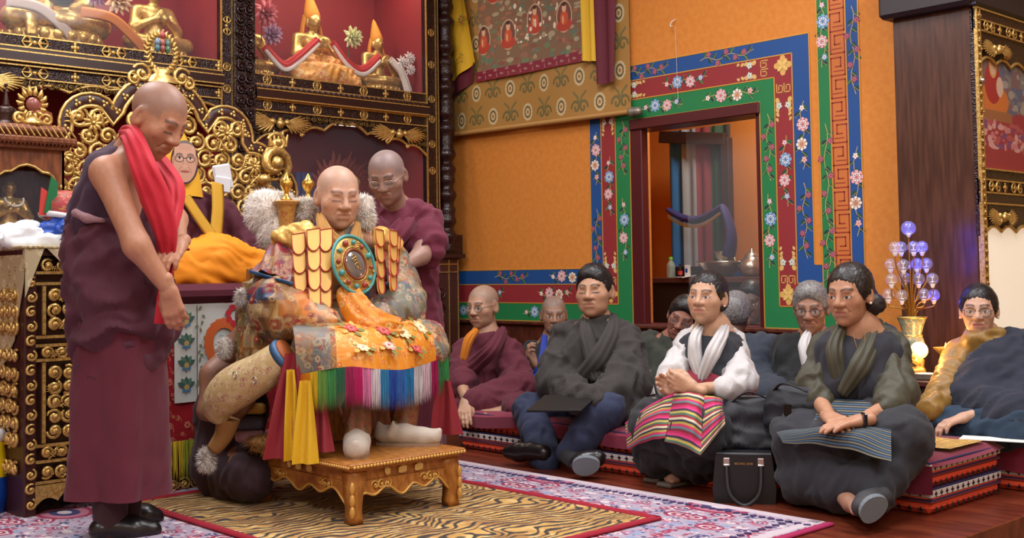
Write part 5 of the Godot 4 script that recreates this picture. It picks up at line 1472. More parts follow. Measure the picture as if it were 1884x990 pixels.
func build_right_cabinet() -> void:
	var t := thing("display_cabinet", "tall brown cabinet with gilt carved glazed front at the right edge", "cabinet")
	var brown := tri_mat("cabinet_brown", noise_tex(101, 0.02, [[0.2, srgb(62, 36, 26)], [0.8, srgb(84, 52, 38)]], 256, 4), Vector3(6, 0.5, 6), 0.32)
	var m := MB.new(); m.box(Vector3(-2.79, 1.14, -6.8), Vector3(0.42, 2.28, 2.4), 0.004); put("carcass", m, brown, t)
	m = MB.new(); m.box(Vector3(-2.8, 2.36, -6.78), Vector3(0.5, 0.16, 2.5), 0.02); m.box(Vector3(-2.8, 2.55, -6.76), Vector3(0.6, 0.22, 2.6), 0.03); put("cornice", m, mat("cornice_dark", srgb(40, 30, 34), 0.5), t)
	m = MB.new()
	for k in 40: m.ball(Vector3(-3.03 + k * 0.0125, 2.285, -5.575), Vector3(0.006, 0.006, 0.006), 5)
	put("cornice_beads", m, mat("beads_blue", srgb(80, 84, 130), 0.3), t)
	var X := -2.575
	m = MB.new(); m.box(Vector3(X, 1.7, -6.8), Vector3(0.02, 1.16, 2.4)); put("front_frame", m, mats["lacquer"], t)
	for b in [[2.215, 2.27], [2.16, 2.215], [1.34, 1.405], [1.285, 1.34]]:
		m = MB.new(); zy(m, -8.0, -5.6, b[0], b[1], X, X + 0.02, 0.003); put("carved_band", m, mats["lacquer"], t)
	m = MB.new()
	for y in [2.27, 2.215, 2.16, 1.46, 1.405, 1.34, 1.285]: zy(m, -8.0, -5.6, y - 0.004, y + 0.004, X, X + 0.028)
	for z in [-5.605, -5.64]: zy(m, z - 0.004, z + 0.004, 0.5, 2.27, X, X + 0.028)
	put("gilt_lines", m, gold, t)
	m = MB.new(); carve(m, front(-5.622, 1.4, X + 0.016), 0.03, 1.7, 0.04, 77, 0.005); put("post_scrolls", m, gold, t)
	var vm := vajra_mesh(); var dm := diamond_mesh()
	for y in [2.188, 1.372]:
		for k in 4: same("gilt_vajra" if k % 2 == 0 else "gilt_diamond", vm if k % 2 == 0 else dm, t, front(-5.74 - k * 0.13, y, X + 0.024))
	for y in [[2.16, 2.0], [1.285, 1.14]]:
		var sc := scallop(0.7, [y[1], y[1] + 0.005, y[1] + 0.005, y[1] + 0.01, y[1]])
		m = MB.new(); arch(m, front(-5.99, 0, X + 0.016), sc, y[0], 0.014); put("valance", m, mats["lacquer"], t)
		var e := []
		for q in sc: e.append(front(-5.99, 0, X + 0.02) * Vector3(q[0], q[1], 0))
		m = MB.new(); m.tube(e, [0.009], 6); put("valance_edge", m, gold, t)
		m = MB.new(); bird(m, front(-5.82, y[1] + 0.07, X + 0.02), 0.18); put("gilt_bird", m, gold, t)
	# painting behind the upper glass
	var im := Image.create(256, 192, false, Image.FORMAT_RGB8)
	im.fill(srgb(150, 52, 56))
	var rng := RandomNumberGenerator.new(); rng.seed = 31
	im.fill_rect(Rect2i(0, 0, 256, 100), srgb(116, 92, 92))
	for k in 140: ellipse(im, 70 + rng.randf() * 186, rng.randf() * 100, rng.randf_range(4, 12), rng.randf_range(3, 8), [srgb(150, 140, 130), srgb(120, 116, 112), srgb(90, 96, 120)][k % 3])
	ellipse(im, 50, 84, 50, 26, srgb(196, 110, 50)); ellipse(im, 46, 58, 28, 32, srgb(160, 46, 42)); ellipse(im, 48, 30, 14, 20, srgb(200, 150, 90)); ellipse(im, 48, 34, 9, 11, srgb(206, 170, 140)); ellipse(im, 70, 62, 12, 16, srgb(200, 170, 150))
	im.fill_rect(Rect2i(0, 100, 110, 16), srgb(150, 96, 60))
	for k in 120: ellipse(im, rng.randf() * 256, 118 + rng.randf() * 40, rng.randf_range(3, 12), rng.randf_range(2, 6), [srgb(190, 120, 120), srgb(170, 80, 80), srgb(200, 150, 140), srgb(120, 70, 110)][k % 4])
	var pm := mat("cabinet_painting", Color.WHITE, 0.6); pm.albedo_texture = tex(im)
	m = MB.new(); m.face(Vector3(X + 0.012, 1.46, -5.64), Vector3(X + 0.012, 1.46, -6.5), Vector3(X + 0.012, 2.1, -6.5), Vector3(X + 0.012, 2.1, -5.64))
	for i in m.uv.size(): m.uv[i].y = 1.0 - m.uv[i].y
	put("painting", m, pm, t)
	# lit white cloth behind the lower glass
	m = MB.new(); zy(m, -7.9, -5.64, 0.5, 1.285, X - 0.004, X + 0.011); var wp := put("white_pane", m, tri_mat("lattice_white", noise_tex(111, 0.35, [[0.3, srgb(226, 218, 204)], [0.7, srgb(240, 234, 224)]], 256, 2, FastNoiseLite.TYPE_CELLULAR), Vector3(6, 6, 6), 0.5), t)
	var lw: StandardMaterial3D = mats["lattice_white"]; lw.emission_enabled = true; lw.emission = Color(1.0, 0.93, 0.82); lw.emission_energy_multiplier = 0.3; wp.set_meta("label", "backlit white lattice pane")
	var al := AreaLight3D.new(); al.name = "pane_light"; al.area_size = Vector2(1.6, 0.7); al.light_color = Color(1.0, 0.93, 0.82); al.light_energy = 0.5; al.area_range = 20.0; al.area_attenuation = 2.0; al.shadow_enabled = true
	t.add_child(al); al.position = Vector3(X + 0.04, 0.9, -6.7); al.rotation.y = -PI / 2
	m = MB.new(); m.lathe(Vector3(X + 0.03, 1.9, -5.622), [[0.0, 0.0], [0.016, 0.0], [0.012, 0.016], [0.0, 0.02]], 10, Basis(Vector3(0, 0, 1), -PI / 2)); put("lock", m, mat("chrome", srgb(190, 186, 180), 0.25, 0.9), t)
	# wall beyond the pilaster, teal beam
	m = MB.new(); m.box(Vector3(-3.2, 2.9, -5.7), Vector3(0.4, 0.16, 0.2), 0.01); struct("trim_2", m, mat("teal_beam", srgb(20, 70, 70), 0.7))

func build_small_things() -> void:
	# low table with the crystal lamp, globe and butter lamp
	var t := thing("low_table", "dark low table with fret carving behind the olive robed woman", "table", Vector3(-2.79, 0, -5.3))
	var dw := mat("low_table_wood", srgb(72, 40, 30), 0.35)
	var m := MB.new(); m.box(Vector3(0, 0.42, 0), Vector3(0.5, 0.03, 0.4), 0.006); put("tabletop", m, dw, t)
	m = MB.new(); m.box(Vector3(0, 0.35, 0), Vector3(0.46, 0.11, 0.36), 0.004); put("frieze", m, mat("low_table_dark", srgb(40, 26, 24), 0.4), t)
	for sx in [-1.0, 1.0]:
		for sz in [-1.0, 1.0]:
			m = MB.new(); m.box(Vector3(sx * 0.21, 0.15, sz * 0.16), Vector3(0.05, 0.3, 0.05), 0.006); put("leg", m, dw, t)
	m = MB.new()
	for k in 5:
		var tt := Transform3D(Basis.IDENTITY, Vector3(-0.2 + k * 0.1, 0.35, 0.181))
		line2(m, tt, [Vector2(-0.04, -0.03), Vector2(0.04, -0.03), Vector2(0.04, 0.03), Vector2(-0.03, 0.03), Vector2(-0.03, -0.01), Vector2(0.015, -0.01)], 0.008, lin(110, 84, 50))
	put("gilt_fret", m, mat("p_motif", Color.WHITE, 0.6, 0.0, true), t)
	var v := thing("painted_vase", "enamelled vase with flared rim holding the crystal lamp tree", "vase", Vector3(-2.77, 0.435, -5.27))
	m = MB.new(); m.lathe(Vector3.ZERO, [[0.0, 0.0], [0.055, 0.0], [0.055, 0.03], [0.045, 0.04], [0.05, 0.1], [0.062, 0.15], [0.05, 0.19], [0.044, 0.21], [0.055, 0.25], [0.07, 0.29], [0.062, 0.285], [0.04, 0.22]], 24)
	put("body", m, brocade("enamel", srgb(110, 130, 120), srgb(150, 90, 60), srgb(206, 190, 150), 131, 16.0, 0.25), v)
	m = MB.new()
	for y in [0.2, 0.29, 0.035]: m.lathe(Vector3(0, y, 0), [[0.046 if y == 0.2 else 0.07 if y > 0.2 else 0.056, -0.005], [0.05 if y == 0.2 else 0.074 if y > 0.2 else 0.06, 0.0], [0.046 if y == 0.2 else 0.07 if y > 0.2 else 0.056, 0.005]], 24)
	put("gilt_rings", m, gold, v)
	# crystal lamp tree
	var ct := thing("crystal_lamp_tree", "tree of crystal ball lamps on gilt stems, some glowing blue", "lamp", Vector3(-2.77, 0.72, -5.27))
	var crystal := mat("crystal", Color(0.93, 0.95, 1.0, 0.1), 0.03); crystal.transparency = BaseMaterial3D.TRANSPARENCY_ALPHA
	var stem_m := mat("stem_brass", srgb(190, 140, 60), 0.3, 0.8)
	var cols := mat("figure_white", srgb(226, 224, 230), 0.4)
	var blue_on := mat("figure_blue", srgb(120, 130, 255), 0.4); blue_on.emission_enabled = true; blue_on.emission = Color(0.12, 0.14, 1.0); blue_on.emission_energy_multiplier = 1.6
	var balls := [[1675, 420, 1], [1646, 455, 0], [1664, 455, 0], [1681, 455, 0], [1698, 455, 1], [1643, 486, 0], [1660, 488, 0], [1690, 486, 1], [1708, 486, 0], [1637, 514, 0], [1668, 512, 0], [1690, 514, 0], [1714, 514, 0], [1638, 542, 0], [1656, 544, 0], [1699, 542, 0], [1721, 544, 1]]
	var k2 := 0
	for b in balls:
		# offsets from the stem foot, in metres
		var right := Vector3(0.684, 0, -0.73)
		var off: Vector3 = right * ((b[0] - 1676) * 0.00266) + Vector3(0, (586 - b[1]) * 0.00266, 0) + Vector3(0.73, 0, 0.684) * (0.03 * sin(k2 * 2.3))
		var st := MB.new()
		st.tube(smooth([Vector3(off.x * 0.12, -0.02, off.z * 0.12), Vector3(off.x * 0.3, off.y * 0.35, off.z * 0.3), Vector3(off.x * 0.95, maxf(off.y - 0.09, off.y * 0.5), off.z * 0.95), off - Vector3(0, 0.035, 0)], 5), [0.0035], 6)
		var sp := put("stem", st, stem_m, ct)
		var cup := MB.new(); cup.lathe(off - Vector3(0, 0.044, 0), [[0.0, 0.0], [0.007, 0.0], [0.014, 0.02], [0.0, 0.02]], 10); put("cup", cup, cols, sp)
		var bl := MB.new(); bl.ball(off, Vector3.ONE * (0.03 if k2 else 0.036), 16); put("crystal_ball", bl, crystal, ct)
		var fg := MB.new()
		fg.box(off + Vector3(0, -0.004, 0), Vector3(0.005, 0.026, 0.005), 0.001); fg.box(off + Vector3(0, 0.009, 0), Vector3(0.014, 0.004, 0.014), 0.001); fg.box(off + Vector3(0, -0.014, 0), Vector3(0.018, 0.004, 0.018), 0.001)
		put("engraved_figure", fg, blue_on if b[2] else cols, ct)
		if b[2]:
			var l := OmniLight3D.new(); l.name = "ball_light"; l.light_color = Color(0.2, 0.25, 1.0); l.light_energy = 0.02; l.light_size = 0.02; l.omni_range = 20.0; l.omni_attenuation = 2.0; l.shadow_enabled = true
			ct.add_child(l); l.position = off + Vector3(0, -0.024, 0)
		k2 += 1
	# round lit globe
	var gl := thing("globe_lamp", "small round glowing globe lamp beside the painted vase", "lamp", Vector3(-2.7, 0.435, -5.2))
	var em := mat("globe_glow", srgb(255, 236, 200), 0.5); em.emission_enabled = true; em.emission = Color(1.0, 0.78, 0.5); em.emission_energy_multiplier = 0.9
	m = MB.new(); m.ball(Vector3(0, 0.135, 0), Vector3.ONE * 0.042, 18); put("globe", m, em, gl)
	m = MB.new(); m.lathe(Vector3.ZERO, [[0.0, 0.0], [0.04, 0.0], [0.034, 0.02], [0.02, 0.06], [0.024, 0.09], [0.018, 0.095], [0.0, 0.096]], 16); put("base", m, gold, gl)
	var gll := OmniLight3D.new(); gll.name = "globe_light"; gll.light_color = Color(1.0, 0.75, 0.45); gll.light_energy = 0.04; gll.light_size = 0.04; gll.omni_range = 20.0; gll.omni_attenuation = 2.0; gll.shadow_enabled = true
	gl.add_child(gll); gll.position = Vector3(0.05, 0.15, 0.05)
	var bl2 := thing("butter_lamp", "brass butter lamp with small flame on the low table", "lamp", Vector3(-2.63, 0.435, -5.33))
	m = MB.new(); m.lathe(Vector3.ZERO, [[0.0, 0.0], [0.045, 0.0], [0.045, 0.012], [0.03, 0.03], [0.018, 0.05], [0.026, 0.065], [0.014, 0.08], [0.02, 0.1], [0.05, 0.13], [0.062, 0.145], [0.056, 0.145], [0.03, 0.125], [0.0, 0.12]], 20); put("chalice", m, gold, bl2)
	m = MB.new(); m.lathe(Vector3(0, 0.13, 0), [[0.0, 0.0], [0.008, 0.008], [0.007, 0.02], [0.0, 0.04]], 10)
	var fm := mat("flame", Color(1, 0.8, 0.4), 0.5); fm.emission_enabled = true; fm.emission = Color(1.0, 0.7, 0.3); fm.emission_energy_multiplier = 3.0
	put("flame", m, fm, bl2)
	var bll := OmniLight3D.new(); bll.name = "flame_light"; bll.light_color = Color(1.0, 0.65, 0.3); bll.light_energy = 0.03; bll.light_size = 0.01; bll.omni_range = 20.0; bll.omni_attenuation = 2.0; bll.shadow_enabled = true
	bl2.add_child(bll); bll.position = Vector3(0, 0.18, 0)
	var gs := seated_statue("small_gold_statue", "small golden statue in front of the painted vase on the low table", Vector3(-2.735, 0.435, -5.14), 0.8, 0.26, 1)
	gs.set_meta("category", "statue")
	var pb := thing("silver_box", "small silver box at the foot of the painted vase", "box", Vector3(-2.655, 0.435, -5.15))
	m = MB.new(); m.box(Vector3(0, 0.018, 0), Vector3(0.1, 0.036, 0.06), 0.006, Basis(Vector3.UP, 0.4)); put("body", m, mat("chrome", srgb(190, 186, 180), 0.25, 0.9), pb)
	# dishes on the counter in the opening
	var sil := mat("silver", srgb(186, 176, 160), 0.28, 0.85)
	t = thing("silver_bowl", "wide silver bowl on the counter in the wall opening", "bowl", Vector3(-4.986, 0.92, -6.741))
	m = MB.new(); m.lathe(Vector3.ZERO, [[0.0, 0.0], [0.08, 0.0], [0.07, 0.02], [0.13, 0.05], [0.17, 0.1], [0.185, 0.115], [0.16, 0.1], [0.1, 0.05], [0.0, 0.04]], 28); put("bowl", m, sil, t)
	t = thing("silver_cup", "silver stem cup standing in the wide bowl", "cup", Vector3(-4.986, 0.965, -6.741))
	m = MB.new(); m.lathe(Vector3.ZERO, [[0.0, 0.0], [0.035, 0.0], [0.012, 0.02], [0.012, 0.07], [0.04, 0.09], [0.055, 0.14], [0.05, 0.14], [0.0, 0.1]], 18); put("cup", m, sil, t)
	t = thing("silver_kettle", "round silver kettle with knobbed lid right of the wide bowl", "kettle", Vector3(-4.729, 0.92, -6.741))
	m = MB.new(); m.lathe(Vector3.ZERO, [[0.0, 0.0], [0.06, 0.0], [0.085, 0.04], [0.09, 0.08], [0.07, 0.12], [0.05, 0.14]], 20); put("body", m, sil, t)
	m = MB.new(); m.lathe(Vector3(0, 0.14, 0), [[0.052, 0.0], [0.045, 0.02], [0.012, 0.035], [0.016, 0.05], [0.0, 0.06]], 16); put("lid", m, sil, t)
	m = MB.new(); m.tube(smooth([Vector3(-0.08, 0.05, 0), Vector3(-0.13, 0.09, 0), Vector3(-0.15, 0.14, 0)], 5), [0.02, 0.014, 0.012, 0.01, 0.01, 0.009, 0.008, 0.008, 0.008, 0.008, 0.008], 8); put("spout", m, sil, t)
	t = thing("plastic_bottle", "clear bottle with green cap at the left end of the counter", "bottle", Vector3(-5.414, 0.92, -6.688))
	m = MB.new(); m.lathe(Vector3.ZERO, [[0.0, 0.0], [0.032, 0.0], [0.034, 0.08], [0.03, 0.1], [0.014, 0.125], [0.014, 0.135]], 16)
	put("body", m, mat("bottle_plastic", Color(0.7, 0.8, 0.75, 0.5), 0.1), t); mats["bottle_plastic"].transparency = BaseMaterial3D.TRANSPARENCY_ALPHA
	m = MB.new(); m.lathe(Vector3(0, 0.132, 0), [[0.016, 0.0], [0.016, 0.02], [0.0, 0.022]], 14); put("cap", m, mat("cap_green", srgb(110, 190, 60), 0.4), t)
	t = thing("small_bottle", "small dark bottle with red label on the counter", "bottle", Vector3(-5.329, 0.92, -6.688))
	m = MB.new(); m.lathe(Vector3.ZERO, [[0.0, 0.0], [0.018, 0.0], [0.018, 0.06], [0.008, 0.08], [0.008, 0.1], [0.0, 0.1]], 14); put("body", m, mat("cola", srgb(36, 18, 18), 0.15), t)
	m = MB.new(); m.lathe(Vector3(0, 0.02, 0), [[0.0187, 0.0], [0.0187, 0.028]], 14); put("wrapper", m, mat("flap_red", srgb(200, 60, 50), 0.7), t)
	t = thing("small_carton", "small white and blue carton beside the dark bottle on the counter", "carton", Vector3(-5.275, 0.92, -6.709))
	m = MB.new(); m.box(Vector3(0, 0.045, 0), Vector3(0.035, 0.09, 0.03), 0.002); put("body", m, mat("paper", srgb(226, 224, 220), 0.8), t)
	m = MB.new(); m.box(Vector3(0, 0.05, 0.0156), Vector3(0.02, 0.03, 0.001)); put("print", m, mat("blue_silk", srgb(10, 66, 160), 0.45), t)
	t = thing("paper_stack", "loose white papers on the counter beside the bottles", "papers", Vector3(-5.200, 0.92, -6.655))
	for k in 3:
		m = MB.new(); m.box(Vector3(0.02 * k, 0.004 + 0.004 * k, 0), Vector3(0.2, 0.003, 0.14), 0.0, Basis(Vector3(0, 1, 0.15 * k).normalized(), 0.2 + 0.25 * k)); put("sheet", m, mats["paper"], t)
	# bags
	build_bags()

func strap(m: MB, p: Array, r: float, fl := 0.5) -> void:
	m.tube(smooth(p, 6), [r], 8, fl)
func build_bags() -> void:
	var leather := mat("black_leather", srgb(18, 18, 22), 0.42)
	var nylon := tri_mat("black_nylon", noise_tex(141, 0.3, [[0.0, srgb(20, 24, 32)], [1.0, srgb(30, 34, 44)]], 128, 2), Vector3(6, 6, 6), 0.6)
	var chrome: Material = mats["chrome"]
	# structured handbag: local x right along the view, z out
	var t := thing("black_handbag", "structured black leather handbag with gilt letters on the floor before the woman in white", "handbag", Vector3(-2.885, 0.000, -4.018), 0.62)
	var m := MB.new()
	m.plate(PackedVector2Array([Vector2(-0.125, 0.0), Vector2(0.125, 0.0), Vector2(0.13, 0.06), Vector2(0.115, 0.2), Vector2(-0.115, 0.2), Vector2(-0.13, 0.06)]), Transform3D(Basis.IDENTITY, Vector3(0, 0, 0.06)), 0.12); put("body", m, leather, t)
	m = MB.new(); m.box(Vector3(0, 0.2, 0), Vector3(0.235, 0.016, 0.1), 0.006); put("top_edge", m, leather, t)
	for z in [0.066, -0.066]:
		m = MB.new(); strap(m, [Vector3(-0.07, 0.16, z), Vector3(-0.06, 0.05 if z > 0 else 0.24, z + 0.03 * signf(z)), Vector3(0.0, 0.0 if z > 0 else 0.31, z + 0.035 * signf(z)), Vector3(0.06, 0.05 if z > 0 else 0.24, z + 0.03 * signf(z)), Vector3(0.07, 0.16, z)], 0.009); put("handle", m, leather, t)
	for x in [-0.07, 0.07]:
		m = MB.new(); m.box(Vector3(x, 0.172, 0.063), Vector3(0.028, 0.034, 0.006), 0.003); m.tube([Vector3(x - 0.012, 0.16, 0.07), Vector3(x + 0.012, 0.16, 0.07)], [0.004], 8); put("buckle", m, chrome, t)
	var tm := TextMesh.new(); tm.text = "MICHAEL KORS"; tm.font_size = 16; tm.pixel_size = 0.0007; tm.depth = 0.001
	var sf := SystemFont.new(); sf.font_names = PackedStringArray(["Droid Sans"]); tm.font = sf
	var am := ArrayMesh.new(); am.add_surface_from_arrays(Mesh.PRIMITIVE_TRIANGLES, tm.get_mesh_arrays())
	var lt := put("gilt_letters", am, gold, t); lt.position = Vector3(0, 0.165, 0.0615)
	# soft tote and small bag
	t = thing("black_tote", "soft black nylon tote bag leaning beside the woman in white", "tote bag", Vector3(-2.907, 0.287, -4.120))
	var f := Field.new(); f.cell = 0.013
	f.chain([Vector3(-0.1, -0.06, 0.04), Vector3(0.1, -0.06, -0.1)], [0.065, 0.065], 60); f.chain([Vector3(-0.12, 0.03, 0.05), Vector3(0.12, 0.05, -0.12)], [0.05, 0.045], 60); f.chain([Vector3(-0.08, 0.09, 0.02), Vector3(0.12, 0.1, -0.12)], [0.03, 0.03], 60)
	m = MB.new(); f.build(m, Transform3D.IDENTITY, null, folds(Vector3(1, 0.3, -0.3), 0.008, 10)); put("body", m, nylon, t)
	m = MB.new(); m.box(Vector3(0.02, 0.125, -0.05), Vector3(0.22, 0.03, 0.012), 0.004, Basis(Vector3.UP, 0.6)); put("top_band", m, leather, t)
	m = MB.new(); strap(m, [Vector3(-0.08, 0.11, 0.04), Vector3(0.0, 0.16, 0.02), Vector3(0.08, 0.11, -0.06)], 0.008); put("handle", m, leather, t)
	m = MB.new(); m.lathe(Vector3(0.12, 0.125, -0.1), [[0.006, 0.0], [0.012, 0.004], [0.006, 0.008]], 10); put("zip_pull", m, chrome, t)
	t = thing("black_shoulder_bag", "small black bag wedged between the tote and the olive robed woman", "handbag", Vector3(-2.728, 0.345, -4.150))
	f = Field.new(); f.cell = 0.012
	f.cap(Vector3(-0.06, 0.0, 0), Vector3(0.09, 0.0, -0.03), 0.07, 0.075, 45); f.cap(Vector3(-0.05, 0.08, 0), Vector3(0.1, 0.08, -0.03), 0.055, 0.055, 45)
	m = MB.new(); f.build(m, Transform3D.IDENTITY, null, folds(Vector3(1, 0.2, 0), 0.005, 12)); put("body", m, nylon, t)
	m = MB.new(); strap(m, [Vector3(-0.08, 0.1, 0.03), Vector3(0.0, 0.15, 0.06), Vector3(0.1, 0.12, 0.04)], 0.008); put("strap", m, leather, t)
	t = thing("dark_phone", "black phone lying on the bag beside the olive robed woman", "phone", Vector3(-2.691, 0.392, -4.060))
	m = MB.new(); m.box(Vector3.ZERO, Vector3(0.03, 0.05, 0.012), 0.004, Basis(Vector3.UP, 0.7)); put("body", m, mat("phone_black", srgb(14, 14, 18), 0.12), t)
	t = thing("white_paper_bag", "white paper folded beside the man behind the woman in white", "paper", Vector3(-4.031, 0.366, -4.750))
	m = MB.new(); m.box(Vector3.ZERO, Vector3(0.09, 0.13, 0.01), 0.002, Basis(Vector3(0, 0, 1), 0.25)); put("sheet", m, mats["paper"], t)
	t = thing("yellow_blue_bag", "yellow and blue shiny bag with white rim at the left edge", "bag", Vector3(-5.022, -0.000, -1.698))
	m = MB.new(); m.lathe(Vector3.ZERO, [[0.0, 0.0], [0.06, 0.0], [0.075, 0.08], [0.07, 0.16]], 18); put("blue_body", m, mat("blue_silk", srgb(10, 66, 160), 0.45), t)
	m = MB.new(); m.lathe(Vector3(0, 0.155, 0), [[0.071, 0.0], [0.066, 0.08], [0.055, 0.15]], 18); put("yellow_body", m, mat("bag_yellow", srgb(226, 200, 20), 0.4), t)
	m = MB.new(); m.lathe(Vector3(0, 0.3, 0), [[0.056, 0.0], [0.07, 0.02], [0.062, 0.05], [0.0, 0.06]], 18); put("white_rim", m, mats["silk_white"], t)

const YAW := 0.817775
func cloth_mat(key: String, c: Color, rough := 0.85) -> StandardMaterial3D:
	if mats.has(key): return mats[key]
	var m := tri_mat(key, noise_tex(key.hash() % 1000, 0.35, [[0.0, c.darkened(0.16)], [1.0, c.lightened(0.07)]], 128, 3), Vector3(5, 5, 5), rough)
	m.rim_enabled = true; m.rim = 0.15
	return m
func head_xf(pos: Vector3, pitch: float, a: float, roll: float, s: float) -> Transform3D:
	return Transform3D(Basis.from_euler(Vector3(deg_to_rad(pitch), YAW + deg_to_rad(a), deg_to_rad(roll))).scaled(Vector3.ONE * s), pos)
# o: skin, brow, scalp (or null), eyes (0 closed, 1 open), wide, nose, jaw, lip
func head_mesh(mb: MB, xf: Transform3D, o: Dictionary) -> void:
	var w: float = o.get("wide", 1.0); var jw: float = o.get("jaw", 1.0); var ns: float = o.get("nose", 1.0); var op: int = o.get("eyes", 1); var fat: float = o.get("fat", 0.0)
	var f := Field.new(); f.cell = 0.0036
	f.ell(Vector3(0, 0.036, -0.014), Vector3(0.077 * w, 0.083, 0.093), 90)
	f.ell(Vector3(0, -0.028, 0.028), Vector3(0.064 * w + fat, 0.078, 0.058), 90)
	f.ell(Vector3(0, -0.074, 0.03), Vector3(0.05 * jw + fat, 0.036, 0.046), 110)
	f.ell(Vector3(0, -0.1, 0.058), Vector3(0.02 * jw, 0.016, 0.018), 160)
	f.cap(Vector3(-0.034, 0.024, 0.074), Vector3(0.034, 0.024, 0.074), 0.0095, 0.0095, 200)
	f.cap(Vector3(0, 0.012, 0.083), Vector3(0, -0.026, 0.1), 0.0075, 0.0115 * ns, 260)
	f.cap(Vector3(0, -0.07, -0.02), Vector3(0, -0.15, -0.035), 0.052, 0.055, 90)
	f.cap(Vector3(-0.019, -0.057, 0.079), Vector3(0.019, -0.057, 0.079), 0.0062, 0.0062, 300); f.cap(Vector3(-0.015, -0.0675, 0.078), Vector3(0.015, -0.0675, 0.078), 0.0068, 0.0068, 300)
	f.ell(Vector3(0, -0.0622, 0.092), Vector3(0.02, 0.0016, 0.008), 420, -0.7)
	for s in [-1.0, 1.0]:
		f.ell(Vector3(s * 0.04 * w, -0.02, 0.05), Vector3(0.024 + fat, 0.022, 0.022), 140)
		f.ell(Vector3(s * 0.0125 * ns, -0.03, 0.0905), Vector3(0.0095, 0.0075, 0.01), 320)
		f.ell(Vector3(s * 0.032, 0.003, 0.089), Vector3(0.017, 0.0095, 0.012), 220, -0.75)
		f.cap(Vector3(s * 0.018, 0.0055, 0.0735), Vector3(s * 0.047, 0.004, 0.064), 0.0062, 0.0055, 320)
		f.ell(Vector3(s * 0.032, -0.001, 0.07), Vector3(0.0165, 0.0085, 0.0105), 300)
		f.cap(Vector3(s * 0.019, -0.0085, 0.0715), Vector3(s * 0.044, -0.0065, 0.064), 0.0048, 0.0045, 320)
		f.ell(Vector3(s * 0.079 * w, -0.006, -0.012), Vector3(0.0085, 0.034, 0.02), 260, 1.0, Basis.from_euler(Vector3(0.15, -s * 0.35, 0)))
		f.ell(Vector3(s * 0.085 * w, -0.002, -0.006), Vector3(0.005, 0.016, 0.009), 380, -0.8)
		f.cap(Vector3(s * 0.021, -0.04, 0.083), Vector3(s * 0.034, -0.062, 0.07), 0.0028, 0.0028, 420, -0.35)
	var skin: Color = o.skin; var brow: Color = o.get("brow", lin(40, 30, 28)); var sc = o.get("scalp", null); var lip: Color = o.get("lip", skin.lerp(lin(150, 70, 66), 0.5))
	var nz := fold_noise
	f.build(mb, xf, func(p: Vector3) -> Color:
		var c := skin * (1.0 + 0.16 * nz.get_noise_3dv(p * 420.0))
		c = c.lerp(skin * Color(1.05, 0.78, 0.72), clampf(1.0 - Vector2(absf(p.x) - 0.04, p.y + 0.022).length() / 0.03, 0.0, 1.0) * 0.3 if p.z > 0.03 else 0.0)
		if sc != null:
			var hl := 0.052 + 0.012 * sin(absf(p.x) * 60.0) if p.z > 0.0 else lerpf(0.052, -0.06, clampf(-p.z / 0.08, 0.0, 1.0))
			if absf(p.x) > 0.06 and p.z > -0.02: hl = 0.02
			c = c.lerp(sc, 0.55 * smoothstep(hl - 0.008, hl + 0.012, p.y))
		if p.z > 0.045:
			var ax := absf(p.x)
			var by := 0.026 + 0.006 * sin((ax - 0.012) / 0.04 * PI)
			if ax > 0.011 and ax < 0.052: c = c.lerp(brow, 0.8 * (1.0 - smoothstep(0.0028, 0.0072, absf(p.y - by))))
			if ax < 0.024 and p.z > 0.07: c = c.lerp(lip, 0.8 * (1.0 - smoothstep(0.006, 0.0105, absf(p.y + 0.0622) + ax * 0.12)))
			if op == 0 and ax > 0.015 and ax < 0.05: c = c.lerp(brow, 0.9 * (1.0 - smoothstep(0.0014, 0.0052, absf(p.y + 0.0065 - 2.7 * (ax - 0.03) * (ax - 0.03)))))
			if op == 1 and ax > 0.014 and ax < 0.05:
				var ed := Vector2((ax - 0.032) / 0.016, (p.y + 0.0015 - 0.1 * (ax - 0.032)) / 0.0052)
				var lk: float = o.get("look", 0.0)
				if ed.length() < 1.0: c = lin(190, 178, 170) if absf(p.x - signf(p.x) * 0.032 - lk) > 0.0062 else lin(22, 15, 13)
				c = c.lerp(lin(26, 18, 16), 0.85 * (1.0 - smoothstep(0.0, 0.35, absf(ed.length() - 1.05))) if p.y > -0.003 else 0.35 * (1.0 - smoothstep(0.0, 0.3, absf(ed.length() - 1.05))))
		return c)
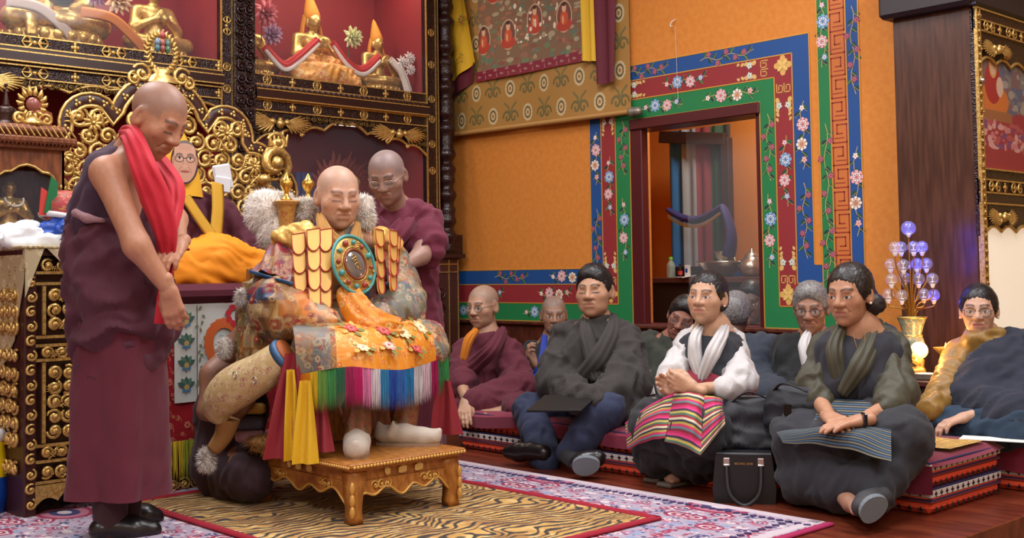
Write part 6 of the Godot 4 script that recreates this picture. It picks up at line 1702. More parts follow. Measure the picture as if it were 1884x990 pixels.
func hand(mb: MB, wrist: Vector3, tip: Vector3, palm: Vector3, side: float, curl: float, skin: Color, thumb := 0.6, s := 1.0, spread := 0.05) -> void:
	var y := (tip - wrist).normalized(); var z := (palm - y * palm.dot(y)).normalized(); var x := y.cross(z)
	var xf := Transform3D(Basis(x, y, z).scaled(Vector3.ONE * s), wrist)
	var f := Field.new(); f.cell = 0.004
	f.cap(Vector3(0, -0.04, 0), Vector3(0, 0.012, 0), 0.026, 0.024, 160)
	var ln := [0.076, 0.086, 0.08, 0.062]
	for i in 4:
		var kx := side * (0.031 - 0.0205 * i); var ky := 0.092 - 0.004 * absf(i - 1) - (0.008 if i == 3 else 0.0)
		f.cap(Vector3(kx * 0.55, 0.008, 0), Vector3(kx, ky, 0.0), 0.0165, 0.0115, 170)
		var p := Vector3(kx, ky, 0.0); var a := curl * (0.55 + 0.06 * i)
		for j in 3:
			var l: float = ln[i] * [0.45, 0.3, 0.25][j]
			var q := p + Vector3(side * spread * (1.5 - i) * 0.3 * l * 2.0, cos(a) * l, sin(a) * l)
			f.cap(p, q, [0.0098, 0.009, 0.0083][j], [0.009, 0.0083, 0.0072][j], 330)
			p = q; a += curl * [0.9, 0.65, 0.5][j]
	f.chain([Vector3(side * 0.018, 0.02, 0.008), Vector3(side * (0.034 + 0.012 * thumb), 0.05, 0.014), Vector3(side * (0.03 + 0.034 * thumb), 0.078, 0.022), Vector3(side * (0.022 + 0.04 * thumb), 0.1, 0.026)], [0.0165, 0.0125, 0.0108, 0.0085], 240)
	var nz := fold_noise
	f.build(mb, xf, func(p: Vector3) -> Color: return skin * (1.0 + 0.14 * nz.get_noise_3dv(p * 500.0)))
func start(label: String, base: Vector3, category := "person") -> Node3D:
	var p := thing("person", label, category, base)
	return p
func inv(p: Node3D) -> Transform3D: return Transform3D(Basis.IDENTITY, -p.position)
# J: neck, chest, pelvis and optional sh0 el0 wr0 sh1 el1 wr1 hip0 kn0 an0 hip1 kn1 an1; hands: [[wrist, tip, palm, side, curl, thumb], ...]
func body(p: Node3D, J: Dictionary, hx: Transform3D, o: Dictionary, hands := [], slim := 1.0) -> MeshInstance3D:
	var mb := MB.new()
	var skin: Color = o.skin
	var f := Field.new(); f.cell = 0.0125
	var nk := hx * Vector3(0, -0.085, -0.02)
	f.cap(nk, J.neck, 0.052, 0.058, 80).cap(J.neck, J.chest, 0.07, 0.105 * slim, 60).cap(J.chest, J.pelvis, 0.105 * slim, 0.115 * slim, 60)
	for i in 2:
		var s := str(i)
		if J.has("sh" + s):
			f.cap(J.neck, J["sh" + s], 0.055, 0.05 * slim, 70)
			f.cap(J["sh" + s], J["el" + s], 0.052 * slim, 0.041 * slim, 80)
			if J.has("wr" + s): f.cap(J["el" + s], J["wr" + s], 0.042 * slim, 0.027 * slim, 90)
		if J.has("hip" + s):
			f.cap(J["hip" + s], J["kn" + s], 0.078 * slim, 0.055 * slim, 70)
			f.cap(J["kn" + s], J["an" + s], 0.052 * slim, 0.036 * slim, 80)
	var iv := inv(p)
	var nz := fold_noise
	f.build(mb, iv, func(q: Vector3) -> Color: return skin * (1.0 + 0.12 * nz.get_noise_3dv(q * 300.0)))
	head_mesh(mb, iv * hx, o)
	for h in hands: hand(mb, iv * (h[0] as Vector3), iv * (h[1] as Vector3), h[2], h[3], h[4], skin, h[5] if h.size() > 5 else 0.6, h[6] if h.size() > 6 else 1.0)
	var sm := mat("skin", Color.WHITE, 0.5, 0.0, true)
	sm.subsurf_scatter_enabled = true; sm.subsurf_scatter_strength = 0.12
	var b := put("body", mb, sm, p)
	return b
func garment(p: Node3D, called: String, f: Field, m: Material, fold = null) -> MeshInstance3D:
	var mb := MB.new()
	f.build(mb, inv(p), null, fold)
	return put(called, mb, m, p)
func fld(cell := 0.014) -> Field:
	var f := Field.new(); f.cell = cell
	return f
func hair(p: Node3D, hx: Transform3D, style: String, c: Color) -> void:
	var f := fld(0.0062)
	f.ell(Vector3(0, 0.043, -0.02), Vector3(0.081, 0.086, 0.099), 110)
	if style == "bun":
		f.ell(Vector3(0, 0.0, -0.055), Vector3(0.072, 0.062, 0.062), 90); f.ell(Vector3(0, -0.03, -0.138), Vector3(0.05, 0.05, 0.042), 130)
	elif style == "tuck": f.ell(Vector3(0, -0.01, -0.06), Vector3(0.076, 0.075, 0.06), 90)
	else: f.ell(Vector3(0, 0.005, -0.055), Vector3(0.074, 0.06, 0.058), 90)
	var hl := 0.0 if style != "short" else 0.012
	for s in [-1.0, 1.0]: f.ell(Vector3(s * 0.064, 0.015, -0.005), Vector3(0.02, 0.05, 0.046), 130)
	if style == "short": f.ell(Vector3(0, 0.075, 0.01), Vector3(0.07, 0.062, 0.07), 110)
	f.ell(Vector3(0, -0.035, 0.092), Vector3(0.06, 0.09 + hl, 0.08), 150, -1.2)
	for s in [-1.0, 1.0]: f.ell(Vector3(s * 0.092, -0.032, 0.0), Vector3(0.02, 0.03, 0.024), 160, -1.2); f.ell(Vector3(s * 0.07, -0.06, 0.05), Vector3(0.03, 0.05, 0.04), 150, -1.2)
	if style != "bun": f.ell(Vector3(0, -0.125, -0.03), Vector3(0.13, 0.065, 0.14), 120, -1.3)
	else: f.ell(Vector3(0, -0.135, 0.02), Vector3(0.13, 0.075, 0.1), 120, -1.3)
	var mb := MB.new()
	var nz := fold_noise
	var st := Vector3(900, 160, 160) if style != "short" else Vector3(700, 300, 300)
	f.build(mb, inv(p) * hx, func(q: Vector3) -> Color: return c * (1.0 + 0.9 * nz.get_noise_3dv(q * st)), func(q: Vector3, _n: Vector3) -> float: return 0.003 * nz.get_noise_3dv(q * st))
	put("hair", mb, mat("hair", Color.WHITE, 0.42, 0.0, true), p)
func glasses(p: Node3D, hx: Transform3D, m: Material, rx := 0.025, ry := 0.018, th := 0.0016) -> void:
	var mb := MB.new(); var xf := inv(p) * hx
	var lens := MB.new()
	for s in [-1.0, 1.0]:
		var r := []
		var lp := PackedVector2Array()
		for k in 18:
			var a := TAU * k / 18
			var sq := 1.0 / pow(pow(absf(cos(a)), 3.0) + pow(absf(sin(a)), 3.0), 1.0 / 3.0)
			r.append(xf * Vector3(s * 0.033 + cos(a) * rx * sq * 0.95, -0.003 + sin(a) * ry * sq * 0.95, 0.094 - 0.25 * absf(s * 0.033 + cos(a) * rx) * 0.5))
			lp.append(Vector2(s * 0.033 + cos(a) * rx * sq * 0.93, -0.003 + sin(a) * ry * sq * 0.93))
		mb.tube(r, [th], 6, 1.0, xf.basis.z, true)
		lens.plate(lp, xf * Transform3D(Basis.IDENTITY, Vector3(0, 0, 0.0885)), 0.0012)
		mb.tube([xf * Vector3(s * 0.058, 0.004, 0.086), xf * Vector3(s * 0.08, 0.008, 0.03), xf * Vector3(s * 0.084, 0.004, -0.015)], [th * 0.9], 6)
	mb.tube([xf * Vector3(-0.009, 0.002, 0.094), xf * Vector3(0, 0.005, 0.096), xf * Vector3(0.009, 0.002, 0.094)], [th], 6)
	var g := put("glasses", mb, m, p)
	var lm := mat("lens", Color(0.9, 0.93, 0.95, 0.06), 0.03); lm.transparency = BaseMaterial3D.TRANSPARENCY_ALPHA
	put("lenses", lens, lm, g)
# flat band of cloth with lengthwise pleats: pts through the middle, half widths w
func sash(p: Node3D, called: String, pts: Array, w: Array, m: Material, face := Vector3(0.73, 0.1, 0.68), th := 0.012, pleats := 3.0) -> MeshInstance3D:
	var iv := inv(p); var q := smooth(pts, 6); var mb := MB.new(); var n := 28
	for i in q.size():
		var d: Vector3 = (q[mini(i + 1, q.size() - 1)] - q[maxi(i - 1, 0)]).normalized()
		var s := d.cross(face).normalized(); var u := s.cross(d)
		var t := float(i) / 6.0; var j := mini(int(t), w.size() - 2)
		var r: float = lerpf(w[j], w[j + 1], t - j)
		for k in n:
			var a := TAU * k / n
			var x := cos(a)
			mb.vert(iv * (q[i] + s * x * r + u * (sin(a) * th + 0.35 * th * sin(x * pleats * PI + i * 0.12) + 0.5 * th * fold_noise.get_noise_3d(x * 6.0, i * 0.7, r * 90.0) - 0.25 * r * x * x)))
	for i in q.size() - 1:
		for k in n: mb.quad(i * n + k, i * n + (k + 1) % n, (i + 1) * n + (k + 1) % n, (i + 1) * n + k)
	for i in [0, q.size() - 1]:
		var c := mb.vert(iv * q[i])
		for k in n: mb.tri(c, i * n + k, i * n + (k + 1) % n)
	return put(called, mb, m, p)
func earring(p: Node3D, hx: Transform3D) -> void:
	var m := MB.new(); var xf := inv(p) * hx
	for s in [-1.0, 1.0]: m.ball(xf * Vector3(s * 0.084, -0.034, -0.006), Vector3.ONE * 0.006, 8)
	put("earrings", m, mat("pearl", srgb(220, 215, 205), 0.3), p)
# cloth patch between four corners with a bulge
func patch(p: Node3D, called: String, a: Vector3, b: Vector3, c: Vector3, d: Vector3, bulge: Vector3, m: Material, colf = null, wave := 0.006, nu := 24, nv := 18) -> MeshInstance3D:
	var mb := MB.new(); var iv := inv(p)
	mb.grid(nu, nv, func(u, v):
		var q: Vector3 = a.lerp(b, u).lerp(d.lerp(c, u), v)
		return iv * (q + bulge * sin(u * PI) * (0.4 + 0.6 * sin(v * PI)) + bulge.normalized() * wave * sin(u * 17.0 + v * 3.0)), colf)
	return put(called, mb, m, p)
# skirt: rings [[centre, rx, rz], ...] lofted with pleats
func skirt(p: Node3D, called: String, rings: Array, m: Material, pleats := 9.0, amp := 0.02, seed_ := 0.0) -> MeshInstance3D:
	var mb := MB.new(); var iv := inv(p)
	var n := 72; var nr := rings.size()
	var steps := 6
	var base := 0
	var rows := (nr - 1) * steps + 1
	for j in rows:
		var t := float(j) / steps
		var i := mini(int(t), nr - 2); var u := t - i
		var c: Vector3 = (rings[i][0] as Vector3).lerp(rings[i + 1][0], u)
		var rx := lerpf(rings[i][1], rings[i + 1][1], u); var rz := lerpf(rings[i][2], rings[i + 1][2], u)
		var g := float(j) / rows
		for k in n:
			var a := TAU * k / n
			var fo := amp * (0.3 + g) * (sin(a * pleats + seed_) * 0.5 + sin(a * pleats * 0.53 + 2.0 + seed_) * 0.7) + 0.01 * fold_noise.get_noise_3d(a * 9.0, g * 22.0, seed_)
			mb.vert(iv * (c + Vector3(cos(a) * (rx + fo), 0, sin(a) * (rz + fo))), Vector2(float(k) / n, g))
	for j in rows - 1:
		for k in n: mb.quad(base + j * n + k, base + (j + 1) * n + k, base + (j + 1) * n + (k + 1) % n, base + j * n + (k + 1) % n)
	return put(called, mb, m, p)
func shoe(p: Node3D, called: String, heel: Vector3, toe: Vector3, up: Vector3, m: Material, h := 0.05, w := 0.044, sole: Material = null) -> void:
	var f := fld(0.007); var iv := inv(p)
	var d := (toe - heel)
	f.chain([heel + up * h * 0.75, heel + d * 0.3 + up * h * 0.8, heel + d * 0.62 + up * h * 0.55, heel + d * 0.9 + up * h * 0.4], [w * 0.85, w * 0.8, w * 0.95, w * 0.72], 110)
	var mb := MB.new(); f.build(mb, iv); var s := put(called, mb, m, p)
	if sole:
		mb = MB.new()
		var q := d.normalized(); var sd := q.cross(up).normalized()
		var pts := PackedVector2Array()
		for k in 20:
			var a := TAU * k / 20
			pts.append(Vector2(cos(a) * d.length() * 0.57, sin(a) * w * (1.0 + 0.12 * cos(a))))
		mb.plate(pts, iv * Transform3D(Basis(q, -sd, -up), heel + d * 0.5 + up * (h * 0.5 - w * 1.3)), 0.03)
		put("sole", mb, sole, s)

func build_people() -> void:
	var maroon := cloth_mat("robe_maroon", srgb(92, 20, 40)); var plum := cloth_mat("robe_plum", srgb(78, 28, 46))
	monk_standing(maroon, plum)
	monk_bowing(maroon)
	monk_crouching()
	oracle()
	monk_seated(maroon)
	man_dark_robe()
	woman_white()
	woman_olive()
	woman_gold()
	back_row()

func monk_standing(maroon: Material, plum: Material) -> void:
	var p := start("elderly monk standing with folded hands, bare arm and bright red scarf", Vector3(-4.220, -0.000, -1.908))
	var hx := head_xf(Vector3(-4.027, 1.566, -1.958), 34, 70, 0, 1.17)
	var o := {"skin": lin(178, 128, 100), "scalp": lin(120, 100, 92), "eyes": 0, "wide": 1.0, "nose": 1.15, "fat": 0.004, "brow": lin(90, 70, 62)}
	var J := {"neck": Vector3(-4.124, 1.411, -1.909), "chest": Vector3(-4.188, 1.255, -1.865), "pelvis": Vector3(-4.191, 0.874, -1.888), "sh0": Vector3(-4.041, 1.357, -1.767), "el0": Vector3(-3.910, 1.088, -1.822), "wr0": Vector3(-3.879, 0.935, -1.923),
		"sh1": Vector3(-4.264, 1.385, -2.010), "el1": Vector3(-4.185, 1.198, -2.107), "wr1": Vector3(-3.992, 1.086, -2.027), "hip0": Vector3(-4.170, 0.793, -1.857), "kn0": Vector3(-4.194, 0.446, -1.869), "an0": Vector3(-4.203, 0.092, -1.854), "hip1": Vector3(-4.227, 0.788, -1.943), "kn1": Vector3(-4.261, 0.431, -1.959), "an1": Vector3(-4.298, 0.075, -1.944)}
	body(p, J, hx, o, [[Vector3(-3.877, 0.929, -1.926), Vector3(-3.881, 0.796, -1.960), Vector3(-0.6, 0, -0.6), -1.0, 0.5, 0.3], [Vector3(-3.972, 1.095, -2.019), Vector3(-3.839, 0.994, -1.846), Vector3(-0.75, -0.2, -0.75), -1.0, 0.55, 0.7]], 1.08)
	var f := fld(0.013)
	f.chain([Vector3(-4.200, 1.214, -1.856), Vector3(-4.197, 1.059, -1.869), Vector3(-4.191, 0.874, -1.888), Vector3(-4.198, 0.709, -1.891)], [0.135, 0.16, 0.162, 0.15], 50)
	f.cap(Vector3(-4.203, 0.997, -1.954), Vector3(-4.124, 0.789, -1.994), 0.09, 0.08, 50); f.cap(Vector3(-4.253, 1.122, -1.805), Vector3(-4.248, 0.751, -1.835), 0.07, 0.09, 50)
	garment(p, "wrapped_robe", f, plum, folds(Vector3(0.55, 0.3, -0.75), 0.02, 8.0, 1.0))
	f = fld(0.012)
	f.cap(Vector3(-4.148, 1.367, -1.814), Vector3(-4.190, 1.202, -1.809), 0.085, 0.12, 60); f.cap(Vector3(-4.173, 1.411, -1.901), Vector3(-4.225, 1.206, -1.888), 0.085, 0.125, 60); f.cap(Vector3(-4.264, 1.385, -2.010), Vector3(-4.221, 1.166, -2.041), 0.08, 0.09, 60)
	garment(p, "purple_vest", f, cloth_mat("vest_purple", srgb(58, 30, 54)), folds(Vector3(0.3, 1, 0), 0.006, 9.0))
	var scar := cloth_mat("scarf_scarlet", srgb(206, 16, 42), 0.7)
	sash(p, "red_scarf", [Vector3(-4.232, 1.497, -1.920), Vector3(-4.132, 1.517, -1.878), Vector3(-4.004, 1.494, -1.841), Vector3(-3.915, 1.377, -1.841), Vector3(-3.898, 1.259, -1.882), Vector3(-3.906, 1.132, -1.926), Vector3(-3.955, 0.994, -1.956), Vector3(-3.952, 0.803, -1.942)], [0.03, 0.035, 0.04, 0.05, 0.056, 0.045, 0.025, 0.034], scar, Vector3(0.73, 0.1, 0.68), 0.018, 3.0)
	sash(p, "red_scarf", [Vector3(-4.259, 1.505, -2.007), Vector3(-4.166, 1.417, -2.025), Vector3(-4.058, 1.315, -2.030), Vector3(-3.993, 1.207, -1.989), Vector3(-3.932, 1.114, -1.943)], [0.03, 0.042, 0.045, 0.04, 0.03], scar, Vector3(0.73, 0.1, 0.68), 0.018, 3.0)
	skirt(p, "long_skirt", [[Vector3(-4.193, 0.812, -1.889), 0.15, 0.15], [Vector3(-4.206, 0.586, -1.891), 0.155, 0.16], [Vector3(-4.208, 0.340, -1.890), 0.155, 0.165], [Vector3(-4.208, 0.153, -1.888), 0.15, 0.168]], maroon, 4.0, 0.026, 0.6)
	f = fld(0.012); f.cap(Vector3(-4.190, 0.186, -1.846), Vector3(-4.195, 0.039, -1.851), 0.068, 0.06, 70); f.cap(Vector3(-4.284, 0.159, -1.953), Vector3(-4.289, 0.044, -1.955), 0.06, 0.055, 70)
	garment(p, "maroon_socks", f, cloth_mat("sock_maroon", srgb(48, 16, 22)))
	var lea := mat("shoe_black", srgb(26, 22, 24), 0.3)
	shoe(p, "shoe", Vector3(-4.193, 0.000, -1.812), Vector3(-4.111, -0.000, -1.998), Vector3.UP, lea, 0.055, 0.05); shoe(p, "shoe", Vector3(-4.376, 0.000, -1.979), Vector3(-4.325, 0.000, -2.106), Vector3.UP, lea, 0.055, 0.048)
	var m := MB.new(); var rp := []
	for k in 14:
		var a := TAU * k / 14
		rp.append(Vector3(-3.983, 1.085, -2.023) - p.position + Vector3(cos(a) * 0.036, 0.01 * sin(a), sin(a) * 0.036))
	m.tube(rp, [0.003], 6, 1.0, Vector3.UP, true); put("red_bracelet", m, mat("red_thread", srgb(180, 30, 40), 0.7), p)
	f = fld(0.008); f.chain([Vector3(-4.153, 1.214, -1.701), Vector3(-4.087, 1.191, -1.714), Vector3(-4.047, 1.183, -1.758)], [0.018, 0.014, 0.01], 120)
	garment(p, "pink_sash_knot", f, cloth_mat("sash_pink", srgb(150, 110, 116)))

func monk_bowing(maroon: Material) -> void:
	var p := start("monk with rimless glasses bowing behind the brocade robed figure", Vector3(-5.769, 0.000, -4.436))
	var hx := head_xf(Vector3(-4.370, 1.438, -3.284), 26, -10, 3, 1.04)
	var o := {"skin": lin(150, 116, 102), "scalp": lin(112, 104, 106), "eyes": 0, "wide": 1.05, "fat": 0.004, "brow": lin(70, 60, 58)}
	var J := {"neck": Vector3(-4.468, 1.291, -3.409), "chest": Vector3(-4.504, 1.092, -3.457), "pelvis": Vector3(-4.528, 0.606, -3.537), "sh0": Vector3(-4.572, 1.240, -3.301), "el0": Vector3(-4.514, 0.988, -3.234), "wr0": Vector3(-4.310, 0.911, -3.164), "sh1": Vector3(-4.367, 1.222, -3.521), "el1": Vector3(-4.251, 1.060, -3.392), "wr1": Vector3(-4.204, 0.984, -3.198),
		"hip0": Vector3(-4.525, 0.610, -3.467), "kn0": Vector3(-4.488, 0.321, -3.452), "an0": Vector3(-4.532, 0.020, -3.498), "hip1": Vector3(-4.491, 0.605, -3.577), "kn1": Vector3(-4.464, 0.314, -3.551), "an1": Vector3(-4.516, 0.011, -3.589)}
	body(p, J, hx, o, [[Vector3(-4.201, 0.987, -3.202), Vector3(-4.210, 0.956, -3.121), Vector3(0, -1, -0.2), -1.0, 0.5, 0.5]])
	glasses(p, hx, mat("frame_silver", srgb(190, 186, 180), 0.3, 0.8), 0.024, 0.016, 0.0013)
	var f := fld(0.014)
	f.chain([Vector3(-4.475, 1.198, -3.437), Vector3(-4.511, 0.985, -3.471), Vector3(-4.532, 0.714, -3.525), Vector3(-4.531, 0.444, -3.544)], [0.13, 0.165, 0.155, 0.15], 50)
	f.cap(Vector3(-4.559, 1.213, -3.317), Vector3(-4.525, 0.987, -3.252), 0.085, 0.09, 60); f.cap(Vector3(-4.373, 1.222, -3.515), Vector3(-4.289, 1.100, -3.466), 0.082, 0.088, 60); f.cap(Vector3(-4.519, 1.292, -3.355), Vector3(-4.392, 1.276, -3.491), 0.06, 0.06, 60)
	garment(p, "maroon_robe", f, cloth_mat("robe_wine", srgb(104, 24, 50)), folds(Vector3(0.5, 0.8, -0.3), 0.014, 8.0, 4.0))
	sash(p, "robe_fold", [Vector3(-4.402, 1.292, -3.479), Vector3(-4.339, 1.192, -3.348), Vector3(-4.382, 1.084, -3.251), Vector3(-4.436, 0.987, -3.200)], [0.035, 0.055, 0.06, 0.05], cloth_mat("robe_wine", srgb(104, 24, 50)), Vector3(0.73, 0.2, 0.68), 0.022)
	sash(p, "robe_fold", [Vector3(-4.522, 1.273, -3.324), Vector3(-4.414, 1.204, -3.282), Vector3(-4.358, 1.124, -3.304)], [0.03, 0.04, 0.03], cloth_mat("robe_wine", srgb(104, 24, 50)), Vector3(0.73, 0.2, 0.68), 0.02)
	skirt(p, "long_skirt", [[Vector3(-4.525, 0.660, -3.536), 0.16, 0.16], [Vector3(-4.533, 0.390, -3.545), 0.17, 0.17], [Vector3(-4.547, 0.079, -3.552), 0.17, 0.18]], maroon, 7.0, 0.014, 2.0)

func monk_crouching() -> void:
	var p := start("monk crouching in the shade behind the brocade quiver, bare arm showing", Vector3(-4.726, 0.000, -2.610))
	var hx := head_xf(Vector3(-4.477, 0.754, -2.630), 30, 100, 0, 1.0)
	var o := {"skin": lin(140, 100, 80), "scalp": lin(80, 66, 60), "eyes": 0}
	var J := {"neck": Vector3(-4.572, 0.656, -2.608), "chest": Vector3(-4.603, 0.511, -2.584), "pelvis": Vector3(-4.633, 0.197, -2.573), "sh0": Vector3(-4.566, 0.545, -2.476), "el0": Vector3(-4.542, 0.397, -2.437), "wr0": Vector3(-4.377, 0.372, -2.469), "hip0": Vector3(-4.535, 0.188, -2.532), "kn0": Vector3(-4.354, 0.165, -2.507), "an0": Vector3(-4.574, 0.047, -2.500)}
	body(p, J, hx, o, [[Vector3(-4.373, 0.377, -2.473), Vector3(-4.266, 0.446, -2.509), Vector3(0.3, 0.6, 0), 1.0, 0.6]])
	var f := fld(0.014)
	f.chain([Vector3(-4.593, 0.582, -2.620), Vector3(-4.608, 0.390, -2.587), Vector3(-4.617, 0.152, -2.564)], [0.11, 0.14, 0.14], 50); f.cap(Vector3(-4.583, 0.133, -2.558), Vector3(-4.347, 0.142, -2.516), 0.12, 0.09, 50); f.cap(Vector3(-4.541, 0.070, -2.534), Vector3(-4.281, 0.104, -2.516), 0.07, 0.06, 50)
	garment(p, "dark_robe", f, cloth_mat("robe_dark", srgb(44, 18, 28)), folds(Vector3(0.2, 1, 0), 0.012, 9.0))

func monk_seated(maroon: Material) -> void:
	var p := start("bespectacled bald monk in maroon seated at the far end of the front row", Vector3(-4.405, 0.225, -3.966))
	var hx := head_xf(Vector3(-5.065, 0.776, -4.500), 6, -36, 0, 1.05)
	var o := {"skin": lin(176, 136, 110), "scalp": lin(126, 110, 98), "eyes": 1, "wide": 1.04, "fat": 0.004, "brow": lin(70, 58, 52)}
	var J := {"neck": Vector3(-5.078, 0.614, -4.530), "chest": Vector3(-5.094, 0.465, -4.550), "pelvis": Vector3(-5.109, 0.188, -4.580), "sh0": Vector3(-5.174, 0.525, -4.450), "el0": Vector3(-5.061, 0.355, -4.320), "wr0": Vector3(-4.880, 0.269, -4.200), "sh1": Vector3(-4.957, 0.516, -4.600), "el1": Vector3(-4.793, 0.338, -4.550), "wr1": Vector3(-4.815, 0.256, -4.400),
		"hip0": Vector3(-5.092, 0.181, -4.500), "kn0": Vector3(-4.973, 0.166, -4.250), "an0": Vector3(-4.687, 0.179, -4.200), "hip1": Vector3(-5.012, 0.178, -4.600), "kn1": Vector3(-4.585, 0.218, -4.350), "an1": Vector3(-4.742, 0.185, -4.250)}
	body(p, J, hx, o, [[Vector3(-4.857, 0.263, -4.180), Vector3(-4.784, 0.175, -4.100), Vector3(-0.5, 0, -0.8), 1.0, 0.35, 0.3]])
	glasses(p, hx, mat("frame_grey", srgb(110, 100, 94), 0.35, 0.6), 0.024, 0.017, 0.0015)
	var f := fld(0.014)
	f.chain([Vector3(-5.091, 0.562, -4.540), Vector3(-5.109, 0.366, -4.570), Vector3(-5.089, 0.175, -4.570)], [0.1, 0.165, 0.19], 50)
	f.cap(Vector3(-4.971, 0.515, -4.600), Vector3(-4.750, 0.314, -4.500), 0.085, 0.085, 60); f.cap(Vector3(-5.181, 0.515, -4.460), Vector3(-5.028, 0.328, -4.300), 0.07, 0.075, 60); f.cap(Vector3(-4.750, 0.314, -4.500), Vector3(-4.832, 0.238, -4.250), 0.095, 0.085, 60)
	f.cap(Vector3(-5.036, 0.183, -4.450), Vector3(-4.963, 0.176, -4.250), 0.11, 0.085, 55); f.cap(Vector3(-4.903, 0.189, -4.500), Vector3(-4.524, 0.236, -4.300), 0.11, 0.075, 55)
	garment(p, "maroon_robe", f, maroon, folds(Vector3(0.55, 0.6, -0.4), 0.014, 8.0, 7.0))
	sash(p, "orange_vest_edge", [Vector3(-5.026, 0.646, -4.420), Vector3(-5.035, 0.586, -4.360), Vector3(-5.062, 0.473, -4.340)], [0.018, 0.03, 0.022], cloth_mat("vest_orange", srgb(214, 122, 10)))
	sash(p, "robe_fold", [Vector3(-4.958, 0.642, -4.560), Vector3(-4.878, 0.545, -4.400), Vector3(-5.000, 0.443, -4.360), Vector3(-5.098, 0.383, -4.340)], [0.03, 0.045, 0.05, 0.04], maroon, Vector3(0.6, 0.3, 0.75), 0.02)

func man_dark_robe() -> void:
	var p := start("black haired man in a wide dark grey robe, legs crossed at the ankles", Vector3(-4.000, 0.225, -4.309))
	var hx := head_xf(Vector3(-4.091, 0.866, -4.420), -2, -24, 2, 1.1)
	var o := {"skin": lin(176, 134, 106), "eyes": 0, "wide": 1.06, "jaw": 1.15, "fat": 0.005, "brow": lin(40, 34, 30)}
	var J := {"neck": Vector3(-4.107, 0.708, -4.450), "chest": Vector3(-4.141, 0.540, -4.470), "pelvis": Vector3(-4.164, 0.279, -4.500), "sh0": Vector3(-4.292, 0.611, -4.400), "el0": Vector3(-4.251, 0.405, -4.280), "wr0": Vector3(-3.895, 0.346, -4.100), "sh1": Vector3(-3.964, 0.608, -4.500), "el1": Vector3(-3.794, 0.413, -4.350), "wr1": Vector3(-3.823, 0.350, -4.120),
		"hip0": Vector3(-4.228, 0.264, -4.450), "kn0": Vector3(-4.377, 0.244, -4.200), "an0": Vector3(-4.116, 0.046, -4.050), "hip1": Vector3(-4.060, 0.272, -4.500), "kn1": Vector3(-3.790, 0.315, -4.150), "an1": Vector3(-3.944, 0.085, -4.030)}
	body(p, J, hx, o, [], 1.0)
	hair(p, hx, "short", lin(26, 24, 26))
	var f := fld(0.014)
	f.chain([Vector3(-4.117, 0.670, -4.460), Vector3(-4.142, 0.512, -4.470), Vector3(-4.167, 0.293, -4.500)], [0.1, 0.175, 0.19], 45)
	f.cap(Vector3(-4.272, 0.603, -4.400), Vector3(-4.239, 0.406, -4.280), 0.1, 0.11, 50); f.cap(Vector3(-3.976, 0.602, -4.500), Vector3(-3.832, 0.410, -4.360), 0.1, 0.11, 50)
	f.cap(Vector3(-4.240, 0.392, -4.280), Vector3(-3.895, 0.346, -4.100), 0.095, 0.07, 50); f.cap(Vector3(-3.832, 0.402, -4.360), Vector3(-3.787, 0.344, -4.120), 0.1, 0.07, 50); f.cap(Vector3(-3.951, 0.289, -4.400), Vector3(-3.754, 0.273, -4.300), 0.09, 0.07, 50)
	garment(p, "dark_robe", f, cloth_mat("chuba_charcoal", srgb(46, 42, 40)), folds(Vector3(0.3, 0.9, -0.2), 0.016, 8.0, 12.0))
	sash(p, "robe_collar", [Vector3(-4.138, 0.732, -4.400), Vector3(-4.036, 0.666, -4.290), Vector3(-3.973, 0.560, -4.260), Vector3(-3.930, 0.426, -4.250)], [0.02, 0.034, 0.04, 0.03], cloth_mat("chuba_charcoal", srgb(46, 42, 40)))
	sash(p, "robe_collar", [Vector3(-4.029, 0.742, -4.500), Vector3(-3.920, 0.660, -4.360), Vector3(-3.920, 0.535, -4.250), Vector3(-4.025, 0.423, -4.220)], [0.022, 0.042, 0.05, 0.04], cloth_mat("chuba_charcoal", srgb(46, 42, 40)))
	f = fld(0.012)
	f.chain([Vector3(-4.220, 0.261, -4.400), Vector3(-4.353, 0.244, -4.200), Vector3(-4.224, 0.142, -4.120), Vector3(-4.095, 0.034, -4.040)], [0.1, 0.085, 0.075, 0.07], 60)
	f.chain([Vector3(-4.015, 0.272, -4.450), Vector3(-3.790, 0.305, -4.150), Vector3(-3.862, 0.180, -4.080), Vector3(-3.931, 0.099, -4.040)], [0.1, 0.088, 0.066, 0.058], 60)
	garment(p, "navy_trousers", f, cloth_mat("denim", srgb(36, 46, 78)), folds(Vector3(0.2, 0.9, 0.3), 0.009, 10.0, 3.0))
	f = fld(0.01); f.cap(Vector3(-3.944, 0.093, -4.030), Vector3(-3.857, 0.064, -4.000), 0.045, 0.042, 90); garment(p, "dark_sock", f, cloth_mat("sock_dark", srgb(34, 36, 42)))
	var lea := mat("shoe_black", srgb(26, 22, 24), 0.3)
	shoe(p, "shoe", Vector3(-4.066, 0.042, -4.000), Vector3(-4.299, 0.048, -3.960), Vector3(0, 1, 0), lea, 0.05, 0.048)
	shoe(p, "shoe", Vector3(-3.664, 0.090, -3.960), Vector3(-3.761, 0.067, -3.900), Vector3(-0.66, 0.25, -0.68).normalized(), lea, 0.04, 0.046, tri_mat("rubber_sole", noise_tex(161, 0.3, [[0.2, srgb(88, 96, 104)], [0.8, srgb(120, 128, 134)]], 128, 2), Vector3(8, 8, 8), 0.8))
	var b := thing("black_folder", "thin black folder on the lap of the man in the dark robe", "folder", Vector3(-3.908, 0.338, -3.980))
	var m := MB.new(); m.box(Vector3.ZERO, Vector3(0.3, 0.012, 0.2), 0.003, Basis.from_euler(Vector3(0.28, 0.3, 0.06))); put("cover", m, mat("folder_black", srgb(16, 16, 18), 0.5), b)

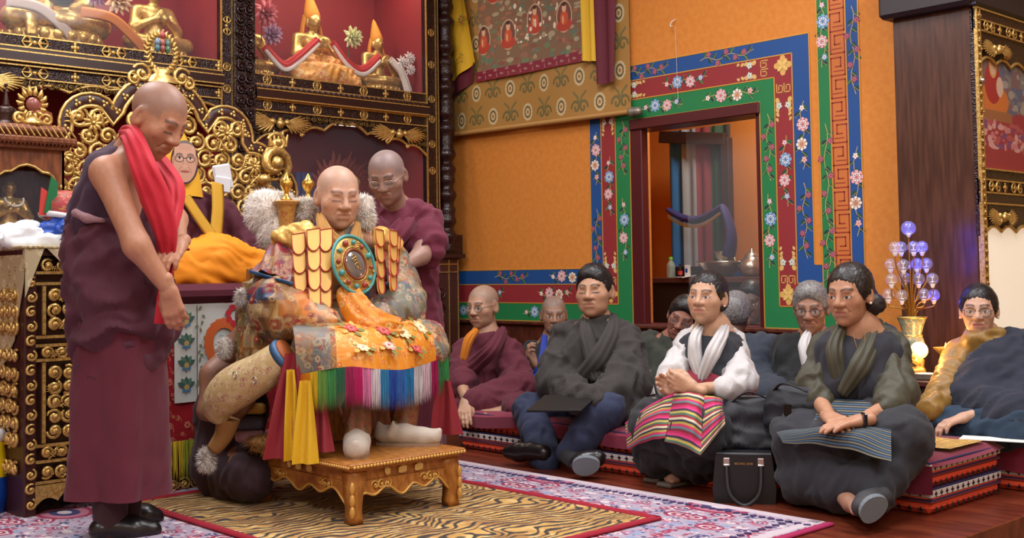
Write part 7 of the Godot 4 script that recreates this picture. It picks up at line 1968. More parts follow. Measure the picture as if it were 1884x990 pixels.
func woman_white() -> void:
	var p := start("woman in white blouse, dark pinafore and brightly striped apron with clasped hands", Vector3(-3.222, 0.225, -4.209))
	var hx := head_xf(Vector3(-3.286, 0.842, -4.320), -4, -34, -2, 1.02)
	var o := {"skin": lin(190, 150, 122), "eyes": 1, "wide": 1.04, "jaw": 0.95, "fat": 0.004, "brow": lin(60, 48, 44), "lip": lin(160, 96, 90), "look": -0.003}
	var J := {"neck": Vector3(-3.293, 0.703, -4.370), "chest": Vector3(-3.317, 0.579, -4.380), "pelvis": Vector3(-3.344, 0.355, -4.450), "sh0": Vector3(-3.381, 0.627, -4.300), "el0": Vector3(-3.363, 0.490, -4.160), "wr0": Vector3(-3.257, 0.468, -4.020), "sh1": Vector3(-3.220, 0.621, -4.420), "el1": Vector3(-3.082, 0.444, -4.280), "wr1": Vector3(-3.146, 0.451, -4.020),
		"hip0": Vector3(-3.364, 0.332, -4.400), "kn0": Vector3(-3.405, 0.336, -4.050), "an0": Vector3(-3.403, 0.052, -4.140), "hip1": Vector3(-3.291, 0.333, -4.450), "kn1": Vector3(-3.074, 0.333, -3.980), "an1": Vector3(-3.219, 0.061, -4.120)}
	body(p, J, hx, o, [[Vector3(-3.127, 0.458, -4.000), Vector3(-3.276, 0.517, -3.920), Vector3(-0.3, 0.1, -0.9), -1.0, 0.75, 0.5, 0.95], [Vector3(-3.201, 0.431, -4.040), Vector3(-3.336, 0.481, -3.980), Vector3(0.3, 0.3, 0.9), 1.0, 0.7, 0.4, 0.95]], 0.9)
	hair(p, hx, "tuck", lin(30, 27, 28)); earring(p, hx)
	var f := fld(0.011)
	f.cap(Vector3(-3.315, 0.635, -4.380), Vector3(-3.338, 0.448, -4.420), 0.085, 0.1, 60)
	f.chain([Vector3(-3.383, 0.621, -4.310), Vector3(-3.373, 0.501, -4.180), Vector3(-3.348, 0.441, -4.100)], [0.062, 0.064, 0.054], 70); f.cap(Vector3(-3.296, 0.648, -4.440), Vector3(-3.228, 0.610, -4.430), 0.065, 0.065, 80); f.cap(Vector3(-3.341, 0.652, -4.340), Vector3(-3.383, 0.616, -4.310), 0.055, 0.06, 80); f.chain([Vector3(-3.226, 0.616, -4.420), Vector3(-3.096, 0.471, -4.300), Vector3(-3.074, 0.444, -4.160)], [0.064, 0.066, 0.052], 70)
	garment(p, "white_blouse", f, cloth_mat("blouse_white", srgb(206, 204, 204), 0.6), folds(Vector3(0.2, 1, 0.2), 0.009, 13.0, 2.0))
	f = fld(0.011)
	f.cap(Vector3(-3.309, 0.543, -4.360), Vector3(-3.328, 0.359, -4.420), 0.135, 0.15, 60); f.chain([Vector3(-3.367, 0.661, -4.340), Vector3(-3.341, 0.609, -4.280), Vector3(-3.306, 0.485, -4.280)], [0.03, 0.06, 0.08], 80); f.chain([Vector3(-3.246, 0.660, -4.440), Vector3(-3.196, 0.598, -4.360), Vector3(-3.200, 0.488, -4.320)], [0.04, 0.065, 0.09], 80)
	garment(p, "dark_pinafore", f, cloth_mat("pinafore", srgb(34, 38, 46)), folds(Vector3(0.1, 1, 0), 0.006, 10.0))
	sash(p, "white_collar", [Vector3(-3.248, 0.727, -4.420), Vector3(-3.186, 0.674, -4.300), Vector3(-3.168, 0.596, -4.200), Vector3(-3.238, 0.458, -4.190)], [0.018, 0.032, 0.036, 0.02], cloth_mat("blouse_white", srgb(206, 204, 204), 0.6))
	sash(p, "white_collar", [Vector3(-3.302, 0.716, -4.300), Vector3(-3.272, 0.660, -4.210), Vector3(-3.259, 0.568, -4.190), Vector3(-3.239, 0.470, -4.200)], [0.016, 0.03, 0.034, 0.018], cloth_mat("blouse_white", srgb(206, 204, 204), 0.6))
	f = fld(0.01); f.cap(Vector3(-3.278, 0.434, -4.250), Vector3(-3.156, 0.427, -4.340), 0.1, 0.1, 60); garment(p, "crimson_sash", f, cloth_mat("sash_crimson", srgb(140, 30, 54)))
	f = fld(0.014)
	f.cap(Vector3(-3.322, 0.321, -4.420), Vector3(-3.407, 0.284, -4.070), 0.14, 0.09, 50); f.cap(Vector3(-3.269, 0.312, -4.420), Vector3(-3.076, 0.294, -4.020), 0.14, 0.1, 50)
	f.cap(Vector3(-3.432, 0.269, -4.080), Vector3(-3.453, 0.108, -4.120), 0.1, 0.08, 50); f.cap(Vector3(-3.107, 0.275, -4.060), Vector3(-3.187, 0.129, -4.120), 0.1, 0.08, 50); f.cap(Vector3(-3.095, 0.238, -4.200), Vector3(-3.143, 0.100, -4.200), 0.08, 0.07, 50); f.cap(Vector3(-3.495, 0.080, -4.150), Vector3(-3.150, 0.103, -4.150), 0.065, 0.065, 50); f.cap(Vector3(-3.387, 0.137, -4.080), Vector3(-3.140, 0.154, -4.060), 0.07, 0.07, 50); f.cap(Vector3(-3.366, 0.256, -4.020), Vector3(-3.047, 0.265, -3.980), 0.09, 0.09, 50)
	garment(p, "black_skirt", f, cloth_mat("skirt_black", srgb(28, 30, 36)), folds(Vector3(0, 1, 0.1), 0.012, 12.0, 5.0))
	var pal := [lin(178, 34, 88), lin(206, 60, 120), lin(40, 44, 70), lin(190, 170, 90), lin(60, 110, 90), lin(150, 32, 50), lin(206, 196, 170), lin(34, 40, 60), lin(170, 150, 70), lin(196, 40, 96), lin(90, 120, 130), lin(120, 30, 46)]
	var sm := mat("apron_weave", Color.WHITE, 0.85, 0.0, true)
	var stripes := func(sh: float) -> Callable: return func(_u: float, v: float) -> Color: return pal[int(fposmod(v * 24.0 + sh, 12.0))]
	var q := [[Vector3(-3.236, 0.432, -4.000), Vector3(-3.509, 0.277, -3.980), Vector3(-3.481, 0.159, -3.960), Vector3(-3.192, 0.249, -3.880), 0.0], [Vector3(-3.236, 0.432, -4.000), Vector3(-3.053, 0.432, -3.980), Vector3(-2.962, 0.288, -3.840), Vector3(-3.198, 0.248, -3.880), 5.0], [Vector3(-3.053, 0.432, -3.980), Vector3(-3.046, 0.406, -4.100), Vector3(-2.933, 0.323, -3.960), Vector3(-2.975, 0.202, -3.840), 8.0]]
	patch(p, "striped_apron", q[0][1], q[0][0], q[0][3], q[0][2], Vector3(0.05, 0.04, 0.05), sm, stripes.call(0.0), 0.003, 20, 48)
	patch(p, "striped_apron", q[1][0], q[1][1], Vector3(-2.975, 0.202, -3.840), Vector3(-3.198, 0.234, -3.880), Vector3(0.06, 0.03, 0.06), sm, stripes.call(5.0), 0.003, 20, 48)
	patch(p, "striped_apron", q[2][0], q[2][1], q[2][2], q[2][3], Vector3(0.05, 0.02, 0.05), sm, stripes.call(8.0), 0.003, 12, 48)
	var m := MB.new(); m.box(Vector3(-3.119, 0.462, -4.020) - p.position, Vector3(0.012, 0.03, 0.046), 0.004, Basis(Vector3.UP, YAW)); put("wristwatch", m, mat("chrome", srgb(190, 186, 180), 0.25, 0.9), p)
	var tan := mat("sandal_sole", srgb(88, 76, 66), 0.8); var blk := mat("sandal_strap", srgb(20, 20, 22), 0.5)
	for s in [[Vector3(-3.456, 0.000, -4.299), Vector3(-3.438, 0.000, -4.087)], [Vector3(-3.296, 0.000, -4.290), Vector3(-3.315, 0.000, -4.038)]]:
		var a: Vector3 = s[0]; var d: Vector3 = s[1] - s[0]
		var ff := fld(0.006); ff.chain([a + Vector3(0, 0.05, 0), a + d * 0.5 + Vector3(0, 0.045, 0), a + d * 0.9 + Vector3(0, 0.034, 0)], [0.034, 0.03, 0.022], 130)
		for k in 5: ff.cap(a + d * 0.86 + d.cross(Vector3.UP).normalized() * (k - 2) * 0.016 + Vector3(0, 0.032, 0), a + d * (1.02 - 0.03 * k) + d.cross(Vector3.UP).normalized() * (k - 2) * 0.017 + Vector3(0, 0.03, 0), 0.0105, 0.0085, 260)
		var mb := MB.new(); mb.col = lin(170, 130, 108); ff.build(mb, inv(p)); put("bare_foot", mb, mats["skin"], p)
		mb = MB.new(); mb.box(a + d * 0.5 + Vector3(0, 0.011, 0) - p.position, Vector3(0.09, 0.022, d.length() * 1.25), 0.008, Basis.looking_at(d.normalized(), Vector3.UP)); var so := put("sandal", mb, tan, p)
		mb = MB.new()
		for u in [0.3, 0.62]: mb.tube(smooth([a + d * u + d.cross(Vector3.UP).normalized() * 0.045 + Vector3(0, 0.02, 0) - p.position, a + d * u + Vector3(0, 0.083 - 0.02 * u, 0) - p.position, a + d * (u + 0.08) - d.cross(Vector3.UP).normalized() * 0.045 + Vector3(0, 0.02, 0) - p.position], 5), [0.014], 6, 0.35)
		put("strap", mb, blk, so)

func woman_olive() -> void:
	var p := start("woman with dark bun in olive wrap blouse and striped dark apron, hands in lap", Vector3(-2.353, 0.225, -3.986))
	var hx := head_xf(Vector3(-2.534, 0.860, -4.300), 6, -44, 0, 1.06)
	var o := {"skin": lin(178, 132, 104), "eyes": 1, "nose": 1.05, "brow": lin(50, 40, 36), "lip": lin(150, 84, 78), "look": -0.003}
	var J := {"neck": Vector3(-2.523, 0.722, -4.360), "chest": Vector3(-2.546, 0.576, -4.380), "pelvis": Vector3(-2.569, 0.328, -4.450), "sh0": Vector3(-2.651, 0.634, -4.300), "el0": Vector3(-2.635, 0.426, -4.200), "wr0": Vector3(-2.468, 0.383, -4.020), "sh1": Vector3(-2.418, 0.625, -4.420), "el1": Vector3(-2.313, 0.429, -4.250), "wr1": Vector3(-2.333, 0.379, -4.000),
		"hip0": Vector3(-2.592, 0.297, -4.400), "kn0": Vector3(-2.659, 0.294, -4.050), "an0": Vector3(-2.418, 0.104, -4.050), "hip1": Vector3(-2.519, 0.298, -4.450), "kn1": Vector3(-2.231, 0.307, -4.100), "an1": Vector3(-2.341, 0.111, -4.000)}
	body(p, J, hx, o, [[Vector3(-2.473, 0.382, -4.020), Vector3(-2.321, 0.376, -3.900), Vector3(0.1, -0.9, -0.2), 1.0, 0.3, 0.5, 0.95], [Vector3(-2.323, 0.384, -4.000), Vector3(-2.390, 0.372, -3.900), Vector3(0, -1, -0.1), -1.0, 0.25, 0.5, 0.95]], 0.92)
	hair(p, hx, "bun", lin(34, 28, 27)); earring(p, hx)
	var f := fld(0.008)
	f.ell(Vector3(-2.466, 0.817, -4.380), Vector3(0.046, 0.044, 0.044), 120); f.ell(Vector3(-2.496, 0.852, -4.360), Vector3(0.035, 0.035, 0.035), 90)
	garment(p, "hair_bun", f, mat("bun_dark", srgb(34, 28, 28), 0.5), folds(Vector3(0.3, 0.2, 1), 0.003, 40.0))
	f = fld(0.012)
	f.cap(Vector3(-2.539, 0.647, -4.380), Vector3(-2.561, 0.447, -4.420), 0.085, 0.1, 60)
	f.chain([Vector3(-2.653, 0.624, -4.310), Vector3(-2.657, 0.490, -4.230), Vector3(-2.608, 0.424, -4.170)], [0.068, 0.068, 0.054], 70); f.chain([Vector3(-2.428, 0.622, -4.420), Vector3(-2.334, 0.471, -4.300), Vector3(-2.308, 0.423, -4.180)], [0.07, 0.07, 0.056], 70); f.cap(Vector3(-2.512, 0.673, -4.440), Vector3(-2.423, 0.624, -4.430), 0.075, 0.07, 80); f.cap(Vector3(-2.591, 0.675, -4.340), Vector3(-2.647, 0.634, -4.310), 0.055, 0.06, 80)
	garment(p, "olive_blouse", f, cloth_mat("blouse_olive", srgb(62, 60, 42), 0.6), folds(Vector3(0.2, 1, 0.2), 0.009, 12.0, 6.0))
	f = fld(0.011)
	f.cap(Vector3(-2.551, 0.555, -4.360), Vector3(-2.564, 0.343, -4.420), 0.15, 0.165, 60); f.chain([Vector3(-2.621, 0.693, -4.330), Vector3(-2.602, 0.626, -4.270), Vector3(-2.566, 0.492, -4.270)], [0.03, 0.062, 0.09], 80); f.chain([Vector3(-2.462, 0.687, -4.460), Vector3(-2.430, 0.616, -4.370), Vector3(-2.441, 0.484, -4.330)], [0.045, 0.075, 0.1], 80)
	garment(p, "navy_pinafore", f, cloth_mat("pinafore_navy", srgb(36, 38, 48)), folds(Vector3(0.1, 1, 0), 0.006, 10.0, 2.0))
	sash(p, "wrap_collar", [Vector3(-2.554, 0.734, -4.280), Vector3(-2.544, 0.643, -4.200), Vector3(-2.530, 0.533, -4.200), Vector3(-2.517, 0.461, -4.220)], [0.02, 0.04, 0.036, 0.02], cloth_mat("blouse_olive", srgb(62, 60, 42), 0.6))
	sash(p, "wrap_collar", [Vector3(-2.474, 0.747, -4.430), Vector3(-2.433, 0.664, -4.300), Vector3(-2.433, 0.571, -4.200), Vector3(-2.508, 0.459, -4.180)], [0.022, 0.044, 0.046, 0.024], cloth_mat("blouse_olive", srgb(62, 60, 42), 0.6))
	f = fld(0.015)
	f.cap(Vector3(-2.552, 0.321, -4.420), Vector3(-2.666, 0.279, -4.080), 0.15, 0.1, 45); f.cap(Vector3(-2.515, 0.313, -4.420), Vector3(-2.247, 0.311, -4.150), 0.16, 0.12, 45); f.cap(Vector3(-2.667, 0.254, -4.100), Vector3(-2.685, 0.072, -4.120), 0.09, 0.06, 45)
	f.cap(Vector3(-2.658, 0.114, -4.080), Vector3(-2.294, 0.147, -4.000), 0.09, 0.08, 45); f.cap(Vector3(-2.479, 0.240, -4.100), Vector3(-2.441, 0.123, -4.050), 0.15, 0.1, 45); f.cap(Vector3(-2.267, 0.239, -4.120), Vector3(-2.222, 0.113, -3.950), 0.1, 0.045, 45)
	garment(p, "black_skirt", f, cloth_mat("skirt_slate", srgb(32, 34, 42)), folds(Vector3(0.4, 0.9, 0.1), 0.01, 6.0, 9.0))
	var ap := func(_u: float, v: float) -> Color:
		var k := int(v * 40.0)
		return lin(34, 44, 60) if k % 3 else (lin(130, 124, 92) if k % 2 else lin(72, 104, 130))
	var sm := mat("apron_weave", Color.WHITE, 0.85, 0.0, true)
	patch(p, "striped_apron", Vector3(-2.681, 0.312, -3.960), Vector3(-2.209, 0.359, -4.020), Vector3(-2.147, 0.258, -3.900), Vector3(-2.632, 0.277, -3.930), Vector3(0.03, 0.05, 0.03), sm, ap, 0.004, 24, 40)
	patch(p, "striped_apron", Vector3(-2.610, 0.433, -4.190), Vector3(-2.284, 0.431, -4.300), Vector3(-2.216, 0.340, -4.200), Vector3(-2.550, 0.331, -4.000), Vector3(0.08, 0.01, 0.08), sm, ap, 0.003, 24, 40)
	var m := MB.new(); m.box(Vector3(-2.304, 0.391, -3.990) - p.position, Vector3(0.014, 0.05, 0.05), 0.004, Basis(Vector3.UP, YAW)); put("smart_watch", m, mat("phone_black", srgb(14, 14, 18), 0.12), p)
	m = MB.new(); var cp := []
	for k in 15:
		var u := k / 14.0
		cp.append((Vector3(-2.502, 0.705, -4.250)).lerp(Vector3(-2.465, 0.717, -4.290), u) - p.position + Vector3(0.02, -0.085 * sin(u * PI), 0.02))
	m.tube(cp, [0.0018], 5); m.ball(cp[7], Vector3.ONE * 0.008, 8); put("gold_necklace", m, gold, p)
	var ff := fld(0.006); ff.chain([Vector3(-2.374, 0.091, -3.960), Vector3(-2.328, 0.081, -3.920), Vector3(-2.282, 0.073, -3.880)], [0.036, 0.032, 0.024], 120)
	for k in 5: ff.cap(Vector3(-2.304, 0.082, -3.880) + Vector3(0.01 * k, 0, -0.012 * k), Vector3(-2.278, 0.062, -3.850) + Vector3(0.011 * k, 0, -0.013 * k), 0.011, 0.009, 260)
	m = MB.new(); m.col = lin(160, 120, 98); ff.build(m, inv(p)); put("bare_foot", m, mats["skin"], p)
	shoe(p, "slipper", Vector3(-2.195, 0.115, -3.920), Vector3(-2.226, 0.088, -3.800), Vector3(-0.66, 0.2, -0.7).normalized(), mat("slipper_dark", srgb(50, 50, 54), 0.7), 0.026, 0.046, mats["rubber_sole"])

func woman_gold() -> void:
	var p := start("woman with dark rimmed glasses in gold blouse and navy shawl at the right edge", Vector3(-2.381, 0.225, -5.167))
	var hx := head_xf(Vector3(-2.447, 0.762, -5.300), 2, -26, 0, 1.0)
	var o := {"skin": lin(196, 156, 132), "eyes": 1, "jaw": 0.9, "brow": lin(50, 40, 40), "lip": lin(160, 80, 80)}
	var J := {"neck": Vector3(-2.441, 0.631, -5.340), "chest": Vector3(-2.447, 0.480, -5.360), "pelvis": Vector3(-2.461, 0.232, -5.400), "sh0": Vector3(-2.531, 0.554, -5.280), "el0": Vector3(-2.553, 0.401, -5.150), "wr0": Vector3(-2.529, 0.326, -4.960), "sh1": Vector3(-2.341, 0.559, -5.400), "el1": Vector3(-2.246, 0.396, -5.300), "wr1": Vector3(-2.353, 0.298, -4.950),
		"hip0": Vector3(-2.478, 0.210, -5.350), "kn0": Vector3(-2.529, 0.231, -5.100), "an0": Vector3(-2.424, 0.211, -5.150), "hip1": Vector3(-2.409, 0.211, -5.400), "kn1": Vector3(-2.212, 0.250, -5.120), "an1": Vector3(-2.361, 0.216, -5.150)}
	body(p, J, hx, o, [[Vector3(-2.360, 0.303, -4.940), Vector3(-2.414, 0.280, -4.880), Vector3(0, -1, 0), -1.0, 0.5, 0.4, 0.9]], 0.92)
	hair(p, hx, "bun", lin(30, 26, 28)); earring(p, hx)
	glasses(p, hx, mat("frame_black", srgb(40, 34, 38), 0.3), 0.026, 0.021, 0.0017)
	var f := fld(0.012)
	f.cap(Vector3(-2.443, 0.572, -5.340), Vector3(-2.462, 0.324, -5.380), 0.12, 0.13, 60); f.chain([Vector3(-2.532, 0.548, -5.280), Vector3(-2.520, 0.413, -5.120), Vector3(-2.529, 0.326, -4.960)], [0.075, 0.07, 0.055], 70); f.cap(Vector3(-2.452, 0.635, -5.240), Vector3(-2.372, 0.644, -5.320), 0.034, 0.034, 90)
	garment(p, "gold_blouse", f, cloth_mat("blouse_gold", srgb(150, 112, 46), 0.45), folds(Vector3(0.3, 1, 0.3), 0.009, 12.0, 4.0))
	f = fld(0.014)
	f.chain([Vector3(-2.306, 0.575, -5.380), Vector3(-2.364, 0.467, -5.260), Vector3(-2.437, 0.358, -5.160)], [0.1, 0.13, 0.11], 50); f.cap(Vector3(-2.312, 0.562, -5.380), Vector3(-2.206, 0.358, -5.200), 0.11, 0.13, 50); f.cap(Vector3(-2.420, 0.347, -5.150), Vector3(-2.180, 0.290, -5.050), 0.12, 0.13, 50)
	garment(p, "navy_shawl", f, cloth_mat("shawl_navy", srgb(26, 32, 50)), folds(Vector3(0.6, 0.6, -0.4), 0.014, 8.0, 3.0))
	f = fld(0.014); f.cap(Vector3(-2.402, 0.247, -5.300), Vector3(-2.538, 0.244, -5.040), 0.13, 0.1, 50); f.cap(Vector3(-2.377, 0.242, -5.300), Vector3(-2.152, 0.268, -5.060), 0.13, 0.11, 50); f.cap(Vector3(-2.520, 0.239, -5.030), Vector3(-2.137, 0.264, -5.000), 0.09, 0.09, 50)
	garment(p, "blue_skirt", f, cloth_mat("skirt_blue", srgb(28, 52, 76)), folds(Vector3(0.8, 0.3, -0.3), 0.014, 9.0, 8.0))

func sitter(label: String, base: Vector3, hpos: Vector3, pitch: float, a: float, roll: float, s: float, o: Dictionary, shirt: Material, sh0: Vector3, sh1: Vector3, low: Vector3, hs := "", hc := Color.BLACK, hands := []) -> Node3D:
	var p := start(label, base)
	var hx := head_xf(hpos, pitch, a, roll, s)
	var nk := hx * Vector3(0, -0.16, -0.04)
	var ch := (sh0 + sh1) * 0.5 + Vector3(0, -0.1, 0)
	var el0 := sh0.lerp(low, 0.55) + (sh0 - sh1) * 0.12; var el1 := sh1.lerp(low, 0.55) + (sh1 - sh0) * 0.12
	var fw := Vector3(0.1, 0.04, 0.12)
	body(p, {"neck": nk, "chest": ch, "pelvis": low + Vector3(0, 0.08, 0), "sh0": sh0, "el0": el0, "wr0": low + fw + (sh0 - sh1) * 0.2, "sh1": sh1, "el1": el1, "wr1": low + fw + (sh1 - sh0) * 0.2}, hx, o, hands)
	if hs: hair(p, hx, hs, hc)
	var f := fld(0.015)
	f.cap(ch, low + Vector3(0, 0.1, 0), 0.15, 0.17, 50); f.cap(sh0, el0, 0.08, 0.085, 60); f.cap(sh1, el1, 0.08, 0.085, 60); f.cap(el0, low + fw, 0.085, 0.08, 50); f.cap(el1, low + fw, 0.085, 0.08, 50); f.cap(nk + Vector3(0, 0.0, 0), ch, 0.07, 0.12, 60)
	for i in 2: f.cap(low + Vector3(0, 0.08, 0), low + fw * 2.0 + (sh0 - sh1) * (0.5 if i else -0.5), 0.12, 0.08, 50)
	garment(p, "coat", f, shirt, folds(Vector3(0.2, 1, 0.1), 0.012, 9.0, base.x * 3.0))
	return p
func back_row() -> void:
	var old := {"skin": lin(150, 112, 90), "eyes": 1, "wide": 0.98, "brow": lin(90, 80, 76), "scalp": lin(110, 104, 102)}
	var p := sitter("older man in black coat and blue sash seated behind the glasses monk", Vector3(-5.227, 0.225, -5.241), Vector3(-5.121, 0.700, -5.150), 4, 2, 0, 1.02, old, cloth_mat("coat_black", srgb(26, 28, 34)), Vector3(-5.304, 0.453, -5.150), Vector3(-4.989, 0.463, -5.200), Vector3(-5.188, 0.127, -5.200), "", Color.BLACK, [[Vector3(-5.069, 0.403, -4.930), Vector3(-5.106, 0.510, -4.880), Vector3(0.6, 0, -0.5), 1.0, 1.0, 0.4]])
	var bs := cloth_mat("sash_blue", srgb(22, 52, 160), 0.6)
	sash(p, "blue_sash", [Vector3(-5.136, 0.573, -5.080), Vector3(-5.047, 0.474, -4.980), Vector3(-5.037, 0.361, -4.930), Vector3(-5.143, 0.299, -4.920)], [0.018, 0.028, 0.04, 0.05], bs); sash(p, "blue_sash", [Vector3(-4.965, 0.571, -5.100), Vector3(-4.888, 0.464, -4.980), Vector3(-4.933, 0.351, -4.920), Vector3(-5.103, 0.290, -4.900)], [0.018, 0.03, 0.045, 0.05], bs)
	var f := fld(0.01); f.cap(Vector3(-5.035, 0.544, -5.060), Vector3(-4.991, 0.442, -4.990), 0.04, 0.035, 80); garment(p, "checked_shirt", f, cloth_mat("shirt_grey", srgb(176, 176, 178)))
	p = sitter("man in dark green robe leaning behind the woman in white", Vector3(-4.299, 0.225, -5.188), Vector3(-4.013, 0.707, -5.050), 14, -18, -22, 1.0, {"skin": lin(150, 100, 84), "eyes": 0, "brow": lin(60, 50, 46)}, cloth_mat("robe_green", srgb(40, 44, 34)), Vector3(-4.226, 0.549, -5.000), Vector3(-3.973, 0.541, -5.100), Vector3(-4.164, 0.246, -5.050), "short", lin(30, 27, 27))
	glasses(p, head_xf(Vector3(-4.013, 0.707, -5.050), 14, -18, -22, 1.0), mats["frame_grey"])
	sitter("grey haired man in slate coat seen from behind, beside the woman in white", Vector3(-3.593, 0.225, -5.096), Vector3(-3.631, 0.725, -5.000), 8, 160, 10, 1.0, {"skin": lin(150, 112, 92), "eyes": 0}, cloth_mat("coat_slate", srgb(40, 48, 62)), Vector3(-3.600, 0.563, -4.950), Vector3(-3.473, 0.556, -5.050), Vector3(-3.508, 0.268, -5.000), "short", lin(110, 108, 108))
	p = sitter("dark haired man behind the pane of the wall opening", Vector3(-4.460, -0.078, -6.320), Vector3(-4.405, 0.757, -6.270), 6, -22, 0, 1.08, {"skin": lin(110, 84, 70), "eyes": 1, "brow": lin(40, 34, 32)}, cloth_mat("coat_black", srgb(26, 28, 34)), Vector3(-4.587, 0.450, -6.320), Vector3(-4.305, 0.461, -6.320), Vector3(-4.485, 0.022, -6.360), "short", lin(40, 38, 38))
	p = sitter("grey haired man with glasses and white shirt behind the olive robed woman", Vector3(-3.185, 0.225, -4.998), Vector3(-3.163, 0.773, -5.000), 10, -24, 0, 1.02, {"skin": lin(160, 118, 96), "eyes": 1, "brow": lin(80, 70, 66)}, cloth_mat("coat_black2", srgb(24, 27, 30)), Vector3(-3.302, 0.557, -5.000), Vector3(-3.084, 0.560, -5.100), Vector3(-3.217, 0.258, -5.050), "short", lin(120, 118, 116))
	glasses(p, head_xf(Vector3(-3.163, 0.773, -5.000), 10, -24, 0, 1.02), mats["frame_black"], 0.026, 0.018, 0.002)
	sash(p, "white_shirt", [Vector3(-3.147, 0.655, -4.950), Vector3(-3.117, 0.596, -4.870), Vector3(-3.095, 0.498, -4.850)], [0.02, 0.034, 0.026], cloth_mat("blouse_white", srgb(206, 204, 204), 0.6))

func fur(m: MB, o: Vector3, r: Vector3, n: int, l: float, seed_: int, c: Color) -> void:
	var rng := RandomNumberGenerator.new(); rng.seed = seed_
	m.col = c
	m.ball(o, r, 14)
	for k in n:
		var d := Vector3(rng.randf_range(-1, 1), rng.randf_range(-1, 1), rng.randf_range(-1, 1)).normalized()
		var q := o + d * r * 0.92
		var e := q + (d + Vector3(rng.randf_range(-0.5, 0.5), rng.randf_range(-0.7, 0.2), rng.randf_range(-0.5, 0.5))) * l * rng.randf_range(0.5, 1.2)
		var s := d.cross(Vector3(rng.randf_range(-1, 1), 1, rng.randf_range(-1, 1))).normalized() * l * 0.1
		m.col = c * rng.randf_range(0.85, 1.1)
		m.face3(q - s, q + s, e)
func build_oracle_seat() -> void:
	# footstool of gilded wood
	var t := thing("gilt_footstool", "low golden wood footstool with scrolled apron and carved legs on the tiger rug", "footstool", Vector3(-3.995, 0.018, -2.82))
	var wood := tri_mat("gilt_wood", noise_tex(171, 0.03, [[0.2, srgb(140, 86, 34)], [0.8, srgb(178, 118, 52)]], 256, 4), Vector3(2, 2, 5), 0.38)
	var trim := mat("stool_gilt", srgb(206, 160, 84), 0.4, 0.35)
	var m := MB.new(); m.box(Vector3(0, 0.226, 0), Vector3(0.76, 0.018, 0.58), 0.005); m.box(Vector3(0, 0.21, 0), Vector3(0.73, 0.016, 0.55), 0.004); put("top", m, wood, t)
	m = MB.new()
	for k in 48: 
		for s in [-1.0, 1.0]:
			m.ball(Vector3(-0.37 + k * 0.0157, 0.221, s * 0.29), Vector3(0.008, 0.007, 0.006), 6)
			if k < 36: m.ball(Vector3(s * 0.38, 0.221, -0.28 + k * 0.0157), Vector3(0.006, 0.007, 0.008), 6)
	put("beaded_edge", m, trim, t)
	m = MB.new(); m.box(Vector3(0, 0.18, 0), Vector3(0.68, 0.05, 0.5), 0.006); put("frieze", m, wood, t)
	for s in [[0.345, true], [-0.345, true], [0.255, false], [-0.255, false]]:
		var ln := 0.5 if s[1] else 0.68
		var sc := []
		for k in 41:
			var u := k / 40.0
			var e := minf(u, 1.0 - u)
			sc.append([(u - 0.5) * ln, 0.115 + 0.045 * pow(1.0 - minf(1.0, e * 6.0), 2.0) * -1.4 + 0.014 * sin(u * TAU * 4.0) - 0.02 * exp(-pow((u - 0.5) * 14.0, 2.0))])
		var bs := Basis(Vector3(0, 0, -signf(s[0])), Vector3.UP, Vector3(signf(s[0]), 0, 0)) if s[1] else Basis(Vector3(signf(s[0]), 0, 0), Vector3.UP, Vector3(0, 0, signf(s[0])))
		var tf := Transform3D(bs, Vector3(s[0], 0, 0) if s[1] else Vector3(0, 0, s[0]))
		m = MB.new(); arch(m, tf, sc, 0.16, 0.02); var apn := put("apron", m, wood, t)
		m = MB.new(); var e2 := []
		for q in sc: e2.append(tf * Vector3(q[0], q[1], 0.002))
		m.tube(e2, [0.0055], 6)
		for c in [-0.22, 0.22]:
			for k in 3: scroll(m, tf.translated_local(Vector3(c * ln * 1.1 + (k - 1) * 0.03, 0.138, 0.001)), 0.018, 1.1, 0.004, 1.0 if k % 2 else -1.0, k * 1.2, 0.004)
		put("gilt_scrolls", m, trim, apn)
		m = MB.new()
		for k in 5: leaf(m, tf.translated_local(Vector3(0, 0.182, 0.006)), Vector2(-0.08 + k * 0.04, -0.008), 0.6 if k % 2 else 2.4, 0.036, lin(206, 170, 100), 0.4, 0.001 * (k + 1))
		put("frieze_leaves", m, mat("p_motif", Color.WHITE, 0.6, 0.0, true), t)
	for sx in [-1.0, 1.0]:
		for sz in [-1.0, 1.0]:
			m = MB.new()
			var p := []; var r := []
			for k in 9:
				var u := k / 8.0
				p.append(Vector3(sx * (0.318 + 0.022 * sin(u * PI * 0.9) - 0.012 * u + 0.02 * pow(u, 6.0)), 0.2 - u * 0.2, sz * (0.228 + 0.022 * sin(u * PI * 0.9) - 0.012 * u + 0.02 * pow(u, 6.0))))
				r.append(lerpf(0.05, 0.032, minf(1.0, u * 1.4)) + 0.006 * pow(u, 8.0))
			m.tube(p, r, 4, 1.0, Vector3(1, 0, 1).normalized() if sx * sz > 0 else Vector3(1, 0, -1).normalized()); put("leg", m, wood, t)
			m = MB.new()
			for k in 3: m.ball(Vector3(sx * 0.36, 0.05 + k * 0.045, sz * 0.268), Vector3(0.012, 0.026, 0.012), 8)
			put("carved_leaf", m, trim, t)
	# chair behind the stool
	t = thing("wooden_chair", "broad wooden chair under the brocade robed figure, standing on the footstool", "chair", Vector3(-4.36, 0, -2.84))
	m = MB.new(); m.box(Vector3(0.22, 0.44, -0.02), Vector3(0.03, 0.36, 0.5), 0.005); put("front_panel", m, wood, t)
	m = MB.new(); m.box(Vector3(0.0, 0.62, 0), Vector3(0.52, 0.06, 0.56), 0.01); put("seat", m, wood, t)
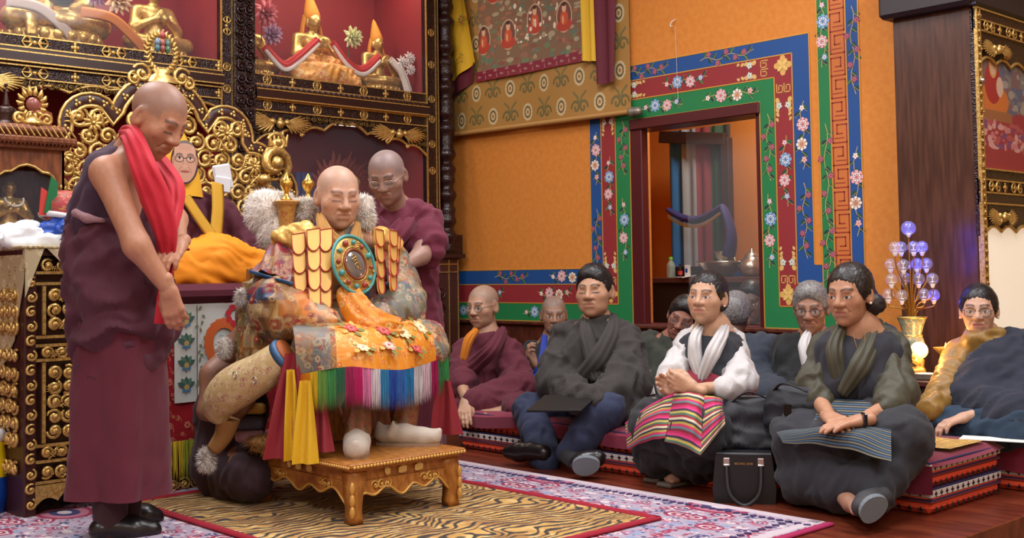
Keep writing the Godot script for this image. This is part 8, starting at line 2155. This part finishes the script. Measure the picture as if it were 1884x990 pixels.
	for q in [[-0.23, 0.2], [-0.23, -0.22]]:
		m = MB.new(); m.box(Vector3(q[0], 0.33, q[1]), Vector3(0.05, 0.64, 0.05), 0.006); put("leg", m, wood, t)
	m = MB.new(); m.box(Vector3(-0.23, 0.84, 0), Vector3(0.03, 0.34, 0.36), 0.006); put("backrest", m, wood, t)
	# rolls and tiger skin beside the chair
	var k3 := 0
	for r in [[Vector3(-4.333, 0.412, -2.528), 0.024, srgb(166, 124, 40), "rolled gold bundle, topmost of the three beside the footstool"], [Vector3(-4.339, 0.352, -2.525), 0.03, srgb(70, 70, 84), "rolled grey patterned bundle, middle of the three beside the footstool"], [Vector3(-4.342, 0.294, -2.527), 0.028, srgb(150, 110, 116), "rolled pink bundle, lowest of the three beside the footstool"]]:
		var b := thing("cloth_roll", r[3], "bundle", r[0], 0.0, "cloth rolls beside the footstool")
		m = MB.new(); m.lathe(Vector3.ZERO, [[0.0, -0.06], [r[1] * 0.7, -0.06], [r[1], -0.045], [r[1], 0.045], [r[1] * 0.7, 0.06], [0.0, 0.06]], 14, Basis(Vector3(0, 0, 1), PI / 2).rotated(Vector3.UP, 0.8)); put("roll", m, mat("roll_%d" % k3, r[2], 0.7), b)
		k3 += 1
	t = thing("tiger_skin", "scrap of tiger fur hanging at the left end of the footstool", "fur", Vector3(-4.242, 0.281, -2.546))
	m = MB.new(); fur(m, Vector3.ZERO, Vector3(0.08, 0.03, 0.08), 500, 0.025, 3, lin(150, 110, 56)); fur(m, Vector3(0.03, 0.02, -0.05), Vector3(0.05, 0.02, 0.05), 200, 0.02, 4, lin(40, 28, 20)); put("fur", m, mat("fur_vc", Color.WHITE, 0.9, 0.0, true), t)

func oracle() -> void:
	var p := start("seated figure in layered brocade robes with round jewelled breastplate and rainbow fringe", Vector3(-3.756, 0.260, -2.657))
	var hx := head_xf(Vector3(-4.220, 1.320, -2.901), 12, 27, 0, 1.14)
	var o := {"skin": lin(200, 156, 130), "scalp": lin(170, 140, 122), "eyes": 0, "wide": 1.02, "jaw": 1.05, "fat": 0.004, "brow": lin(120, 92, 80)}
	var J := {"neck": Vector3(-4.280, 1.171, -2.941), "chest": Vector3(-4.300, 1.012, -2.953), "pelvis": Vector3(-4.350, 0.715, -3.038), "sh0": Vector3(-4.280, 1.108, -2.730), "el0": Vector3(-4.200, 0.887, -2.602), "wr0": Vector3(-3.980, 0.786, -2.672), "sh1": Vector3(-4.300, 1.099, -3.190), "el1": Vector3(-4.250, 0.871, -3.260), "wr1": Vector3(-4.000, 0.774, -2.964),
		"hip0": Vector3(-4.300, 0.697, -2.915), "kn0": Vector3(-3.980, 0.674, -2.671), "an0": Vector3(-3.940, 0.344, -2.789), "hip1": Vector3(-4.300, 0.684, -3.185), "kn1": Vector3(-4.000, 0.646, -3.171), "an1": Vector3(-3.950, 0.328, -3.043)}
	body(p, J, hx, o)
	var multi := brocade("brocade_multi", srgb(140, 98, 46), srgb(140, 30, 40), srgb(190, 168, 122), 201, 3.2, 0.5, [srgb(146, 34, 42), srgb(166, 122, 50), srgb(92, 78, 56), srgb(56, 70, 96), srgb(186, 164, 118), srgb(200, 112, 24)])
	var rosy := brocade("brocade_rose", srgb(150, 34, 44), srgb(196, 166, 130), srgb(110, 90, 110), 202, 4.0, 0.5, [srgb(180, 148, 96), srgb(140, 24, 36)])
	var amber := brocade("brocade_amber", srgb(220, 136, 26), srgb(196, 90, 40), srgb(226, 190, 120), 203, 5.0)
	var grey := brocade("brocade_grey", srgb(112, 110, 104), srgb(146, 60, 60), srgb(186, 166, 126), 204, 4.0, 0.5, [srgb(92, 108, 112), srgb(160, 116, 66), srgb(120, 116, 90)])
	# robe body and sleeves
	var f := fld(0.013)
	f.chain([Vector3(-4.300, 1.110, -2.948), Vector3(-4.300, 0.939, -2.952), Vector3(-4.300, 0.718, -2.988)], [0.12, 0.17, 0.2], 50)
	garment(p, "robe", f, multi, folds(Vector3(0, 1, 0), 0.008, 9.0))
	f = fld(0.013); f.chain([Vector3(-4.280, 1.096, -2.722), Vector3(-4.180, 0.888, -2.569), Vector3(-4.100, 0.788, -2.545)], [0.085, 0.1, 0.09], 55); f.cap(Vector3(-4.120, 0.833, -2.552), Vector3(-3.950, 0.765, -2.652), 0.115, 0.07, 55)
	garment(p, "brocade_sleeve", f, multi, folds(Vector3(0.4, 0.8, 0), 0.012, 9.0, 3.0))
	f = fld(0.013); f.chain([Vector3(-4.300, 1.099, -3.196), Vector3(-4.220, 0.871, -3.237), Vector3(-4.120, 0.813, -3.159)], [0.09, 0.1, 0.095], 55); f.cap(Vector3(-4.120, 0.813, -3.159), Vector3(-3.950, 0.759, -2.898), 0.1, 0.07, 55)
	garment(p, "brocade_sleeve", f, grey, folds(Vector3(0.4, 0.8, 0), 0.012, 9.0, 5.0))
	# wide shoulder flaps
	patch(p, "shoulder_flap", Vector3(-4.200, 1.148, -2.679), Vector3(-4.380, 1.135, -2.716), Vector3(-4.250, 0.992, -2.482), Vector3(-4.050, 0.945, -2.548), Vector3(0.03, 0.05, 0.05), rosy, null, 0.008)
	patch(p, "shoulder_flap", Vector3(-4.180, 1.132, -3.102), Vector3(-4.350, 1.114, -3.298), Vector3(-4.250, 0.909, -3.260), Vector3(-4.050, 0.937, -3.038), Vector3(0.05, 0.03, -0.02), rosy, null, 0.008)
	patch(p, "hanging_sleeve", Vector3(-4.250, 0.992, -2.502), Vector3(-4.100, 0.967, -2.567), Vector3(-4.050, 0.769, -2.509), Vector3(-4.250, 0.767, -2.450), Vector3(0.02, 0.0, 0.05), grey, null, 0.012)
	patch(p, "hanging_sleeve", Vector3(-4.300, 0.854, -2.510), Vector3(-4.150, 0.833, -2.519), Vector3(-4.150, 0.633, -2.492), Vector3(-4.300, 0.618, -2.452), Vector3(0.02, 0.0, 0.05), multi, null, 0.012)
	# gold scale collar over the shoulders: rows of overlapping plates
	var red_edge := mat("scale_red", srgb(170, 40, 34), 0.6); var satin := mat("scale_gold", srgb(222, 180, 96), 0.36, 0.25)
	var iv := inv(p)
	for side in [[Vector3(-4.140, 1.122, -2.593), Vector3(-4.080, 1.149, -2.759), Vector3(-4.000, 0.818, -2.702), Vector3(-4.060, 0.822, -2.567)], [Vector3(-4.080, 1.151, -2.922), Vector3(-4.130, 1.126, -3.101), Vector3(-4.060, 0.901, -3.033), Vector3(-3.980, 0.881, -2.882)]]:
		for j in 4:
			for i in 3:
				var mm := MB.new()
				var u := (i + 0.5) / 3.0; var v := (j + 0.5) / 4.0
				var c: Vector3 = (side[0] as Vector3).lerp(side[1], u).lerp((side[3] as Vector3).lerp(side[2], u), v)
				var ex: Vector3 = ((side[1] as Vector3).lerp(side[2], v) - (side[0] as Vector3).lerp(side[3], v)) / 3.0
				var ey: Vector3 = ((side[3] as Vector3).lerp(side[2], u) - (side[0] as Vector3).lerp(side[1], u)) / 4.0
				var nn := ex.cross(ey).normalized()
				if nn.x < 0: nn = -nn
				c += nn * (0.02 + 0.06 * sin(u * PI) + 0.006 * (4 - j))
				var pts := PackedVector2Array()
				for k in 11:
					var a := PI * k / 10.0
					pts.append(Vector2(cos(a) * 0.48, -0.15 - sin(a) * 0.5))
				pts.append(Vector2(-0.48, 0.5)); pts.append(Vector2(0.48, 0.5))
				var tf := iv * Transform3D(Basis(ex, -ey, nn), c)
				mm.plate(pts, tf, 0.006)
				var sc := put("gold_scale", mm, satin, p)
				mm = MB.new(); var e := []
				for q in pts: e.append(tf * Vector3(q.x, q.y, 0.003))
				mm.tube(e, [0.0024], 5, 1.0, nn, true); put("red_edging", mm, red_edge, sc)
	for q in [[Vector3(-4.200, 1.128, -2.604), Vector3(-4.140, 1.150, -2.673)], [Vector3(-4.140, 1.136, -3.072), Vector3(-4.220, 1.097, -3.199)]]:
		f = fld(0.009); f.cap(q[0], q[1], 0.045, 0.05, 90); garment(p, "gold_epaulette", f, satin, folds(Vector3(1, 0, 0), 0.008, 16.0))
	var oc := cloth_mat("collar_ochre", srgb(170, 118, 44))
	sash(p, "ochre_collar", [Vector3(-4.220, 1.236, -2.809), Vector3(-4.100, 1.168, -2.756), Vector3(-4.050, 1.107, -2.777), Vector3(-4.020, 1.032, -2.811)], [0.02, 0.035, 0.035, 0.02], oc, Vector3(0.95, 0.2, 0.2)); sash(p, "ochre_collar", [Vector3(-4.200, 1.200, -2.991), Vector3(-4.100, 1.147, -2.914), Vector3(-4.040, 1.079, -2.848)], [0.016, 0.026, 0.02], oc, Vector3(0.95, 0.2, 0.2))
	sash(p, "amber_panel", [Vector3(-3.970, 0.923, -2.775), Vector3(-3.930, 0.850, -2.787), Vector3(-3.860, 0.777, -2.832), Vector3(-3.840, 0.746, -2.944)], [0.05, 0.07, 0.075, 0.05], amber, Vector3(0.8, 0.5, 0.2), 0.03)
	var bl := mat("rim_blue", srgb(60, 100, 140), 0.5)
	sash(p, "blue_piping", [Vector3(-4.240, 0.992, -2.476), Vector3(-4.120, 0.964, -2.502), Vector3(-4.030, 0.940, -2.538)], [0.008, 0.008, 0.008], bl); sash(p, "blue_piping", [Vector3(-4.240, 0.904, -3.256), Vector3(-4.140, 0.916, -3.142), Vector3(-4.040, 0.932, -3.031)], [0.008, 0.008, 0.008], bl)
	# breastplate mirror, tilted
	breastplate(p)
	# apron over the knees with brocade, and its fringe
	f = fld(0.014)
	f.cap(Vector3(-4.300, 0.697, -2.930), Vector3(-3.980, 0.676, -2.645), 0.16, 0.11, 45); f.cap(Vector3(-4.300, 0.686, -3.154), Vector3(-4.000, 0.645, -3.186), 0.16, 0.11, 45); f.cap(Vector3(-3.960, 0.654, -2.657), Vector3(-3.980, 0.624, -3.154), 0.1, 0.1, 45)
	garment(p, "under_robe", f, grey, folds(Vector3(0.3, 1, 0), 0.01, 8.0))
	var top := [Vector3(-4.100, 0.814, -2.571), Vector3(-4.000, 0.786, -2.767), Vector3(-4.040, 0.787, -3.097), Vector3(-4.120, 0.756, -3.363)]
	var bot := [Vector3(-3.920, 0.579, -2.496), Vector3(-3.720, 0.614, -2.597), Vector3(-3.740, 0.583, -2.879), Vector3(-3.920, 0.607, -3.275)]
	var cols := [grey, amber, amber, amber, rosy]
	var edge := func(pts: Array, u: float) -> Vector3:
		var x := u * 3.0; var i := mini(int(x), 2)
		return (pts[i] as Vector3).cubic_interpolate(pts[i + 1], pts[maxi(i - 1, 0)], pts[mini(i + 2, 3)], x - i)
	var cuts := [0.0, 0.24, 0.27, 0.88, 1.0]
	for s in 4:
		var mm := MB.new()
		var u0: float = cuts[s]; var u1: float = cuts[s + 1]
		mm.grid(14, 10, func(u, v):
			var w := lerpf(u0, u1, u)
			var a: Vector3 = edge.call(top, w); var b: Vector3 = edge.call(bot, w)
			return iv * (a.lerp(b, v) + Vector3(0.07, 0.04, 0.04) * sin(v * PI) + Vector3(0.008, 0, 0.008) * sin(w * 26.0 + 2.0 * v) * v))
		put("brocade_apron", mm, [grey, multi, amber, rosy][s], p)
	# roses and scrolls woven on the amber panel
	var at_ := func(w: float, v: float, lift: float) -> Transform3D:
		var a: Vector3 = edge.call(top, w); var b: Vector3 = edge.call(bot, w)
		var a2: Vector3 = edge.call(top, w + 0.02)
		var yy := (a - b).normalized(); var xx := (a2 - a).normalized(); xx = (xx - yy * xx.dot(yy)).normalized()
		return iv * Transform3D(Basis(xx, yy, xx.cross(yy)), a.lerp(b, v) + Vector3(0.07, 0.04, 0.04) * sin(v * PI) + xx.cross(yy) * lift)
	for q in [[0.6, 0.35, 0.05, 0], [0.54, 0.45, 0.035, 1], [0.66, 0.5, 0.04, 2], [0.57, 0.7, 0.034, 0], [0.36, 0.4, 0.03, 1], [0.78, 0.4, 0.04, 2], [0.42, 0.75, 0.03, 2], [0.74, 0.75, 0.034, 1]]:
		var c = [[lin(214, 150, 140), lin(236, 200, 180), lin(170, 70, 70)], [lin(190, 60, 66), lin(214, 110, 100), lin(130, 40, 46)], [lin(226, 200, 150), lin(240, 226, 190), lin(196, 150, 90)]][q[3]]
		var tt: Transform3D = at_.call(q[0], q[1], 0.006)
		var em := MB.new()
		flower(em, tt, q[2], c[0], c[1], c[2], 7)
		for k in 5: leaf(em, tt, Vector2(cos(k * 1.3), sin(k * 1.3)) * q[2] * 0.8, k * 1.3 + 0.4, 0.04, [lin(120, 120, 50), lin(196, 160, 80)][k % 2], 0.3, -0.002)
		put("woven_rose", em, mat("p_motif", Color.WHITE, 0.6, 0.0, true), p)
	var fm := MB.new()
	var fc := [lin(216, 112, 24), lin(224, 140, 20), lin(226, 190, 40), lin(110, 160, 70), lin(60, 150, 80), lin(20, 100, 70), lin(150, 20, 80), lin(190, 20, 100), lin(224, 130, 180), lin(226, 216, 222), lin(40, 140, 190), lin(30, 80, 170), lin(50, 110, 190), lin(30, 130, 190), lin(222, 220, 224), lin(226, 200, 210), lin(170, 20, 90), lin(40, 130, 70), lin(50, 160, 80)]
	for s in 24:
		var w0 := s / 24.0; var w1 := (s + 1) / 24.0
		fringe(fm, iv * (edge.call(bot, w0) as Vector3), iv * (edge.call(bot, w1) as Vector3), 0.165, 46, func(u): return fc[mini(int(lerpf(w0, w1, u) * 19.0), 18)], Vector3(0.8, 0, 0.4), s + 10)
	put("rainbow_fringe", fm, mat("thread", Color.WHITE, 0.6, 0.0, true), p).set_meta("kind", "stuff")
	# red and yellow ribbons at the left, red tassel at the right
	var rib := func(a: Vector3, b: Vector3, w: float, c: Color, key: String, n: Vector3) -> void:
		var mm := MB.new()
		mm.grid(8, 10, func(u, v): return iv * (a.lerp(b, v) + n * (u - 0.5) * w * (0.55 + 0.6 * v) + Vector3(0.01, 0, 0.012) * sin(u * 9.0 + v * 2.0)))
		put(key, mm, cloth_mat(key, c, 0.6), p)
	var side := Vector3(0.684, 0, -0.73)
	rib.call(Vector3(-3.932, 0.665, -2.485), Vector3(-3.936, 0.253, -2.435), 0.13, srgb(140, 18, 34), "red_ribbon", side); rib.call(Vector3(-3.917, 0.603, -2.462), Vector3(-3.881, 0.250, -2.450), 0.06, srgb(226, 176, 10), "yellow_ribbon", side); rib.call(Vector3(-3.862, 0.561, -2.494), Vector3(-3.824, 0.242, -2.467), 0.085, srgb(226, 176, 10), "yellow_ribbon", side); rib.call(Vector3(-3.873, 0.512, -2.559), Vector3(-3.833, 0.278, -2.543), 0.09, srgb(150, 20, 30), "red_ribbon", side)
	rib.call(Vector3(-3.880, 0.506, -3.210), Vector3(-3.864, 0.272, -3.214), 0.12, srgb(190, 24, 32), "red_ribbon", side)
	# boots: embroidered shafts and white felt shoes with curled toes
	var boot := brocade("brocade_boot", srgb(130, 84, 44), srgb(150, 36, 36), srgb(50, 80, 60), 205, 12.0)
	for s in [[Vector3(-3.950, 0.488, -2.797), Vector3(-3.833, 0.310, -2.718), Vector3(-3.798, 0.252, -2.687), Vector3(-3.775, 0.300, -2.664)], [Vector3(-3.970, 0.465, -3.069), Vector3(-3.905, 0.290, -3.007), Vector3(-3.880, 0.252, -2.919), Vector3(-3.765, 0.252, -3.101)]]:
		f = fld(0.009); f.cap(s[0], s[1], 0.062, 0.05, 70); garment(p, "embroidered_boot", f, boot, folds(Vector3(0, 1, 0), 0.005, 16.0))
	var felt := cloth_mat("felt_white", srgb(200, 188, 172), 0.8)
	for s in [[Vector3(-3.841, 0.252, -2.723), Vector3(0.8, 0, 0.6), 1.3], [Vector3(-3.875, 0.252, -2.964), Vector3(0.8, 0, -0.6), 1.05]]:
		var d: Vector3 = s[1]; var a: Vector3 = s[0] - d * 0.05
		f = fld(0.008)
		f.chain([a + Vector3(0, 0.045, 0), a + d * 0.07 + Vector3(0, 0.048, 0), a + d * 0.15 + Vector3(0, 0.036, 0), a + d * 0.2 + Vector3(0, 0.04, 0), a + d * 0.225 + Vector3(0, 0.066, 0)], [0.038 * s[2], 0.039 * s[2], 0.036 * s[2], 0.026 * s[2], 0.009], 110)
		for sg in [-1.0, 1.0]: f.cap(a + d * 0.02 + d.cross(Vector3.UP) * 0.03 * sg + Vector3(0, 0.05, 0), a + d * 0.035 + d.cross(Vector3.UP) * 0.036 * sg + Vector3(0, 0.105, 0), 0.018, 0.006, 130)
		f.cap(a - d * 0.03 + Vector3(0, 0.05, 0), a - d * 0.04 + Vector3(0, 0.09, 0), 0.03, 0.012, 120)
		var so := garment(p, "felt_shoe", f, felt)
		var mm := MB.new(); var pts := PackedVector2Array()
		for k in 20:
			var an := TAU * k / 20
			pts.append(Vector2(0.085 + cos(an) * 0.14, sin(an) * 0.052))
		var sd := d.cross(Vector3.UP)
		mm.plate(pts, iv * Transform3D(Basis(d, -sd, Vector3.UP), a + Vector3(0, 0.014, 0)), 0.014); put("sole", mm, mat("felt_sole", srgb(150, 124, 100), 0.9), so)
	back_gear(p)
	quiver()

func breastplate(p: Node3D) -> void:
	var t := thing("jewelled_breastplate", "round gilt breastplate with turquoise rim and central glass disc", "breastplate")
	var c := Vector3(-3.960, 1.015, -2.796)
	t.position = c
	var zz := (Vector3(0.94, 0.16, -0.1)).normalized(); var xx := Vector3.UP.cross(zz).normalized(); var yy := zz.cross(xx)
	var b := Basis(xx, yy, zz).rotated(zz, 0.42)
	var lat := func(pr: Array, n: int) -> MB:
		var m := MB.new(); m.lathe(Vector3.ZERO, pr, n, b * Basis(Vector3(1, 0, 0), PI / 2), 1.0, 1.12)
		return m
	put("plate", lat.call([[0.0, -0.01], [0.108, -0.012], [0.112, 0.0], [0.1, 0.006], [0.062, 0.012], [0.0, 0.012]], 40), gold, t)
	var ring := func(rad: float, r: float, z: float, n: int, called: String, mt: Material) -> void:
		var m := MB.new(); var q := []
		for k in n: q.append(b * Vector3(cos(TAU * k / n) * rad, sin(TAU * k / n) * rad * 1.12, z))
		m.tube(q, [r], 8, 1.0, zz, true); put(called, m, mt, t)
	ring.call(0.111, 0.007, 0.004, 48, "turquoise_rim", mat("turquoise", srgb(70, 150, 150), 0.45))
	ring.call(0.056, 0.006, 0.013, 36, "copper_ring", mat("copper", srgb(140, 80, 50), 0.35, 0.5)); ring.call(0.066, 0.003, 0.012, 36, "gilt_ring", gold)
	put("glass_disc", lat.call([[0.052, 0.012], [0.046, 0.018], [0.02, 0.022], [0.0, 0.023]], 32), mat("mirror_disc", srgb(150, 146, 144), 0.12, 0.6), t)
	for k in 12:
		var a := TAU * k / 12
		var o := b * Vector3(cos(a) * 0.086, sin(a) * 0.086 * 1.12, 0.012)
		var m := MB.new(); m.ball(o, Vector3.ONE * (0.0105 if k % 3 else 0.014), 10)
		put("stone", m, mats["turquoise"] if k % 2 == 0 else mat("coral", srgb(150, 62, 44), 0.35), t)
	var fm := MB.new()
	for k in 48:
		var a := k * 0.7
		var rr := 0.074 + 0.028 * fposmod(k * 0.37, 1.0)
		fm.ball(b * Vector3(cos(a) * rr, sin(a) * rr * 1.12, 0.01), Vector3.ONE * 0.0045, 6)
	put("granulation", fm, gold, t)
	# gilt letter on the disc: strokes of the syllable
	var lm := MB.new()
	var st := func(pts: Array) -> void:
		var q := []
		for v in pts: q.append(b * Vector3(v[0] * 0.001, v[1] * 0.00115, 0.0235))
		lm.tube(q, [0.0028], 6, 0.7, zz)
	st.call([[-14, 24], [14, 24]]); st.call([[-10, 24], [-10, 12], [-2, 8], [-2, -4]]); st.call([[10, 24], [10, 6], [10, -18]]); st.call([[-2, 14], [8, 14]]); st.call([[-12, 2], [8, 2]]); st.call([[-10, 2], [-12, -12], [-4, -18], [2, -10]]); st.call([[-6, 32], [0, 36], [6, 32]]); st.call([[2, -22], [10, -28]])
	put("gilt_letter", lm, mat("letter_gold", srgb(176, 140, 70), 0.35, 0.6), t)

func back_gear(p: Node3D) -> void:
	var iv := inv(p)
	# white fur ruffs behind the shoulders
	var m := MB.new()
	for q in [[Vector3(-4.510, 1.266, -2.707), Vector3(0.09, 0.1, 0.09), 1], [Vector3(-4.460, 1.174, -2.723), Vector3(0.075, 0.08, 0.075), 2], [Vector3(-4.507, 1.308, -2.781), Vector3(0.06, 0.045, 0.06), 3], [Vector3(-4.390, 1.271, -2.835), Vector3(0.05, 0.05, 0.05), 4]]: fur(m, iv * (q[0] as Vector3), q[1], 5000, 0.02, q[2], lin(236, 230, 222))
	put("fur_ruff", m, mat("fur_vc", Color.WHITE, 0.9, 0.0, true), p)
	m = MB.new()
	for q in [[Vector3(-4.250, 1.277, -3.057), Vector3(0.045, 0.06, 0.045), 5], [Vector3(-4.245, 1.233, -3.065), Vector3(0.04, 0.05, 0.04), 6]]: fur(m, iv * (q[0] as Vector3), q[1], 3500, 0.018, q[2], lin(236, 230, 222))
	put("fur_ruff", m, mat("fur_vc", Color.WHITE, 0.9, 0.0, true), p)
	# flag holders with gilt finials
	for q in [[Vector3(-4.383, 1.299, -2.738), 1.0], [Vector3(-4.419, 1.306, -2.875), 0.8]]:
		var o: Vector3 = iv * (q[0] as Vector3); var s: float = q[1]
		m = MB.new(); m.lathe(o, [[0.03 * s, -0.14], [0.036 * s, -0.06], [0.044 * s, -0.012], [0.062 * s, 0.0], [0.05 * s, 0.006], [0.0, 0.008]], 20); put("flag_holder", m, brocade("holder_red", srgb(176, 130, 60), srgb(150, 50, 40), srgb(206, 170, 100), 206, 14.0), p)
		m = MB.new(); m.lathe(o + Vector3(0, 0.006, 0), [[0.0, 0.0], [0.026, 0.0], [0.026, 0.008], [0.012, 0.02], [0.01, 0.04], [0.018, 0.048], [0.028, 0.07], [0.026, 0.088], [0.014, 0.1], [0.008, 0.115], [0.0, 0.125]], 18); put("finial", m, mat("bright_gold", srgb(224, 178, 80), 0.22, 0.85), p)
	# stacked cloths behind the elbow, white tassel
	var k := 0
	for q in [[Vector3(-4.379, 0.899, -2.578), Vector3(-4.374, 0.551, -2.534), srgb(120, 100, 60)], [Vector3(-4.303, 0.899, -2.586), Vector3(-4.270, 0.577, -2.569), srgb(90, 80, 76)], [Vector3(-4.190, 0.763, -2.569), Vector3(-4.089, 0.566, -2.544), srgb(150, 120, 60)]]:
		var f := fld(0.011); f.cap(q[0], q[1], 0.055, 0.05, 70)
		garment(p, "hanging_cloth", f, brocade("hang_%d" % k, q[2], srgb(140, 40, 44), srgb(190, 170, 110), 300 + k, 7.0), folds(Vector3(0, 1, 0), 0.014, 14.0, k * 3.0)); k += 1
	for q in [[Vector3(-4.376, 0.882, -2.510), 0.035, 40], [Vector3(-4.392, 0.672, -2.433), 0.04, 41]]:
		m = MB.new(); fur(m, iv * (q[0] as Vector3), Vector3(q[1] * 0.7, q[1] * 1.1, q[1] * 0.7), 2000, 0.014, q[2], lin(220, 214, 208)); put("white_tassel", m, mats["fur_vc"], p)

func quiver() -> void:
	var t := thing("brocade_quiver", "boot shaped cream brocade quiver with orange lining hanging beside the seat", "quiver")
	var a := Vector3(-4.006, 0.651, -2.481)
	t.position = a
	var pts := [a, Vector3(-4.086, 0.585, -2.429), Vector3(-4.158, 0.541, -2.384), Vector3(-4.219, 0.496, -2.351), Vector3(-4.264, 0.434, -2.337), Vector3(-4.269, 0.380, -2.364)]
	var q := []
	for v in pts: q.append((v as Vector3) - a)
	var s := smooth(q, 5)
	var r := []
	for i in s.size():
		var u := float(i) / (s.size() - 1)
		r.append(0.066 + 0.024 * sin(u * PI) - 0.045 * pow(u, 5.0))
	var m := MB.new(); m.tube(s, r, 18); put("sheath", m, brocade("brocade_cream2", srgb(190, 166, 116), srgb(150, 70, 90), srgb(216, 200, 160), 207, 9.0), t)
	var d: Vector3 = (s[0] - s[1]).normalized()
	m = MB.new(); m.tube([s[0] - d * 0.01, s[0] + d * 0.012, s[0] + d * 0.02], [0.07, 0.072, 0.064], 18); put("blue_rim", m, mat("rim_blue", srgb(60, 100, 140), 0.5), t)
	m = MB.new(); m.tube([s[0] + d * 0.015, s[0] + d * 0.03, s[0] + d * 0.034], [0.062, 0.06, 0.02], 18); put("orange_lining", m, mat("lining_orange", srgb(150, 76, 26), 0.7), t)
	for e in [[Vector3(-4.017, 0.562, -2.358), 0], [Vector3(-4.069, 0.584, -2.301), 1]]:
		m = MB.new(); var o: Vector3 = (e[0] as Vector3) - a
		var rp := []
		for k in 12: rp.append(o + Vector3(cos(TAU * k / 12) * 0.014, sin(TAU * k / 12) * 0.014, 0))
		m.tube(rp, [0.0025], 6, 1.0, Vector3(0, 0, 1), true); put("ring", m, mat("chrome", srgb(190, 186, 180), 0.25, 0.9), t)
	var tt := thing("tiger_tail", "tiger striped tail with white fur tip hanging below the quiver", "tail", Vector3(-4.275, 0.389, -2.387))
	var o2: Vector3 = tt.position
	m = MB.new(); m.col = lin(150, 108, 60); m.tube(smooth([Vector3.ZERO, Vector3(-4.290, 0.322, -2.375) - o2, Vector3(-4.323, 0.260, -2.344) - o2], 5), [0.05, 0.05, 0.048, 0.045, 0.042, 0.04, 0.038, 0.036, 0.034, 0.032, 0.03], 12)
	put("fur_body", m, mat("fur_vc", Color.WHITE, 0.9, 0.0, true), tt)
	m = MB.new(); fur(m, Vector3(-4.343, 0.222, -2.325) - o2, Vector3(0.026, 0.045, 0.026), 2400, 0.02, 51, lin(220, 214, 208)); put("white_tip", m, mats["fur_vc"], tt)
